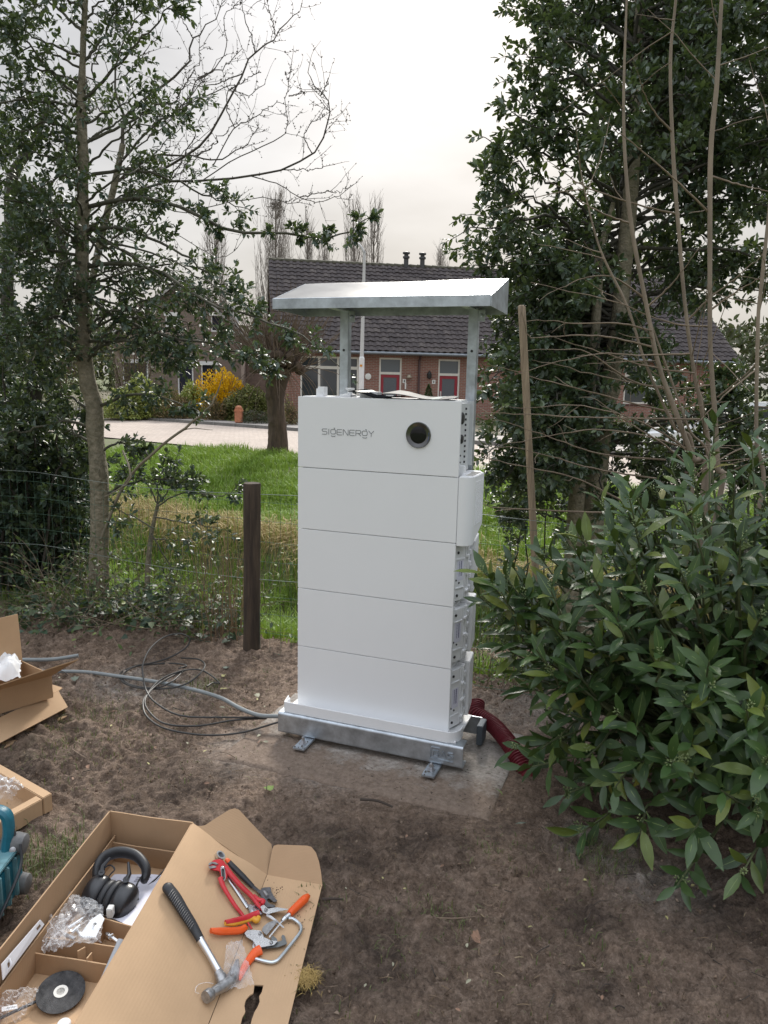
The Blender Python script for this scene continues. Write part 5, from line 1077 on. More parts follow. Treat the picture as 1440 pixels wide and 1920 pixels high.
class Plant:
    def __init__(s, seed): s.r = np.random.default_rng(seed); s.P = []; s.D = []; s.U = []; s.S = []; s.wood = MB()
    def leaf(s, p, d, u, sc): s.P.append(p); s.D.append(d); s.U.append(u); s.S.append(sc)
    def twig(s, p, d, L, r, leaves, ls, sides=4, droop=.0, start=.25, tipn=3, npt=5, curl=.25):
        R_ = s.r; pts = [np.array(p, float)]; d = nrm(d); 
        for i in range(npt):
            d = nrm(d + R_.normal(0, curl, 3) * .5 + np.array([0, 0, -droop])); pts.append(pts[-1] + d * L / npt)
        pts = np.array(pts); s.wood.tube(pts, np.linspace(r, r * .45, len(pts)), sides, cap=False)
        side = nrm(np.cross(d, R_.normal(0, 1, 3)))
        for k in range(leaves):
            t = start + (1 - start) * (k + R_.random() * .6) / max(1, leaves); f = min(t, .999) * npt; i = int(f); q = pts[i] + (pts[i + 1] - pts[i]) * (f - i); td = nrm(pts[i + 1] - pts[i])
            a = k * 2.4 + R_.normal(0, .4); b = np.cross(td, side); o = math.cos(a) * side + math.sin(a) * b
            s.leaf(q, nrm(td * .55 + o * .85 + np.array([0, 0, .08])), np.array([0, 0, 1.]) + R_.normal(0, .5, 3), ls * R_.uniform(.7, 1.15))
        for k in range(tipn):
            o = R_.normal(0, 1, 3); s.leaf(pts[-1], nrm(nrm(d) + .55 * nrm(o)), np.array([0, 0, 1.]) + R_.normal(0, .5, 3), ls * R_.uniform(.6, 1))
        return pts
    def limb(s, ctrl, r0, r1, sec, L2, leaves, ls, ter=2, jit=.03, start=.2, n=18, sides=7, droop=.03, dens=None):
        R_ = s.r; p = spline(ctrl, n); p[1:-1] += R_.normal(0, jit, (n - 2, 3)) * np.linspace(.2, 1, n - 2)[:, None]
        s.wood.tube(p, np.linspace(r0, r1, n), sides)
        L = np.linalg.norm(np.diff(p, axis=0), axis=1).sum(); T = unit(np.gradient(p, axis=0))
        for k in range(int(sec * L)):
            t = start + (1 - start) * R_.random() ** .8; f = min(t, .999) * (n - 1); i = int(f); q = p[i] + (p[i + 1] - p[i]) * (f - i)
            pr_ = nrm(np.cross(T[i], R_.normal(0, 1, 3))); d = nrm(T[i] * .6 + pr_ * .85 + np.array([0, 0, .05])); l2 = L2 * R_.uniform(.45, 1.15) * (1.15 - .5 * t)
            w_ = s.twig(q, d, l2, max(.0022, r1 * .6), leaves, ls, droop=droop)
            for m_ in range(ter):
                i2 = R_.integers(1, len(w_) - 1); d2 = nrm(d * .6 + nrm(R_.normal(0, 1, 3)) * .8); s.twig(w_[i2], d2, l2 * .5, .0016, max(2, leaves - 2) if leaves else 0, ls, sides=3, droop=droop)
        s.twig(p[-1], T[-1], L2 * .5, r1, leaves, ls, droop=droop)
        return p
    def finish(s, root, tmpl, mleaf, mwood, wname='branch', lname='leaf', singles=0, keep=None, woodname_kind=True):
        if s.wood.v:
            o = s.wood.build(wname, mwood, root, world=True, smooth=60, fix=False)
            if woodname_kind: o['kind'] = 'stuff'
        P, D, U, S = (np.array(q) for q in (s.P, s.D, s.U, s.S))
        if keep is not None and len(P):
            k = keep(P); P, D, U, S = P[k], D[k], U[k], S[k]
        if not len(P): return
        tl = tmpl if isinstance(tmpl, list) else [tmpl]; M = frames(D, U); which = np.arange(len(P)) % len(tl); sel = np.zeros(len(P), bool)
        if singles:
            x, y, d = proj(P); vis = (x > 0) & (x < 1440) & (y > 0) & (y < 1920) & (d > .2); sc = np.where(vis, S / d, 0); sel[np.argsort(-sc)[:singles]] = True
            mes = []
            for V, F in tl:
                me = bpy.data.meshes.new(lname); me.from_pydata(V.tolist(), [], F.tolist()); me.polygons.foreach_set('use_smooth', [True] * len(F)); me.materials.append(mleaf); mes.append(me)
            Mi = rootmat(root).inverted()
            for i in np.nonzero(sel)[0]:
                o = bpy.data.objects.new(lname, mes[which[i]]); COL.objects.link(o); o.parent = root
                m4 = Matrix.Identity(4)
                for a in range(3):
                    for b in range(3): m4[a][b] = float(M[i, a, b] * S[i])
                    m4[a][3] = float(P[i, a])
                o.matrix_local = Mi @ m4
        VV = []; FF = []; n0 = 0
        for k, T in enumerate(tl):
            q = (which == k) & ~sel
            if not q.any(): continue
            V, F = scat(T, P[q], M[q], S[q]); VV.append(V); FF.append(F + n0); n0 += len(V)
        o = fast('foliage', np.vstack(VV), np.vstack(FF), [mleaf], root, smooth=True); o['kind'] = 'stuff'
        return o
HOLM = leafmat('holly_leaf', (.034, .058, .038), (.066, .102, .054), (.12, .16, .055), rough=.40, transl=.2, back=(.09, .13, .06), spec=.75)
HOLM2 = leafmat('holly_leaf_left', (.026, .05, .036), (.052, .088, .055), (.11, .155, .045), rough=.47, transl=.2, back=(.11, .15, .08), spec=.8)
LAUM = leafmat('laurel_leaf', (.024, .054, .018), (.052, .102, .027), (.14, .175, .03), rough=.36, transl=.13, back=(.075, .105, .03), spec=.5, odd=(.20, .17, .03), nscale=3.)
BARKH = mat('holly_bark', (.30, .26, .19), .85, col2=(.13, .12, .08), vscale=22, bump=1., bscale=40, dist=.02, detail=9)
BARKD = mat('dark_bark', (.06, .052, .042), .9, var=.4, vscale=12, bump=.5, bscale=30)
BARKB = mat('stem_bark', (.24, .19, .14), .75, var=.25, vscale=14, bump=.4, bscale=50, stretch=(1, 1, .3), dist=.004)
def A(px, Y): return [at(*p, Y) if len(p) == 2 else at(p[0], p[1], Y + p[2]) for p in px]
def trunk(M, ctrl, radii, n=40, sides=16, knots=0, seed=1):
    """tapering trunk with uneven surface and branch scars"""
    p = spline(ctrl, n); r = np.interp(np.linspace(0, 1, n), np.linspace(0, 1, len(radii)), radii); T = unit(np.gradient(p, axis=0)); R_ = np.random.default_rng(seed); th = np.arange(sides) * 2 * math.pi / sides
    kn = [(R_.uniform(.02, .75), R_.uniform(0, 6.28)) for _ in range(knots)]; V = []
    for i in range(n):
        a = nrm(np.cross(T[i], (0, 1, 0))); b = np.cross(T[i], a); rr = r[i] * (1 + .07 * np.sin(2 * th + i * .21) + .05 * np.sin(3 * th - i * .33 + seed) + .03 * R_.normal(0, 1, sides))
        for t, an in kn: rr = rr * (1 + .28 * math.exp(-((i / n - t) / .014) ** 2) * np.exp(-(np.angle(np.exp(1j * (th - an))) / .5) ** 2))
        V += list(p[i] + rr[:, None] * (np.cos(th)[:, None] * a + np.sin(th)[:, None] * b))
    F = [(i * sides + j, i * sides + (j + 1) % sides, (i + 1) * sides + (j + 1) % sides, (i + 1) * sides + j) for i in range(n - 1) for j in range(sides)] + [tuple(range((n - 1) * sides, n * sides))]
    M.add(V, F); return p
# ---------------------------------------------------------------- holly on the left
def holly_left():
    Y = 5.42; base = gp(180, 1140); base[2] = tz(*base[:2])
    T = thing('holly_tree', 'holly tree with mottled pale trunk and sparse spiny leaves behind the wire fence', 'tree', base)
    M = MB(); c = A([(181, 1190), (182, 1135), (186, 1060), (187, 980), (184, 900), (180, 830), (175, 760), (166, 715), (157, 670), (153, 590), (155, 500), (156, 400), (156, 320), (153, 240), (152, 190), (155, 120), (158, 40), (163, -60), (168, -220)], Y)
    w_ = np.array([24, 20, 17.5, 17, 17.5, 15.5, 14, 14, 12.5, 11.5, 11, 10, 9.5, 9, 8, 5, 4.5, 4, 2]) / FPX * Y
    trunk(M, c, w_, 76, 18, 16, 3); M.build('trunk', BARKH, T, world=True, smooth=70)
    P = Plant(11); ls = .050
    big = [([(165, 388), (250, 372), (330, 385), (430, 430), (530, 437), (600, 444), (650, 436), (692, 408)], -.4, 6, .13, 6),
           ([(165, 500), (230, 492), (300, 512), (370, 556), (450, 590), (540, 620), (640, 690)], -.7, 6, .22, 6),
           ([(160, 330), (230, 318), (310, 330), (390, 372), (450, 388)], .1, 8, .26, 6), ([(155, 190), (210, 135), (270, 65), (335, 5)], -.2, 8, .28, 5), ([(152, 185), (110, 150), (50, 85), (-10, 45)], -.3, 9, .28, 6),
           ([(154, 200), (90, 190), (20, 190), (-40, 205)], -.5, 9, .3, 6), ([(150, 385), (70, 384), (-10, 372)], -.5, 9, .3, 7), ([(150, 480), (90, 470), (10, 480), (-50, 500)], -.5, 10, .3, 7), ([(147, 595), (100, 594), (40, 610), (-30, 640)], -.6, 10, .3, 7),
           ([(165, 560), (230, 600), (300, 625), (360, 640), (440, 655), (500, 690)], -.6, 8, .22, 7), ([(158, 270), (220, 240), (300, 200), (360, 190)], .3, 7, .28, 5), ([(168, 640), (230, 640), (300, 650), (330, 670)], -.4, 8, .2, 6),
           ([(176, 800), (120, 790), (50, 806), (-20, 812)], -.3, 8, .22, 7), ([(178, 835), (130, 810), (90, 812)], .3, 7, .2, 6), ([(172, 770), (115, 740), (70, 770)], .3, 9, .2, 7), ([(190, 760), (240, 740), (300, 745), (370, 770)], -.5, 9, .16, 6),
           ([(192, 930), (250, 905), (320, 898), (380, 925)], -.1, 9, .16, 6), ([(192, 845), (230, 830), (270, 850)], .2, 10, .16, 6), ([(160, 430), (240, 430), (330, 470), (400, 520), (440, 545)], -.2, 6, .22, 6),
           ([(156, 120), (200, 60), (240, -20)], .3, 8, .3, 5), ([(156, 60), (100, 10), (40, -40)], .3, 8, .3, 5), ([(160, 450), (100, 420), (40, 430), (-20, 440)], .6, 9, .3, 6), ([(156, 250), (100, 250), (30, 280), (-30, 300)], .4, 9, .3, 6)]
    for px, dy, sec, L2, nl in big:
        k = len(px); ctrl = [at(a, b, Y + dy * i / (k - 1)) for i, (a, b) in enumerate(px)]; lp = sum(np.linalg.norm(ctrl[i + 1] - ctrl[i]) for i in range(k - 1))
        P.limb(ctrl, .010 + .003 * lp, .003, sec * 1.9, L2, nl, ls, ter=3, jit=.012, start=.15, droop=.02)
    r = np.random.default_rng(5)
    for k in range(40):
        t = r.uniform(230, 700); a = r.uniform(-60, 400) if k % 3 else r.uniform(-80, 130); b = t + r.uniform(-130, 70); ctrl = [at(155, t, Y), at((155 + a) / 2, (t + b) / 2 - 22, Y + r.uniform(-.3, .3)), at(a, b, Y + r.uniform(-.25, 1.3))]
        P.limb(ctrl, .009, .0028, 8 if a > 170 else 11, .26, 4 if a > 170 else 5, ls, ter=2, jit=.02)
    for k in range(20):
        t = r.uniform(420, 700); a = r.uniform(235, 475); b = r.uniform(500, 690); ctrl = [at(160, t, Y), at((160 + a) / 2, (t + b) / 2 - 22, Y + r.uniform(-.3, .3)), at(a, b, Y + r.uniform(-.5, .8))]; P.limb(ctrl, .009, .0026, 7, .22, 4, ls, ter=1, jit=.015)
    for k in range(17):
        t = r.uniform(-80, 240); a = r.uniform(-80, 330); ctrl = [at(155, t, Y), at((155 + a) / 2, t - 40, Y + r.uniform(-.3, .3)), at(a, t - r.uniform(20, 150), Y + r.uniform(-.25, 1.3))]
        P.limb(ctrl, .009, .0026, 9, .3, 4, ls, ter=3, jit=.02)
    P.finish(T, HOLLY, HOLM2, mat('twig_bark', (.075, .072, .05), .8, var=.3, vscale=15), singles=300)
holly_left()
# ---------------------------------------------------------------- dense evergreen behind, far left
def evergreen():
    b = at(20, 1140, 6.2); b[2] = tz(*b[:2])
    T = thing('evergreen_bush', 'dense dark evergreen bush filling the left edge behind the wire fence', 'bush', b); P = Plant(21); r = P.r
    for k in range(62):
        px = r.uniform(-90, 165) ; top = r.uniform(520 + max(0, px) * 1.6, 1040); Y = r.uniform(5.7, 6.9); b0 = at(px * .6, 1150, Y); b0[2] = tz(*b0[:2]); P.limb([b0, at(px * .8, (1150 + top) / 2, Y), at(px, top, Y + r.uniform(-.25, .25))], .014, .004, 11, .28, 8, .07, ter=2, jit=.04, start=.08, droop=.05)
    P.finish(T, HOLLY, HOLM2, BARKD, singles=0)
    b = at(18, 1100, 6.9); b[2] = -.3; T2 = thing('dark_tree', 'dark leaning tree trunk at the left edge behind the holly leaves', 'tree', b); M = MB(); trunk(M, [b] + A([(40, 900), (60, 760), (88, 640), (104, 560), (118, 480), (100, 380)], 7.0), [.10, .09, .075, .06, .05, .04, .02], 40, 12, 4, 8); M.build('trunk', BARKD, T2, world=True, smooth=70)
    M = MB(); trunk(M, A([(28, 700), (14, 560), (18, 440), (22, 340), (60, 270), (95, 190)], 7.0), [.06, .055, .05, .05, .035, .015], 40, 12, 3, 9); M.build('limb', BARKD, T2, world=True, smooth=70)
evergreen()
# ---------------------------------------------------------------- budding bare tree
def bare_tree():
    Y = 6.6; b = at(188, 1085, Y); b[2] = tz(*b[:2])
    T = thing('bare_tree', 'bare budding tree with curving twigs against the sky behind the holly', 'tree', b); M = MB(); trunk(M, [b] + A([(186, 900), (180, 780), (168, 690), (166, 580), (184, 470), (214, 350), (230, 270)], Y), [.04, .037, .035, .033, .031, .028, .026, .024], 40, 10, 4, 4); M.build('trunk', BARKH, T, world=True, smooth=70)
    P = Plant(31); buds = []
    L = [[(230, 272), (232, 225), (262, 190), (315, 155), (352, 118), (362, 70), (400, 40), (432, -10)], [(222, 310), (262, 262), (300, 228), (350, 200), (400, 170), (440, 160)], [(300, 320), (360, 285), (410, 225), (455, 135), (478, 100), (515, 68), (545, 35), (566, 8)], [(478, 98), (470, 60), (455, 20), (450, -10)], [(516, 66), (508, 30), (490, 0)], [(455, 138), (400, 158), (340, 160)],
         [(215, 380), (290, 345), (380, 338), (470, 330), (530, 318), (585, 290), (610, 250), (619, 215), (612, 185), (590, 168), (577, 140), (582, 112)], [(470, 330), (520, 345), (560, 368), (600, 378), (650, 356)], [(560, 370), (610, 360), (648, 354)], [(530, 318), (575, 318), (618, 310)], [(585, 288), (572, 262), (578, 238), (600, 215), (615, 195)], [(600, 180), (612, 160), (615, 150)],
         [(380, 338), (440, 300), (490, 275), (530, 255), (541, 235), (534, 195), (541, 160), (546, 130)], [(541, 180), (560, 175), (575, 172)], [(400, 310), (440, 240), (470, 222), (500, 205), (524, 192)], [(440, 240), (425, 205), (430, 170), (470, 178), (498, 150)], [(430, 170), (460, 150), (486, 135)], [(350, 200), (370, 150), (400, 130), (425, 85), (420, 40), (440, 10)], [(222, 340), (270, 300), (340, 290), (400, 300), (450, 280), (475, 250)], [(362, 72), (340, 30), (345, -10)], [(235, 225), (215, 160), (225, 90), (260, 30), (280, -20)], [(215, 400), (280, 380), (340, 400), (420, 380), (500, 372), (540, 380), (590, 372)], [(208, 450), (270, 420), (330, 440), (400, 480), (440, 470)]]
    tips = []
    for i, px in enumerate(L):
        big = i in (0, 1, 6, 2, 18, 20); Yo = P.r.uniform(-.35, .35); p = P.limb(A(px, Y + Yo * .3), .017 if i == 0 else (.011 if big else .0048), .0024, 5.5, .34, 0, .05, ter=2, jit=.012, start=.3, droop=-.02, sides=6)
        tips.append(p)
    r = P.r
    for k in range(16):
        a = (r.uniform(300, 470), r.uniform(60, 330)); b_ = (a[0] - r.uniform(60, 160), a[1] + r.uniform(60, 160)); P.limb(A([b_, ((a[0] + b_[0]) / 2, (a[1] + b_[1]) / 2 + 12), a], Y + r.uniform(-.4, .6)), .007, .002, 6, .3, 0, .05, ter=2, jit=.015, droop=-.02, sides=5)
    P.P = []; P.D = []; P.U = []; P.S = []
    # buds: on every twig vertex ring end
    V = np.array(P.wood.v); k = r.choice(len(V), 2600, replace=False); 
    for p in V[k]: P.leaf(p, nrm(r.normal(0, 1, 3) + np.array([0, 0, .8])), r.normal(0, 1, 3), r.uniform(.010, .02))
    P.finish(T, BUD, mat('bud_brown', (.06, .05, .035), .7), mat('bare_twig', (.085, .072, .058), .8, var=.25), lname='bud')
bare_tree()
# ---------------------------------------------------------------- hollies on the right
def holly_right():
    Y = 6.1; b = at(1108, 1050, Y); b[2] = tz(*b[:2])
    T = thing('holly_tree', 'tall dense holly tree with glossy dark leaves and thick grey trunk beside the canopy', 'tree', b); M = MB()
    trunk(M, [b] + A([(1112, 960), (1122, 860), (1134, 770), (1148, 690), (1160, 600), (1168, 520), (1176, 430), (1184, 330), (1190, 240), (1196, 100), (1200, -60), (1204, -260)], Y), [.10, .088, .082, .078, .076, .072, .066, .06, .052, .045, .036, .028, .02], 60, 16, 8, 6); M.build('trunk', BARKH, T, world=True, smooth=70)
    P = Plant(41); r = P.r; ls = .068
    tx = lambda y: 1200 - .085 * (y + 50) * .9
    sil = [(968, 8), (985, 50), (978, 100), (958, 150), (944, 190), (958, 215), (908, 262), (930, 290), (903, 330), (925, 345), (876, 402), (860, 436), (892, 470), (905, 500), (958, 240), (985, 150), (1000, 20), (960, 560), (930, 640), (915, 700), (925, 780), (905, 850), (920, 910), (960, 960)]
    def lim(a, b_, Yt, sec=11, nl=7):
        t = min(900, b_ + r.uniform(-20, 190)) if b_ < 500 else b_ + r.uniform(-130, 60); x0 = 1200 - (t + 60) * .085; m_ = ((a + x0) / 2, (b_ + t) / 2 - r.uniform(0, 45)); P.limb([at(x0, t, Y), at(m_[0], m_[1], Y + (Yt - Y) * .45), at(a, b_, Yt)], .016, .0035, sec, .30, nl, ls, ter=2, jit=.02, start=.22, droop=.03)
    for a, b_ in sil: lim(a + 8, b_, Y + r.uniform(-.5, .5), 9, 7)
    sx = np.interp
    for k in range(100):
        b_ = r.uniform(-190, 960)
        if b_ > 520 and r.random() < .25: continue
        xl = np.interp(b_, [-190, 0, 150, 260, 400, 520, 700, 960], [985, 975, 965, 925, 895, 950, 935, 930]); a = xl + 25 + (1600 - xl) * r.random() ** .9; th = 1.5 * math.sqrt(max(.08, 1 - ((a - 1230) / 420) ** 2)); lim(a, b_, Y + r.uniform(-th * .75, th))
    for k in range(22):
        b_ = r.uniform(-150, 520); lim(r.uniform(1020, 1480), b_, Y + r.uniform(.2, 1.6), 12, 8)
    for k in range(60):
        b_ = r.uniform(470, 960); lim(r.uniform(905, 1130), b_, Y + r.uniform(-1.0, 1.6), 12, 8)
    P.finish(T, HOLLY, HOLM, mat('twig_dark', (.05, .046, .034), .8, var=.3, vscale=15), singles=300)
    b = at(1076, 1040, 6.0); b[2] = tz(*b[:2]); T = thing('slim_holly_tree', 'thinner second grey holly trunk leaning beside the thick one', 'tree', b); M = MB(); trunk(M, [b] + A([(1080, 940), (1092, 830), (1104, 740), (1112, 660), (1120, 560), (1128, 470), (1150, 380)], 6.0), [.07, .062, .055, .05, .045, .036, .03, .015], 40, 12, 5, 7); M.build('trunk', BARKH, T, world=True, smooth=70)
    P = Plant(43)
    for px in ([(1104, 740), (1060, 690), (1020, 700)], [(1112, 660), (1150, 600), (1190, 590)], [(1098, 790), (1050, 800), (1010, 830)], [(1122, 540), (1080, 500), (1040, 520)], [(1090, 850), (1040, 880), (990, 900)], [(1092, 830), (1140, 800), (1180, 810)]): P.limb(A(px, 5.9), .010, .003, 12, .24, 8, ls, ter=2, jit=.02)
    P.finish(T, HOLLY, HOLM, MATS['twig_dark'])
holly_right()
# low holly and scrub under the right hand trees
def scrub_right():
    b = at(1180, 1000, 5.6); b[2] = -.2; T = thing('understorey_shrub', 'dark leafy scrub filling the gap between the holly trunks and the laurel', 'shrub', b); P = Plant(47); r = P.r
    for k in range(24):
        px = r.uniform(905, 1520); top = r.uniform(690, 930) if px > 1100 else r.uniform(800, 960); Y = r.uniform(5.9, 7.0); b0 = at(px + r.uniform(-20, 20), 1060, Y); b0[2] = tz(*b0[:2]); P.limb([b0, at(px, (1060 + top) / 2, Y), at(px + r.uniform(-60, 40), top, Y)], .008, .003, 11, .2, 7, .06, ter=1, jit=.03, start=.2)
    P.finish(T, HOLLY, HOLM, MATS['twig_dark'])
scrub_right()
# ---------------------------------------------------------------- bare stems in front of the holly
def stems():
    Y = 3.9; b = gp(1330, 1200); b = np.array([1.62, 3.86, 0.]); T = thing('bare_shrub', 'bare shrub with tall pale brown stems and long level twigs above the laurel', 'shrub', b)
    S = [([(1322, 900), (1299, 858), (1262, 760), (1234, 680), (1210, 562), (1184, 422), (1171, 281), (1170, 155), (1175, 0), (1180, -140)], [13, 11, 10, 9, 8.5, 7.5, 6, 5, 4, 3]), ([(1326, 900), (1316, 769), (1302, 703), (1285, 577), (1274, 450), (1262, 290), (1257, 117), (1267, 0), (1276, -140)], [9, 8.5, 8, 7.5, 7.5, 7, 6, 5, 4]), ([(1350, 930), (1346, 877), (1340, 770), (1332, 656), (1331, 450), (1333, 281), (1344, 155), (1353, 0), (1362, -140)], [11, 10, 9.5, 9, 9, 8.5, 8, 6.5, 5]),
         ([(1300, 870), (1262, 797), (1210, 680), (1177, 577), (1126, 469), (1098, 366), (1085, 300)], [7, 6, 6, 5, 4, 3, 2]), ([(1420, 960), (1418, 811), (1421, 609), (1427, 539), (1439, 422), (1450, 300)], [8, 7.5, 7, 6.5, 6, 4]), ([(1330, 900), (1290, 800), (1240, 660), (1205, 560)], [6, 5, 4, 2])]
    for k, (px, w_) in enumerate(S):
        c = A(px, Y + (.0, .12, -.08, .05, -.15, .1)[k]); c = [b + nrm(c[0] - b) * .02] + c; M = MB(); trunk(M, c, [w_[0] / FPX * Y * .5] + [q * .46 / FPX * Y for q in w_], 60, 10, 6, k); M.build('stem', BARKB, T, world=True, smooth=70)
    tw = [[(1331, 722), (1265, 728), (1140, 708), (1030, 680)], [(1293, 663), (1200, 666), (1120, 664), (1010, 688)], [(1221, 650), (1150, 633), (1080, 628), (1000, 634), (985, 612)], [(1258, 773), (1180, 755), (1090, 730), (1000, 708), (945, 690)], [(1312, 786), (1160, 784), (1010, 778), (915, 774)], [(1248, 862), (1130, 852), (1040, 823), (960, 795)], [(1230, 897), (1120, 880), (1030, 855), (960, 838)], [(1180, 945), (1080, 897), (980, 875), (888, 854)], [(1160, 962), (1050, 958), (940, 952), (902, 944)],
          [(1345, 745), (1400, 700), (1445, 648)], [(1215, 575), (1262, 530), (1300, 480)], [(1331, 612), (1270, 608), (1200, 585), (1120, 540)], [(1184, 420), (1120, 395), (1050, 350)], [(1274, 402), (1200, 385), (1100, 350), (1040, 310)], [(1331, 400), (1280, 350), (1200, 280), (1150, 240)], [(1334, 580), (1390, 540), (1440, 515)], [(1290, 600), (1330, 560), (1380, 520), (1440, 470)], [(1302, 700), (1230, 690), (1150, 668), (1060, 640)], [(1222, 620), (1160, 606), (1080, 606), (1010, 600)], [(1250, 730), (1180, 712), (1100, 660), (1020, 655)],
          [(1299, 850), (1220, 800), (1140, 770), (1060, 760), (985, 765)], [(1418, 830), (1370, 850), (1320, 880)], [(1421, 690), (1360, 740), (1300, 800)], [(1333, 330), (1400, 350), (1450, 360)], [(1262, 250), (1220, 200), (1200, 150)], [(1210, 560), (1150, 520), (1100, 520), (1040, 545)], [(1310, 890), (1240, 830), (1190, 800), (1120, 750)], [(1285, 840), (1200, 815), (1120, 805), (1040, 815), (960, 830)]]
    P = Plant(51)
    for px in tw:
        Yo = Y + P.r.uniform(-.1, .25); P.limb([at(a, c_, Yo - .25 * i / len(px)) for i, (a, c_) in enumerate(px)], .0056, .0018, 2.2, .22, 0, .05, ter=0, jit=.003, sides=6, start=.3)
    for k in range(45):
        s_ = S[P.r.integers(0, 5)][0]; i = P.r.integers(0, len(s_) - 1); u = P.r.random(); a = s_[i][0] * (1 - u) + s_[i + 1][0] * u; c_ = s_[i][1] * (1 - u) + s_[i + 1][1] * u
        P.twig(at(a, c_, Y), nrm((P.r.normal(-.3, .8), P.r.normal(0, .5), P.r.normal(.35, .35))), P.r.uniform(.2, .6), .003, 0, .05, curl=.18, tipn=0)
    P.P = []; P.D = []; P.U = []; P.S = []
    P.finish(T, BUD, None, mat('twig_tan', (.20, .15, .105), .75, var=.25), wname='twig')
stems()
# ---------------------------------------------------------------- cherry laurel
def laurel():
    C = np.array([1.62, 3.0, .58]); Rr = np.array([1.16, .80, .96]); b = np.array([1.5, 2.95, 0]); T = thing('laurel_bush', 'large cherry laurel bush with long glossy leaves and pale flower buds, right of the cabinet', 'bush', b)
    P = Plant(61); r = P.r; tips = []; FB = []
    man = [(908, 1075, 3.02), (940, 1110, 2.95), (935, 1130, 3.1), (965, 1405, 2.9), (985, 1440, 2.8), (960, 1060, 3.2), (1010, 1040, 3.2), (1060, 1010, 3.2), (1090, 1010, 3.15), (1000, 1230, 2.85), (985, 1180, 2.95), (1080, 1260, 2.7), (1090, 1560, 2.6), (1060, 1490, 2.7), (1150, 1480, 2.45), (1300, 1560, 2.25), (1270, 1660, 2.2), (1200, 1560, 2.35), (1390, 1640, 2.15), (1420, 1520, 2.2), (1180, 960, 3.1), (1260, 930, 3.1), (1330, 850, 3.2), (1410, 830, 3.2), (1440, 900, 3.0), (1370, 950, 2.95), (1300, 1000, 2.8), (1120, 1130, 2.8), (1210, 1110, 2.6), (1160, 1340, 2.5), (1400, 1330, 2.2), (1330, 1240, 2.3), (1260, 1430, 2.3), (1040, 1330, 2.75), (925, 1100, 3.0), (900, 1120, 3.1), (950, 1085, 3.0), (1030, 1090, 3.0), (1040, 1180, 2.85), (930, 1160, 3.05), (1350, 1480, 2.2), (1280, 1320, 2.35), (1430, 1150, 2.4), (1390, 1060, 2.6), (1240, 1230, 2.45), (1150, 1050, 2.85), (1440, 1420, 2.15), (1100, 1420, 2.6), (1010, 1150, 2.9), (1260, 880, 3.25), (1340, 790, 3.35), (1210, 1000, 2.95)]
    for q in man: tips.append(at(*q))
    while len(tips) < 520:
        d = nrm(r.normal(0, 1, 3)); p = C + Rr * d * r.uniform(.45, 1.02)
        if p[2] > (.24 if p[1] < 2.6 else .1) and (p[1] < 3.55) and r.random() < (1 if d[1] < .2 else .35): tips.append(p)
    for i, tp in enumerate(tips):
        d0 = (tp - C) / Rr; d = nrm(nrm(d0) * .75 + np.array([-.1, -.12, .62 if tp[2] > .45 else .25]) + r.normal(0, .16, 3)); L = r.uniform(.22, .34); inner = np.linalg.norm((tp - C) / Rr) < .86
        st = tp - d * L; root_ = C + (st - C) * .35; root_[2] = max(.03, root_[2] - .25); M = P.wood; mid = (st + root_) / 2 + np.array([0, 0, -.05]); M.tube(spline([root_, mid, st, tp - d * L * .5, tp], 9), np.linspace(.008, .0028, 9), 5, cap=False)
        side = nrm(np.cross(d, r.normal(0, 1, 3))); nL = r.integers(7, 11); ls = r.uniform(.10, .145)
        for k in range(nL):
            t = k / (nL - 1); q = tp - d * L * (1 - t) * .95; a = k * 2.4 + r.normal(0, .25); o = math.cos(a) * side + math.sin(a) * np.cross(d, side); op = .95 - .55 * t
            P.leaf(q, nrm(d * (1 - op * .55) + o * op + np.array([0, 0, -.10 * (1 - t)])), d * .9 + np.array([0, -.15, .5]) - o * .15 + r.normal(0, .12, 3), ls * (1.08 - .35 * max(0, t - .6)) * r.uniform(.85, 1.12))
        if r.random() < .8 and not inner: FB.append((tp, d, side))
    P.finish(T, LAUR, LAUM, mat('laurel_stem', (.085, .10, .045), .6, var=.2), singles=300)
    # upright racemes of green white buds, a midrib for each leaf of the front
    V = []; D = []; S = []
    for tp, d, side in FB:
        for m_ in range(r.integers(1, 3)):
            b0 = tp - d * r.uniform(0, .06); dd = nrm(d * .7 + r.normal(0, .35, 3) + np.array([0, 0, .5])); Lr = r.uniform(.02, .055)
            for k in range(int(Lr / .0038)):
                a = k * 2.4; o = math.cos(a) * nrm(np.cross(dd, side)) + math.sin(a) * nrm(np.cross(dd, np.cross(dd, side))); V.append(b0 + dd * (.01 + k * .0038) + o * .003); D.append(nrm(o + dd * .8)); S.append(r.uniform(.0065, .0095))
    D = np.array(D); a, f = scat(BUD, np.array(V), frames(D, D[:, [1, 2, 0]] + .01), np.array(S) * 1.6); o = fast('flower_bud', a, f, [leafmat('bud_green', (.26, .33, .12), (.38, .44, .2), rough=.5, transl=.1)], T, smooth=True); o['kind'] = 'stuff'
    P_ = np.array(P.P); D_ = np.array(P.D); U_ = np.array(P.U); S_ = np.array(P.S); M_ = frames(D_, U_); k = np.argsort(-S_ / np.linalg.norm(P_ - EYEP, axis=1))[:1500]; mv = []
    rib = (np.array([(0, .012, .002), (0, -.012, .002), (.5, .007, -.02), (.5, -.007, -.02), (.96, .002, -.1), (.96, -.002, -.1)], float), np.array([(0, 1, 3, 2), (2, 3, 5, 4)]))
    for kk in (0, 1, 2):
        q = k[(k % 3) == kk]; dr = (.10, .22, .32)[kk]; R2 = (rib[0].copy(), rib[1]); R2[0][:, 2] = -dr * R2[0][:, 0] ** 2 + .006; mv.append(scat(R2, P_[q], M_[q], S_[q]))
    n0 = 0; VV = []; FF = []
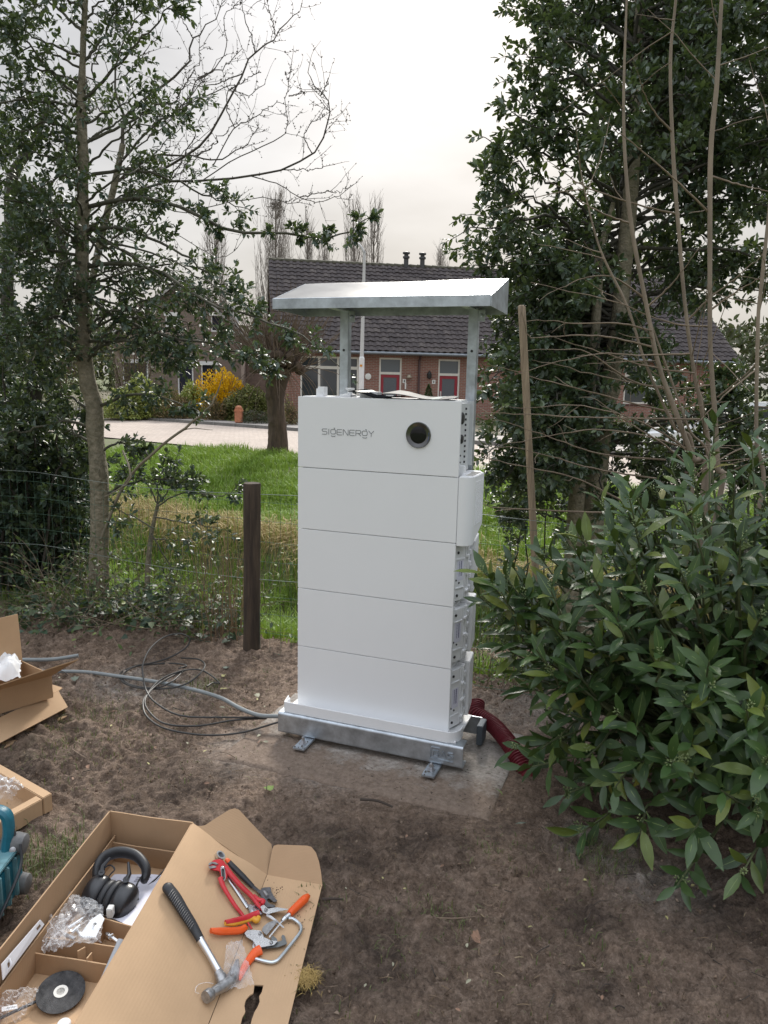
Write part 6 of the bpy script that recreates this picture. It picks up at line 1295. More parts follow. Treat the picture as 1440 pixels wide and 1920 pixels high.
    for a, f in mv: VV.append(a); FF.append(f + n0); n0 += len(a)
    o = fast('leaf_midrib', np.vstack(VV), np.vstack(FF), [mat('midrib_pale', (.16, .22, .07), .5)], T); o['kind'] = 'stuff'
laurel()
# ---------------------------------------------------------------- undergrowth along the fence, left
def thicket():
    b = np.array([-1.6, 5.0, 0]); T = thing('bramble_thicket', 'tangle of thin bramble stems and small leaves behind the wire fence left of the post', 'brambles', b); P = Plant(71); r = P.r
    for k in range(380):
        px = r.uniform(60, 468); Y = r.uniform(4.75, 5.6); p = at(px, 1150, Y); p[2] = tz(p[0], p[1]) + .02; P.twig(p, nrm((r.normal(0, .45), r.normal(0, .3), 1)), r.uniform(.25, .85), .0026, r.integers(2, 9), .045, droop=.16, curl=.35, npt=7, tipn=1)
    P.finish(T, OVAL, leafmat('bramble_leaf', (.03, .06, .02), (.075, .12, .03), (.16, .2, .04), rough=.55, transl=.2), mat('bramble_stem', (.17, .13, .09), .8, var=.3))
    T = thing('dry_stalks', 'upright brown dry stalks behind the wire fence beside the dark post', 'dry stalks', at(420, 1195, 4.8)); P = Plant(72); r = P.r
    for k in range(46):
        px = r.normal(425, 20); p = at(px, 1190, r.uniform(4.65, 4.95)); p[2] = -.05; P.twig(p, nrm((r.normal(0, .07), r.normal(0, .07), 1)), r.uniform(.35, .95), .0028, 0, .04, curl=.08, npt=6, tipn=0)
    P.finish(T, OVAL, None, mat('dry_stalk', (.24, .165, .095), .85, var=.3))
    T = thing('holly_sapling', 'young crooked holly stem with a leafy top standing behind the fence mesh', 'sapling', at(275, 1090, 5.35)); P = Plant(73)
    M = MB(); b0 = at(272, 1120, 5.35); b0[2] = tz(*b0[:2]); trunk(M, [b0] + A([(278, 1060), (284, 1000), (296, 945)], 5.35), [.022, .02, .017, .012], 30, 10, 4, 5); M.build('trunk', BARKH, T, world=True, smooth=70)
    for px in ([(296, 945), (330, 905), (370, 900)], [(296, 945), (270, 900), (230, 880)], [(294, 950), (340, 925), (420, 930), (440, 915)], [(286, 1010), (350, 1015)], [(296, 945), (300, 890), (330, 860)], [(290, 970), (380, 985), (430, 1000)], [(284, 1000), (330, 1090), (300, 1130)], [(288, 990), (230, 960), (215, 980)]): P.limb(A(px, 5.25), .006, .002, 14, .14, 6, .048, ter=1, jit=.01)
    P.finish(T, HOLLY, HOLM2, MATS['twig_bark'])
    T = thing('fallen_branch', 'long bare grey branch slanting up from the trunk towards the road', 'branch', at(205, 985, 5.3)); P = Plant(74); P.limb([at(190, 1010, 5.3), at(235, 905, 5.2), at(300, 838, 5.05), (at(350, 800, 4.95)), at(390, 765, 4.9), at(405, 742, 4.88)], .012, .006, 2.5, .25, 0, .05, ter=0, jit=.004)
    P.limb([at(230, 845, 5.2), at(243, 880, 5.1), at(240, 905, 5.1), at(200, 930, 5.2)], .007, .005, 1, .1, 0, .05, ter=0, jit=.002); P.P = []; P.finish(T, OVAL, None, mat('grey_bark', (.22, .19, .14), .8, var=.25, vscale=20), wname='branch')
    # ivy and twigs creeping over the edge of the yard
    T = thing('ivy_patch', 'dark ivy leaves creeping over the soil at the foot of the holly trunk', 'ivy', gp(300, 1170)); P = Plant(75); r = P.r
    for k in range(620):
        px = r.uniform(20, 450); py = 1172 + r.normal(0, 16) - .02 * abs(px - 300); p = gp(px, py); p[2] = max(0, .05 + .11 * r.random() ** 2 + (.12 * r.random() if 180 < px < 360 else 0)); P.leaf(p, nrm((r.normal(0, 1), r.normal(-.6, .8), r.normal(.05, .35))), np.array([0, -.35, 1]) + r.normal(0, .4, 3), r.uniform(.035, .075))
    for k in range(50):
        p = gp(r.uniform(0, 470), 1180 + r.normal(0, 14)); p[2] = .01; P.twig(p, nrm((r.normal(0, 1), r.normal(0, .5), abs(r.normal(.2, .3)))), r.uniform(.15, .5), .0028, 0, .03, droop=.12, curl=.3, tipn=0)
    P.finish(T, IVY, leafmat('ivy_leaf', (.012, .03, .014), (.03, .062, .03), (.10, .13, .06), rough=.5, transl=.1), MATS['bramble_stem'])
    T = thing('nettle_tuft', 'scrubby weeds and dry stems at the soil edge right of the cabinet', 'weeds', gp(930, 1270)); P = Plant(76); r = P.r
    for k in range(130):
        px = r.uniform(878, 1060); p = at(px, 1290, r.uniform(3.95, 4.5)); p[2] = tz(p[0], p[1]); P.twig(p, nrm((r.normal(0, .3), r.normal(0, .3), 1)), r.uniform(.12, .48), .002, r.integers(1, 7), .03, droop=.12, curl=.3, npt=6)
    P.finish(T, OVAL, MATS['bramble_leaf'], MATS['bramble_stem'])
    T = thing('young_shoots', 'fresh yellow green shoots among the brambles behind the mesh', 'shoots', gp(360, 1150)); P = Plant(77); r = P.r
    for px, py0, py1 in ((352, 1180, 1075), (378, 1160, 1030), (335, 1170, 1090), (362, 1190, 1110), (480 - 100, 1130, 1020), (348, 1160, 1100)): P.limb(A([(px, py0), (px + 4, (py0 + py1) / 2), (px - 4, py1)], 4.9), .004, .002, 9, .05, 5, .03, ter=0, jit=.005)
    P.finish(T, OVAL, leafmat('shoot_leaf', (.14, .22, .02), (.25, .33, .03), rough=.5, transl=.25), MATS['bramble_stem'])
thicket()
# ---------------------------------------------------------------- grass
def grass(name, pos, L, lean, m, seed, wd=.004):
    r = np.random.default_rng(seed); n = len(pos); a = r.random(n) * 6.283; d = np.stack([np.cos(a), np.sin(a), np.zeros(n)], 1); s = np.stack([-np.sin(a), np.cos(a), np.zeros(n)], 1); ln = lean * r.random(n) * L; w_ = wd * r.uniform(.6, 1.4, n)
    up = np.array([0, 0, 1.]); h = L
    P0 = pos - s * w_[:, None]; P1 = pos + s * w_[:, None]; m_ = pos + d * (ln * .3)[:, None] + up * (h * .6)[:, None]; P2 = m_ - s * (w_ * .75)[:, None]; P3 = m_ + s * (w_ * .75)[:, None]; P4 = pos + d * ln[:, None] + up * (h * np.sqrt(np.clip(1 - (lean * .5) ** 2, .3, 1)) * .95)[:, None] * np.where(ln > .7 * L, .75, 1)[:, None]
    V = np.stack([P0, P1, P2, P3, P4], 1).reshape(-1, 3); F = (np.array([(0, 1, 3), (0, 3, 2), (2, 3, 4)])[None] + (np.arange(n) * 5)[:, None, None]).reshape(-1, 3)
    o = fast(name, V, F, [m], smooth=False); o['kind'] = 'stuff'; return o
def field():
    r = np.random.default_rng(81); n = 190000; px = r.uniform(-60, 1500, n); Y = 4.4 + 13.5 * r.random(n) ** .8; X = (px - 720) / FPX * Y; s = fence_s(X, Y); rn = X * RN[0] + Y * RN[1]
    dry = np.exp(-((rn - 7.15 + .7 * fbm(X, Y, .5, 2)) / .45) ** 2); k = (s > .25) & (rn < 12.75) & ~((rn > 4.9) & (rn < 6.2) & (r.random(n) < .45))
    clump = vn(X * 1.7, Y * 1.7) * .6 + vn(X * 5, Y * 5) * .4; k &= r.random(n) < .4 + 1.1 * clump
    X, Y, s, rn, dry, clump = (q[k] for q in (X, Y, s, rn, dry, clump)); pos = np.stack([X, Y, tz(X, Y) - .01], 1); isd = r.random(len(X)) < dry * .8
    L = (.10 + .22 * clump) * r.uniform(.6, 1.3, len(X)); wdt = .0018 + .00042 * Y.mean()
    GM = leafmat('grass_blade', (.12, .215, .03), (.21, .35, .045), (.33, .39, .10), rough=.55, transl=.35, back=(.2, .3, .05), spec=.3); DM = leafmat('dry_grass', (.30, .21, .10), (.50, .38, .20), (.62, .52, .30), rough=.8, transl=.2, back=(.4, .3, .16), spec=.2)
    far = Y > 9.5
    for nm, q, lf, m in (('grass', ~isd & far, .9, GM), ('ditch_grass', ~isd & ~far, .8, GM), ('dry_grass', isd, 1.25, DM)): grass(nm, pos[q], L[q] * (1.5 if m is DM else 1), lf, m, 5, .0065 if nm == 'grass' else .0045)
    # sparse tufts and moss on the trodden soil
    pts = []; LL = []
    for a, b, rad, n_, l in ((150, 1345, .16, 260, .035), (385, 1288, .06, 130, .04), (130, 1395, .16, 220, .03), (110, 1620, .08, 300, .045), (60, 1600, .08, 200, .045), (1130, 1612, .08, 320, .03), (30, 1145, .15, 500, .14), (500, 1265, .06, 90, .025), (440, 1745, .0, 0, 0), (760, 1750, .08, 60, .03), (930, 1600, .07, 90, .025), (1140, 1780, .12, 70, .03), (830, 1735, .05, 60, .035), (590, 1690, .05, 50, .03), (700, 1860, .2, 130, .025), (1000, 1790, .2, 110, .025), (1250, 1790, .2, 90, .02), (250, 1420, .3, 160, .022), (330, 1340, .3, 160, .022)):
        if not n_: continue
        c = gp(a, b); q = c[None] + np.concatenate([r.normal(0, rad, (n_, 2)), np.zeros((n_, 1))], 1); pts.append(q); LL.append(l * r.uniform(.5, 1.4, n_))
    p = np.vstack(pts); grass('soil_grass', p, np.concatenate(LL), 1.3, leafmat('pale_grass', (.07, .085, .02), (.15, .16, .05), (.27, .24, .12), rough=.7, transl=.2), 9, .0016)
    c = gp(572, 1838); q = c[None] + np.concatenate([r.normal(0, .018, (700, 2)), r.uniform(-.005, .008, (700, 1))], 1); o = grass('straw_tuft', q, np.full(700, .018), 2.2, leafmat('straw', (.30, .20, .07), (.48, .34, .13), rough=.85, transl=.1, back=(.4, .28, .1)), 10, .0010); o['kind'] = None; del o['kind']; tag(o, 'tuft of matted golden straw beside the cardboard lid', 'straw')
field()
# ================================================================== FAR PLANTS
def willow():
    b = gp(520, 853); Y = b[1]; T = thing('pollard_willow', 'knobbly pollard willow with thick furrowed trunk and a brush of thin shoots', 'tree', b); M = MB()
    trunk(M, [b - np.array([0, 0, .15]), b] + A([(520, 800), (517, 750), (518, 715), (520, 690)], Y), [.30, .235, .205, .205, .235, .33], 40, 26, 6, 2)
    r = np.random.default_rng(91); c = at(520, 684, Y)
    for k in range(70):
        p = c + np.array([r.normal(0, .27), r.normal(0, .24), r.normal(.0, .13)]); M.lathe([(.0, -.10), (.10, -.06), (.13, 0), (.10, .07), (.0, .11)], p, r.normal(0, 1, 3), 7)
    M.build('trunk', mat('willow_bark', (.11, .075, .052), .95, col2=(.045, .032, .024), vscale=10, bump=1., bscale=16, stretch=(1, 1, .22), dist=.05), T, world=True, smooth=50)
    M = MB()
    for k in range(420):
        p = c + np.array([r.normal(0, .25), r.normal(0, .2), r.normal(.05, .12)]); d = nrm(np.array([(p - c)[0] * 2.2 + r.normal(0, .42), r.normal(0, .4), .85 + r.normal(0, .3)])); L = r.uniform(.6, 1.75); q = [p]
        for i in range(4): d = nrm(d + np.array([0, 0, .13 if d[2] > 0 else -.1]) + r.normal(0, .06, 3)); q.append(q[-1] + d * L / 4)
        M.tube(q, np.linspace(.0095, .0035, 5), 4, cap=False)
    for k in range(30):
        p = c + np.array([r.normal(0, .3), r.normal(0, .2), -.05]); q = [p]; d = nrm((r.normal(0, .8), r.normal(0, .5), .1))
        for i in range(6): d = nrm(d + np.array([0, 0, -.35])); q.append(q[-1] + d * .22)
        M.tube(q, np.linspace(.008, .003, 7), 4, cap=False)
    o = M.build('shoot', mat('willow_shoot', (.12, .085, .058), .8, var=.35, vscale=4), T, world=True, smooth=0, fix=False); o['kind'] = 'stuff'
willow()
def poplar(px, ytop, ybase, Y, wpx, label, n=170, seed=1, group=None, fork=1):
    b = at(px, ybase, Y); b[2] = 0; T = thing('poplar', label, 'tree', b, 0, group); r = np.random.default_rng(seed); M = MB(); W_ = wpx / FPX * Y / 2
    for f in range(fork):
        ox = (f - (fork - 1) / 2) * W_ * 1.0; top = at(px + ox / Y * FPX, ytop + (18 if f else 0), Y); M2 = MB(); c = [b + np.array([ox * .1, 0, 0]), b + (top - b) * .4 + np.array([ox * .3, 0, 0]), top]; st = spline(c, 20); M.tube(st, np.linspace(.24, .03, 20), 6)
        for k in range(n // fork):
            t = r.uniform(.12, .97); p = st[int(t * 19)]; L = (top[2] - p[2]) * r.uniform(.25, .6) + .8; a = r.uniform(0, 6.28); R_ = 1.6 * W_ * (.95 - .55 * t) / fork ** .5 * r.uniform(.3, 1.0); e = np.array([math.cos(a) * R_, math.sin(a) * R_, L]); q = [p, p + e * np.array([.6, .6, .25]), p + e * np.array([.92, .92, .6]), p + e]
            M.tube(q, [.032 - .014 * t, .024, .016, .007], 3, cap=False)
            for m_ in range(6): 
                s_ = q[1] + (q[3] - q[1]) * r.random(); M.tube([s_, s_ + np.array([r.normal(0, .25), r.normal(0, .25), r.uniform(.5, 1.2)])], [.012, .006], 3, cap=False)
    o = M.build('branch', mat('poplar_bark', (.21, .185, .16), .9), T, world=True, smooth=0, fix=False)
    return T
poplar(517, 360, 760, 62., 74, 'tall slender bare poplar left of the canopy with dark nest near its top', 190, 1)
nst = at(516, 385, 62.); t = thing('bird_nest', 'dark bird nest high in the tall slender poplar', 'nest', nst); M = MB(); r_ = np.random.default_rng(3)
for k in range(60): a = r_.normal(0, 1, 3); d = nrm(r_.normal(0, 1, 3)); p = nst + a * .16; M.tube([p - d * .3, p + d * .3], .02, 3)
M.build('nest_twig', MATS['poplar_bark'], t, world=True, smooth=0, fix=False)
poplar(682, 373, 760, 66., 82, 'wide bare poplar with two tops behind the street lamp', 230, 2, fork=2)
poplar(826, 466, 760, 80., 34, 'small bare poplar top just above the roof beside the flue pipes', 110, 3)
for i, (px, yt, w_, lab) in enumerate(((405, 440, 50, 'thin bare tree far behind the brown house, left of the slender poplar'), (576, 410, 22, 'single thin bare tree right of the slender poplar'), (608, 468, 30, 'low thin bare tree above the left end of the tiled roof'))): poplar(px, yt, 760, 52., w_ * 1.3, lab, 90, 10 + i)
def shrub(name, label, cat, px, pyb, pyt, Y, wpx, m, n, ls, seed, tmpl=OVAL, stems=20, z0=.125, flat=.8, mst=None, up=0.):
    b = at(px, pyb, Y); b[2] = z0; top = at(px, pyt, Y)[2]; H_ = top - z0; W_ = wpx / FPX * Y / 2; T = thing(name, label, cat, b); r = np.random.default_rng(seed); M = MB()
    for k in range(stems):
        a = r.uniform(0, 6.28); q = b + np.array([math.cos(a) * W_ * r.uniform(.2, .9), math.sin(a) * W_ * flat * r.uniform(.2, .9), H_ * r.uniform(.5, .95)]); M.tube([b + (q - b) * np.array([.15, .15, 0]), (b + q) / 2 + np.array([0, 0, H_ * .12]), q], [.016, .011, .005], 4, cap=False)
    o = M.build('stem', mst or mat('shrub_stem', (.12, .09, .06), .85), T, world=True, smooth=0, fix=False)
    d = unit(r.normal(0, 1, (n, 3))); d[:, 2] = np.abs(d[:, 2]) * 1.0 - .12; rad = (r.random(n) ** .35); lob = .78 + .5 * vn(d[:, 0] * 2.6 + seed * 3 + 20, d[:, 2] * 2.6 + d[:, 1] * 2 + 9)
    p = b + d * (rad * lob)[:, None] * np.array([W_, W_ * flat, H_]); p[:, 2] = np.maximum(p[:, 2], z0 + .02); L = unit(d + r.normal(0, .7, (n, 3)) + np.array([0, 0, up])); V, F = scat(tmpl, p, frames(L, r.normal(0, .6, (n, 3)) + np.array([0, 0, 1.])), ls * r.uniform(.6, 1.3, n)); o = fast('foliage', V, F, [m], T, smooth=True); o['kind'] = 'stuff'
    return T
VAR = leafmat('variegated_leaf', (.14, .19, .035), (.33, .36, .09), (.50, .49, .22), rough=.5, transl=.25, back=(.3, .32, .1)); FOR = leafmat('forsythia_flower', (.62, .34, .004), (.80, .47, .006), (.86, .56, .02), rough=.6, transl=.35, back=(.7, .42, .01), spec=.2)
OLV = leafmat('olive_leaf', (.075, .085, .02), (.17, .17, .045), (.26, .25, .08), rough=.6, transl=.2); BRN = leafmat('brown_twiggy', (.10, .065, .03), (.22, .145, .07), (.28, .2, .1), rough=.85, transl=.1); GRN = leafmat('garden_leaf', (.035, .06, .02), (.08, .12, .03), (.20, .23, .06), rough=.5, transl=.2); DKB = leafmat('dark_hedge_leaf', (.02, .022, .012), (.05, .05, .025), rough=.6, transl=.1)
shrub('forsythia', 'bright yellow flowering forsythia in front of the brown house', 'flowering shrub', 422, 775, 688, 30.2, 138, FOR, 9000, .11, 1, stems=50, up=.6)
shrub('variegated_shrub', 'large pale yellow green variegated shrub under the holly branches, left of the window', 'shrub', 262, 778, 697, 29.4, 120, VAR, 7500, .12, 2)
shrub('variegated_shrub', 'smaller pale variegated shrub directly left of the yellow forsythia', 'shrub', 357, 778, 712, 29.6, 68, VAR, 4200, .12, 3)
shrub('green_shrub', 'bushy olive green shrub between forsythia and pollard willow trunk', 'shrub', 468, 782, 720, 28.6, 100, OLV, 6000, .12, 4)
shrub('brown_shrub', 'twiggy brown shrub left of the forsythia behind the edging wall', 'shrub', 327, 780, 728, 28.8, 74, BRN, 2600, .09, 5, up=.9)
shrub('brown_shrub', 'low rounded brown shrub directly below the yellow forsythia', 'shrub', 402, 783, 738, 28.2, 50, BRN, 1900, .08, 6, up=.9)
shrub('green_shrub', 'olive shrub close to the brown shrub under the forsythia', 'shrub', 432, 782, 738, 28.6, 42, OLV, 1300, .09, 7)
shrub('green_shrub', 'low bright green shrub at the left end of the garden bed', 'shrub', 222, 782, 742, 28.4, 78, VAR, 2200, .09, 8)
shrub('dark_hedge', 'low dark hedge behind the terracotta post', 'hedge', 480, 789, 766, 26.9, 60, DKB, 1300, .06, 9)
shrub('brown_shrub', 'small brown shrub right of the pollard willow trunk', 'shrub', 546, 790, 752, 26.6, 34, BRN, 1000, .07, 10)
shrub('green_shrub', 'small shrub with pale new leaves right of the willow trunk', 'shrub', 540, 780, 738, 28.0, 20, VAR, 260, .08, 14)
shrub('budding_tree', 'hazy olive green budding tree in front of the brown house', 'tree', 250, 780, 566, 33.5, 190, OLV, 2600, .10, 11, stems=80, flat=.6)
shrub('budding_tree', 'hazy olive green budding tree at far left behind the holly trunk', 'tree', 110, 790, 600, 32.5, 190, OLV, 2400, .10, 12, stems=80, flat=.6)
def cone():
    b = np.array([CONE_B[0], CONE_B[1], .14]); T = thing('cone_conifer', 'small clipped cone conifer between the two red doors', 'conifer', b); r = np.random.default_rng(13); n = 2200; h = r.random(n) ** 1.4; a = r.random(n) * 6.283; R_ = .40 * (1 - h) * r.uniform(.75, 1.05, n); d = np.stack([np.cos(a), np.sin(a), np.full(n, .5)], 1)
    H_ = at(804, 722, CONE_B[1])[2] - .14; p = b + np.stack([R_ * np.cos(a), R_ * np.sin(a), .12 + h * (H_ - .12)], 1); V, F = scat(OVAL, p, frames(d + r.normal(0, .4, (n, 3)), r.normal(0, 1, (n, 3)) + np.array([0, 0, 1.])), r.uniform(.05, .09, n)); o = fast('foliage', V, F, [leafmat('conifer', (.03, .055, .02), (.07, .11, .035), rough=.6, transl=.1)], T, smooth=True); o['kind'] = 'stuff'
    MB().tube([b, b + np.array([0, 0, H_ * .9])], [.03, .008], 6).build('stem', MATS['shrub_stem'], T, world=True)
cone()
shrub('garden_hedge', 'green garden hedge beyond the road, seen through the holly on the right', 'hedge', 1040, 800, 740, 28.5, 300, GRN, 5200, .1, 15, flat=.3)
shrub('garden_hedge', 'green hedge far behind the evergreen bush at the left edge', 'hedge', 30, 800, 700, 31., 260, GRN, 4200, .1, 16, flat=.3)
def far_wood():
    r = np.random.default_rng(99); n = 26000; x = r.uniform(-70, 70, n); y = 74 + r.uniform(0, 12, n); h = 5.5 + 3.5 * vn(x * .12, y * .1); z = h * r.random(n) ** .7; p = np.stack([x, y, z], 1); V, F = scat(OVAL, p, frames(r.normal(0, 1, (n, 3)), r.normal(0, 1, (n, 3))), r.uniform(.5, 1.0, n)); o = fast('far_trees', V, F, [leafmat('far_leaf', (.05, .06, .035), (.10, .10, .06), rough=.8, transl=.1)]); o['kind'] = 'stuff'
far_wood()
def car(name, label, p, ang, paint):
    T = thing(name, label, 'car', p, ang); M = MB(); W_ = .86
    low = [(-2.1, .35), (-2.12, .62), (-2.0, .86), (-1.2, .95), (1.75, .98), (2.08, .82), (2.1, .35)]; up = [(-1.15, .94), (-.45, 1.40), (.0, 1.46), (1.0, 1.43), (1.85, .96)]
    M.hexa([(x, -W_, z) for x, z in low], [(x, W_, z) for x, z in low]); b = M.build('body', paint, T, bevel=.09, seg=3)
    M = MB(); M.hexa([(x, -W_ + .12, z) for x, z in up], [(x, W_ - .12, z) for x, z in up]); M.build('roof', paint, T, bevel=.06, seg=2)
    M = MB()
    for s in (-1, 1): y = s * (W_ - .115); M.hexa([(-.95, y, .99), (-.42, y, 1.34), (.02, y, 1.39), (.95, y, 1.36), (1.55, y, 1.0)], [(-.95, y + s * .01, .99), (-.42, y + s * .01, 1.34), (.02, y + s * .01, 1.39), (.95, y + s * .01, 1.36), (1.55, y + s * .01, 1.0)])
    M.build('side_window', GLASS, T)
    for x in (-1.3, 1.3):
        for s in (-1, 1):
            w_ = MB().lathe([(.2, -.1), (.31, -.1), (.32, 0), (.31, .1), (.2, .1)], (x, s * (W_ - .08), .315), (0, 1, 0), 20).build('wheel', mat('tyre', (.02, .02, .02), .8), T); MB().lathe([(.19, -.105), (.19, .105)], (x, s * (W_ - .08), .315), (0, 1, 0), 16).build('rim', mat('rim_grey', (.4, .4, .42), .4, metal=.8), w_)
    for s in (-1, 1): MB().box(-2.13, -2.02, s * .7 - .14, s * .7 + .14, .62, .76).build('headlight', mat('lamp_clear', (.7, .7, .72), .15), T, bevel=.02)
    return T
pw = at(1420, 800, 14.4); car('parked_car', 'white parked car glimpsed through the laurel leaves at the right', (pw[0], pw[1], .015), math.atan2(RD[1], RD[0]), mat('car_white', (.74, .75, .76), .3, coat=.6))
# ================================================================== LITTER ON THE SOIL
def litter():
    r = np.random.default_rng(123); DL = [mat('dead_leaf%d' % k, c, .75, var=.3, vscale=60) for k, c in enumerate(((.22, .13, .085), (.33, .30, .13), (.28, .27, .19), (.17, .24, .06), (.11, .13, .10)))]
    def leaf(px, py, s, rot, k, label, tmpl=OVAL, tilt=.25, grp=None, z=.018):
        p = gp(px, py, z); T = thing('fallen_leaf', label, 'leaf', p, 0, grp); d = np.array([[math.cos(rot), math.sin(rot), tilt * .4]]); V, F = scat(tmpl, p[None], frames(d, np.array([[r.normal(0, tilt), r.normal(0, tilt), 1.]])), [s]); fast('blade', V, F, [DL[k]], T, smooth=True)
    leaf(512, 1479, .045, 2.9, 3, 'green curled leaf on the soil in front of the slab', IVY); leaf(943, 1492, .06, 1.9, 3, 'long yellow green leaf at the right front corner of the slab', LAUR[1], .5); leaf(415, 1268, .055, .4, 1, 'pale yellow leaf beside the black cable, upper of two', IVY); leaf(412, 1292, .055, .1, 1, 'pale yellow leaf beside the end of the black cable', IVY, .4); leaf(420, 1253, .05, .9, 4, 'grey green leaf above the two pale yellow ones', IVY); leaf(480, 1306, .04, 1.2, 2, 'small shrivelled leaf between the conduit and the base frame', IVY, .6)
    leaf(890, 1765, .05, 1.2, 0, 'brown dead leaf in the middle of the bare foreground soil', IVY, .5); leaf(405, 1230, .035, 2, 0, 'small red brown leaf on the soil behind the cable loop', OVAL); leaf(352, 1395, .025, 2, 2, 'tiny pale leaf on the soil below the cable loops', OVAL); leaf(965, 1545, .05, .2, 4, 'dull green leaf beside the dusty patch near the laurel', LAUR[0]); leaf(205, 1335, .05, .3, 0, 'brown dead leaf on the soil right of the flattened carton', OVAL); leaf(135, 1275, .05, 1.0, 4, 'grey leaf scrap beside the front flap of the open carton', IVY, .5)
    for k in range(26): leaf(r.uniform(620, 1400), r.uniform(1560, 1900), r.uniform(.012, .028), r.uniform(0, 6), int(r.integers(0, 3)), 'small leaf scrap scattered over the bare foreground soil', OVAL, .4, 'leaf scraps on the foreground soil')
    for k in range(22): leaf(r.uniform(30, 540), r.uniform(1215, 1480), r.uniform(.015, .035), r.uniform(0, 6), int(r.integers(0, 3)), 'small leaf scrap scattered over the soil around the conduit and cartons', OVAL, .4, 'leaf scraps around the conduit')
    TW = mat('litter_twig', (.14, .10, .07), .85, var=.4, vscale=30); TWD = mat('litter_twig_dark', (.05, .038, .03), .9)
    def stick(pts, rad, m, label, grp=None): 
        p = spline([gp(a, b, .018 + (.012 if i % 2 else 0)) for i, (a, b) in enumerate(pts)], 14); T = thing('twig', label, 'twig', p[0], 0, grp); MB().tube(p, np.linspace(rad, rad * .6, 14), 6).build('stick', m, T, world=True)
    stick([(676, 1499), (705, 1501), (732, 1511), (735, 1513)], .006, TWD, 'dark broken twig lying on the soil in front of the slab'); stick([(605, 1686), (625, 1685), (642, 1686)], .005, TWD, 'short dark twig on the soil right of the cardboard lid'); stick([(800, 1720), (850, 1722), (900, 1718)], .0028, TW, 'thin brown twig in the middle of the foreground soil'); stick([(1015, 1588), (1022, 1600), (1040, 1606)], .002, TW, 'thin curled root on the dusty soil near the laurel'); stick([(135, 1405), (150, 1415), (163, 1423)], .004, TW, 'short pale twig on the soil above the cardboard tray'); stick([(140, 1390), (150, 1394), (156, 1402)], .003, TW, 'short thin pale twig above the other near the tray'); stick([(830, 1380), (845, 1372), (862, 1385)], .002, TW, 'curled fibre on the concrete slab')
    for k in range(40):
        x, y = r.uniform(600, 1420), r.uniform(1540, 1910); a = r.uniform(0, 6.28); l = r.uniform(15, 50); stick([(x, y), (x + l * .5 * math.cos(a), y + l * .3 * math.sin(a) + r.normal(0, 3)), (x + l * math.cos(a), y + l * .6 * math.sin(a))], r.uniform(.0012, .0024), TW if k % 2 else TWD, 'thin rootlet strewn over the bare foreground soil', 'rootlets on the foreground soil')
    for k in range(30):
        x, y = r.uniform(30, 520), r.uniform(1200, 1480); a = r.uniform(0, 6.28); l = r.uniform(10, 40); stick([(x, y), (x + l * .5 * math.cos(a), y + l * .3 * math.sin(a) + r.normal(0, 2)), (x + l * math.cos(a), y + l * .5 * math.sin(a))], r.uniform(.0012, .003), TW if k % 2 else TWD, 'thin rootlet strewn over the soil around the cable', 'rootlets around the cable')
    # crumbs and small stones
    n = 30000; X = r.uniform(-2.9, 2.3, n); Y = 1.3 + r.random(n) ** 1.3 * 3.6; k = (fence_s(X, Y) < .1); q = np.array([((x - C0[0]) * CU[0] + (y - C0[1]) * CU[1], (x - C0[0]) * CV[0] + (y - C0[1]) * CV[1]) for x, y in zip(X, Y)]); k &= ~((q[:, 0] > -.27) & (q[:, 0] < 1.08) & (q[:, 1] > -.4) & (q[:, 1] < .46) & (r.random(n) > .06)); X, Y = X[k], Y[k]; n = len(X)
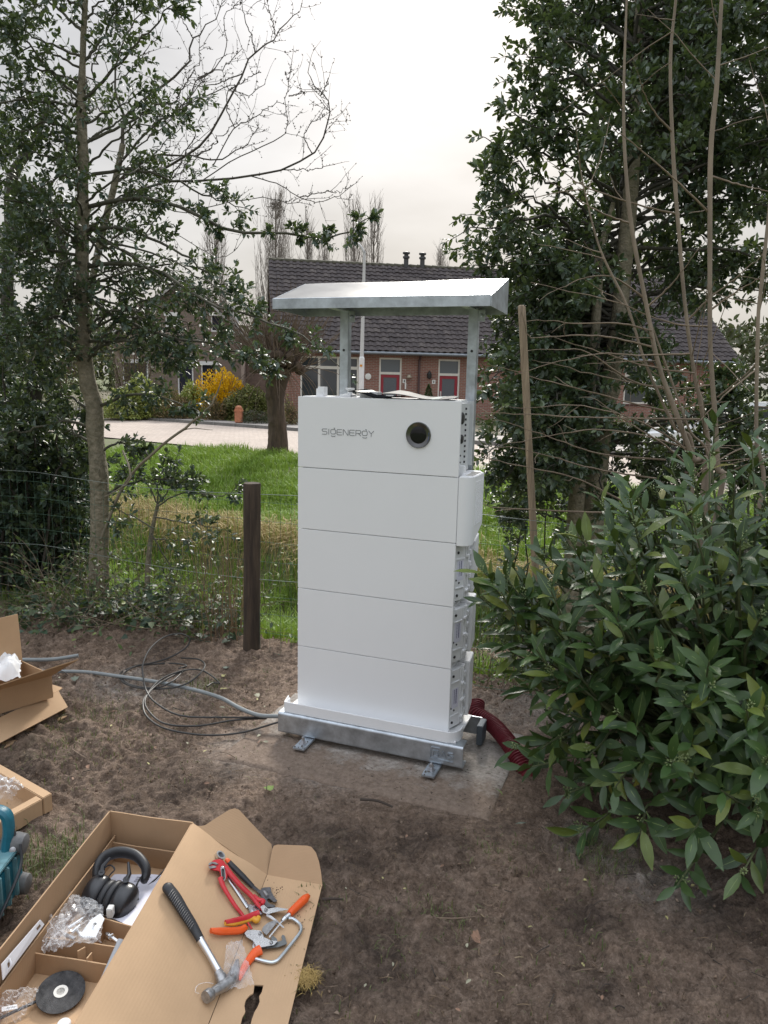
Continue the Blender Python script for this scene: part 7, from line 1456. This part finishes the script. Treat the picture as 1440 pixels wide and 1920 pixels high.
    pos = np.stack([X, Y, np.full(n, .006)], 1); ib = (X < -.15) & (Y < 2.75) & (X > -1.7); pos = pos[~ib]; n = len(pos); s = .0018 + .010 * r.random(n) ** 8; B = (np.array([(1, 0, 0), (-1, 0, 0), (0, 1, 0), (0, -1, 0), (0, 0, .8), (0, 0, -.8)], float) * .7, np.array([(0, 2, 4), (2, 1, 4), (1, 3, 4), (3, 0, 4), (2, 0, 5), (1, 2, 5), (3, 1, 5), (0, 3, 5)])); V, F = scat(B, pos, frames(r.normal(0, 1, (n, 3)), r.normal(0, 1, (n, 3))), s); V = V + r.normal(0, .0012, V.shape); o = fast('soil_crumbs', V, F, [leafmat('soil_clod', (.09, .064, .048), (.19, .138, .104), (.27, .21, .165), rough=.95, transl=0, back=(.08, .06, .05), spec=.15)], smooth=False); o['kind'] = 'stuff'
litter()
def fibres():
    """short roots, straw and bark shreds trodden into the soil"""
    r = np.random.default_rng(321); n = 15000; X = r.uniform(-2.9, 2.3, n); Y = 1.3 + r.random(n) ** 1.3 * 3.5; lx = (X - C0[0]) * CU[0] + (Y - C0[1]) * CU[1]; ly = (X - C0[0]) * CV[0] + (Y - C0[1]) * CV[1]
    k = (fence_s(X, Y) < .1) & ~((X < -.15) & (Y < 2.75) & (X > -1.7)) & ~((lx > -.1) & (lx < .95) & (ly > -.25) & (ly < .46)) & (r.random(n) < .15 + 1.1 * vn(X * 2.2 + 4, Y * 2.2)); X, Y = X[k], Y[k]; n = len(X)
    a = r.random(n) * 6.283; L = .006 + .034 * r.random(n) ** 2.5; d = np.stack([np.cos(a), np.sin(a), r.normal(0, .15, n)], 1); T_ = (np.array([(-.5, .03, 0), (-.5, -.03, 0), (0, .045, .12), (0, -.03, .12), (.5, .02, 0), (.5, -.02, 0)], float), np.array([(0, 1, 3), (0, 3, 2), (2, 3, 5), (2, 5, 4)]))
    pos = np.stack([X, Y, np.full(n, .012) + r.uniform(-.004, .012, n)], 1); V, F = scat(T_, pos, frames(d, np.stack([r.normal(0, .4, n), r.normal(0, .4, n), np.ones(n)], 1)), L)
    o = fast('soil_litter', V, F, [leafmat('litter_shred', (.055, .038, .027), (.17, .12, .08), (.34, .27, .17), rough=.9, transl=0, back=(.15, .11, .075), spec=.15)], smooth=False); o['kind'] = 'stuff'
fibres()
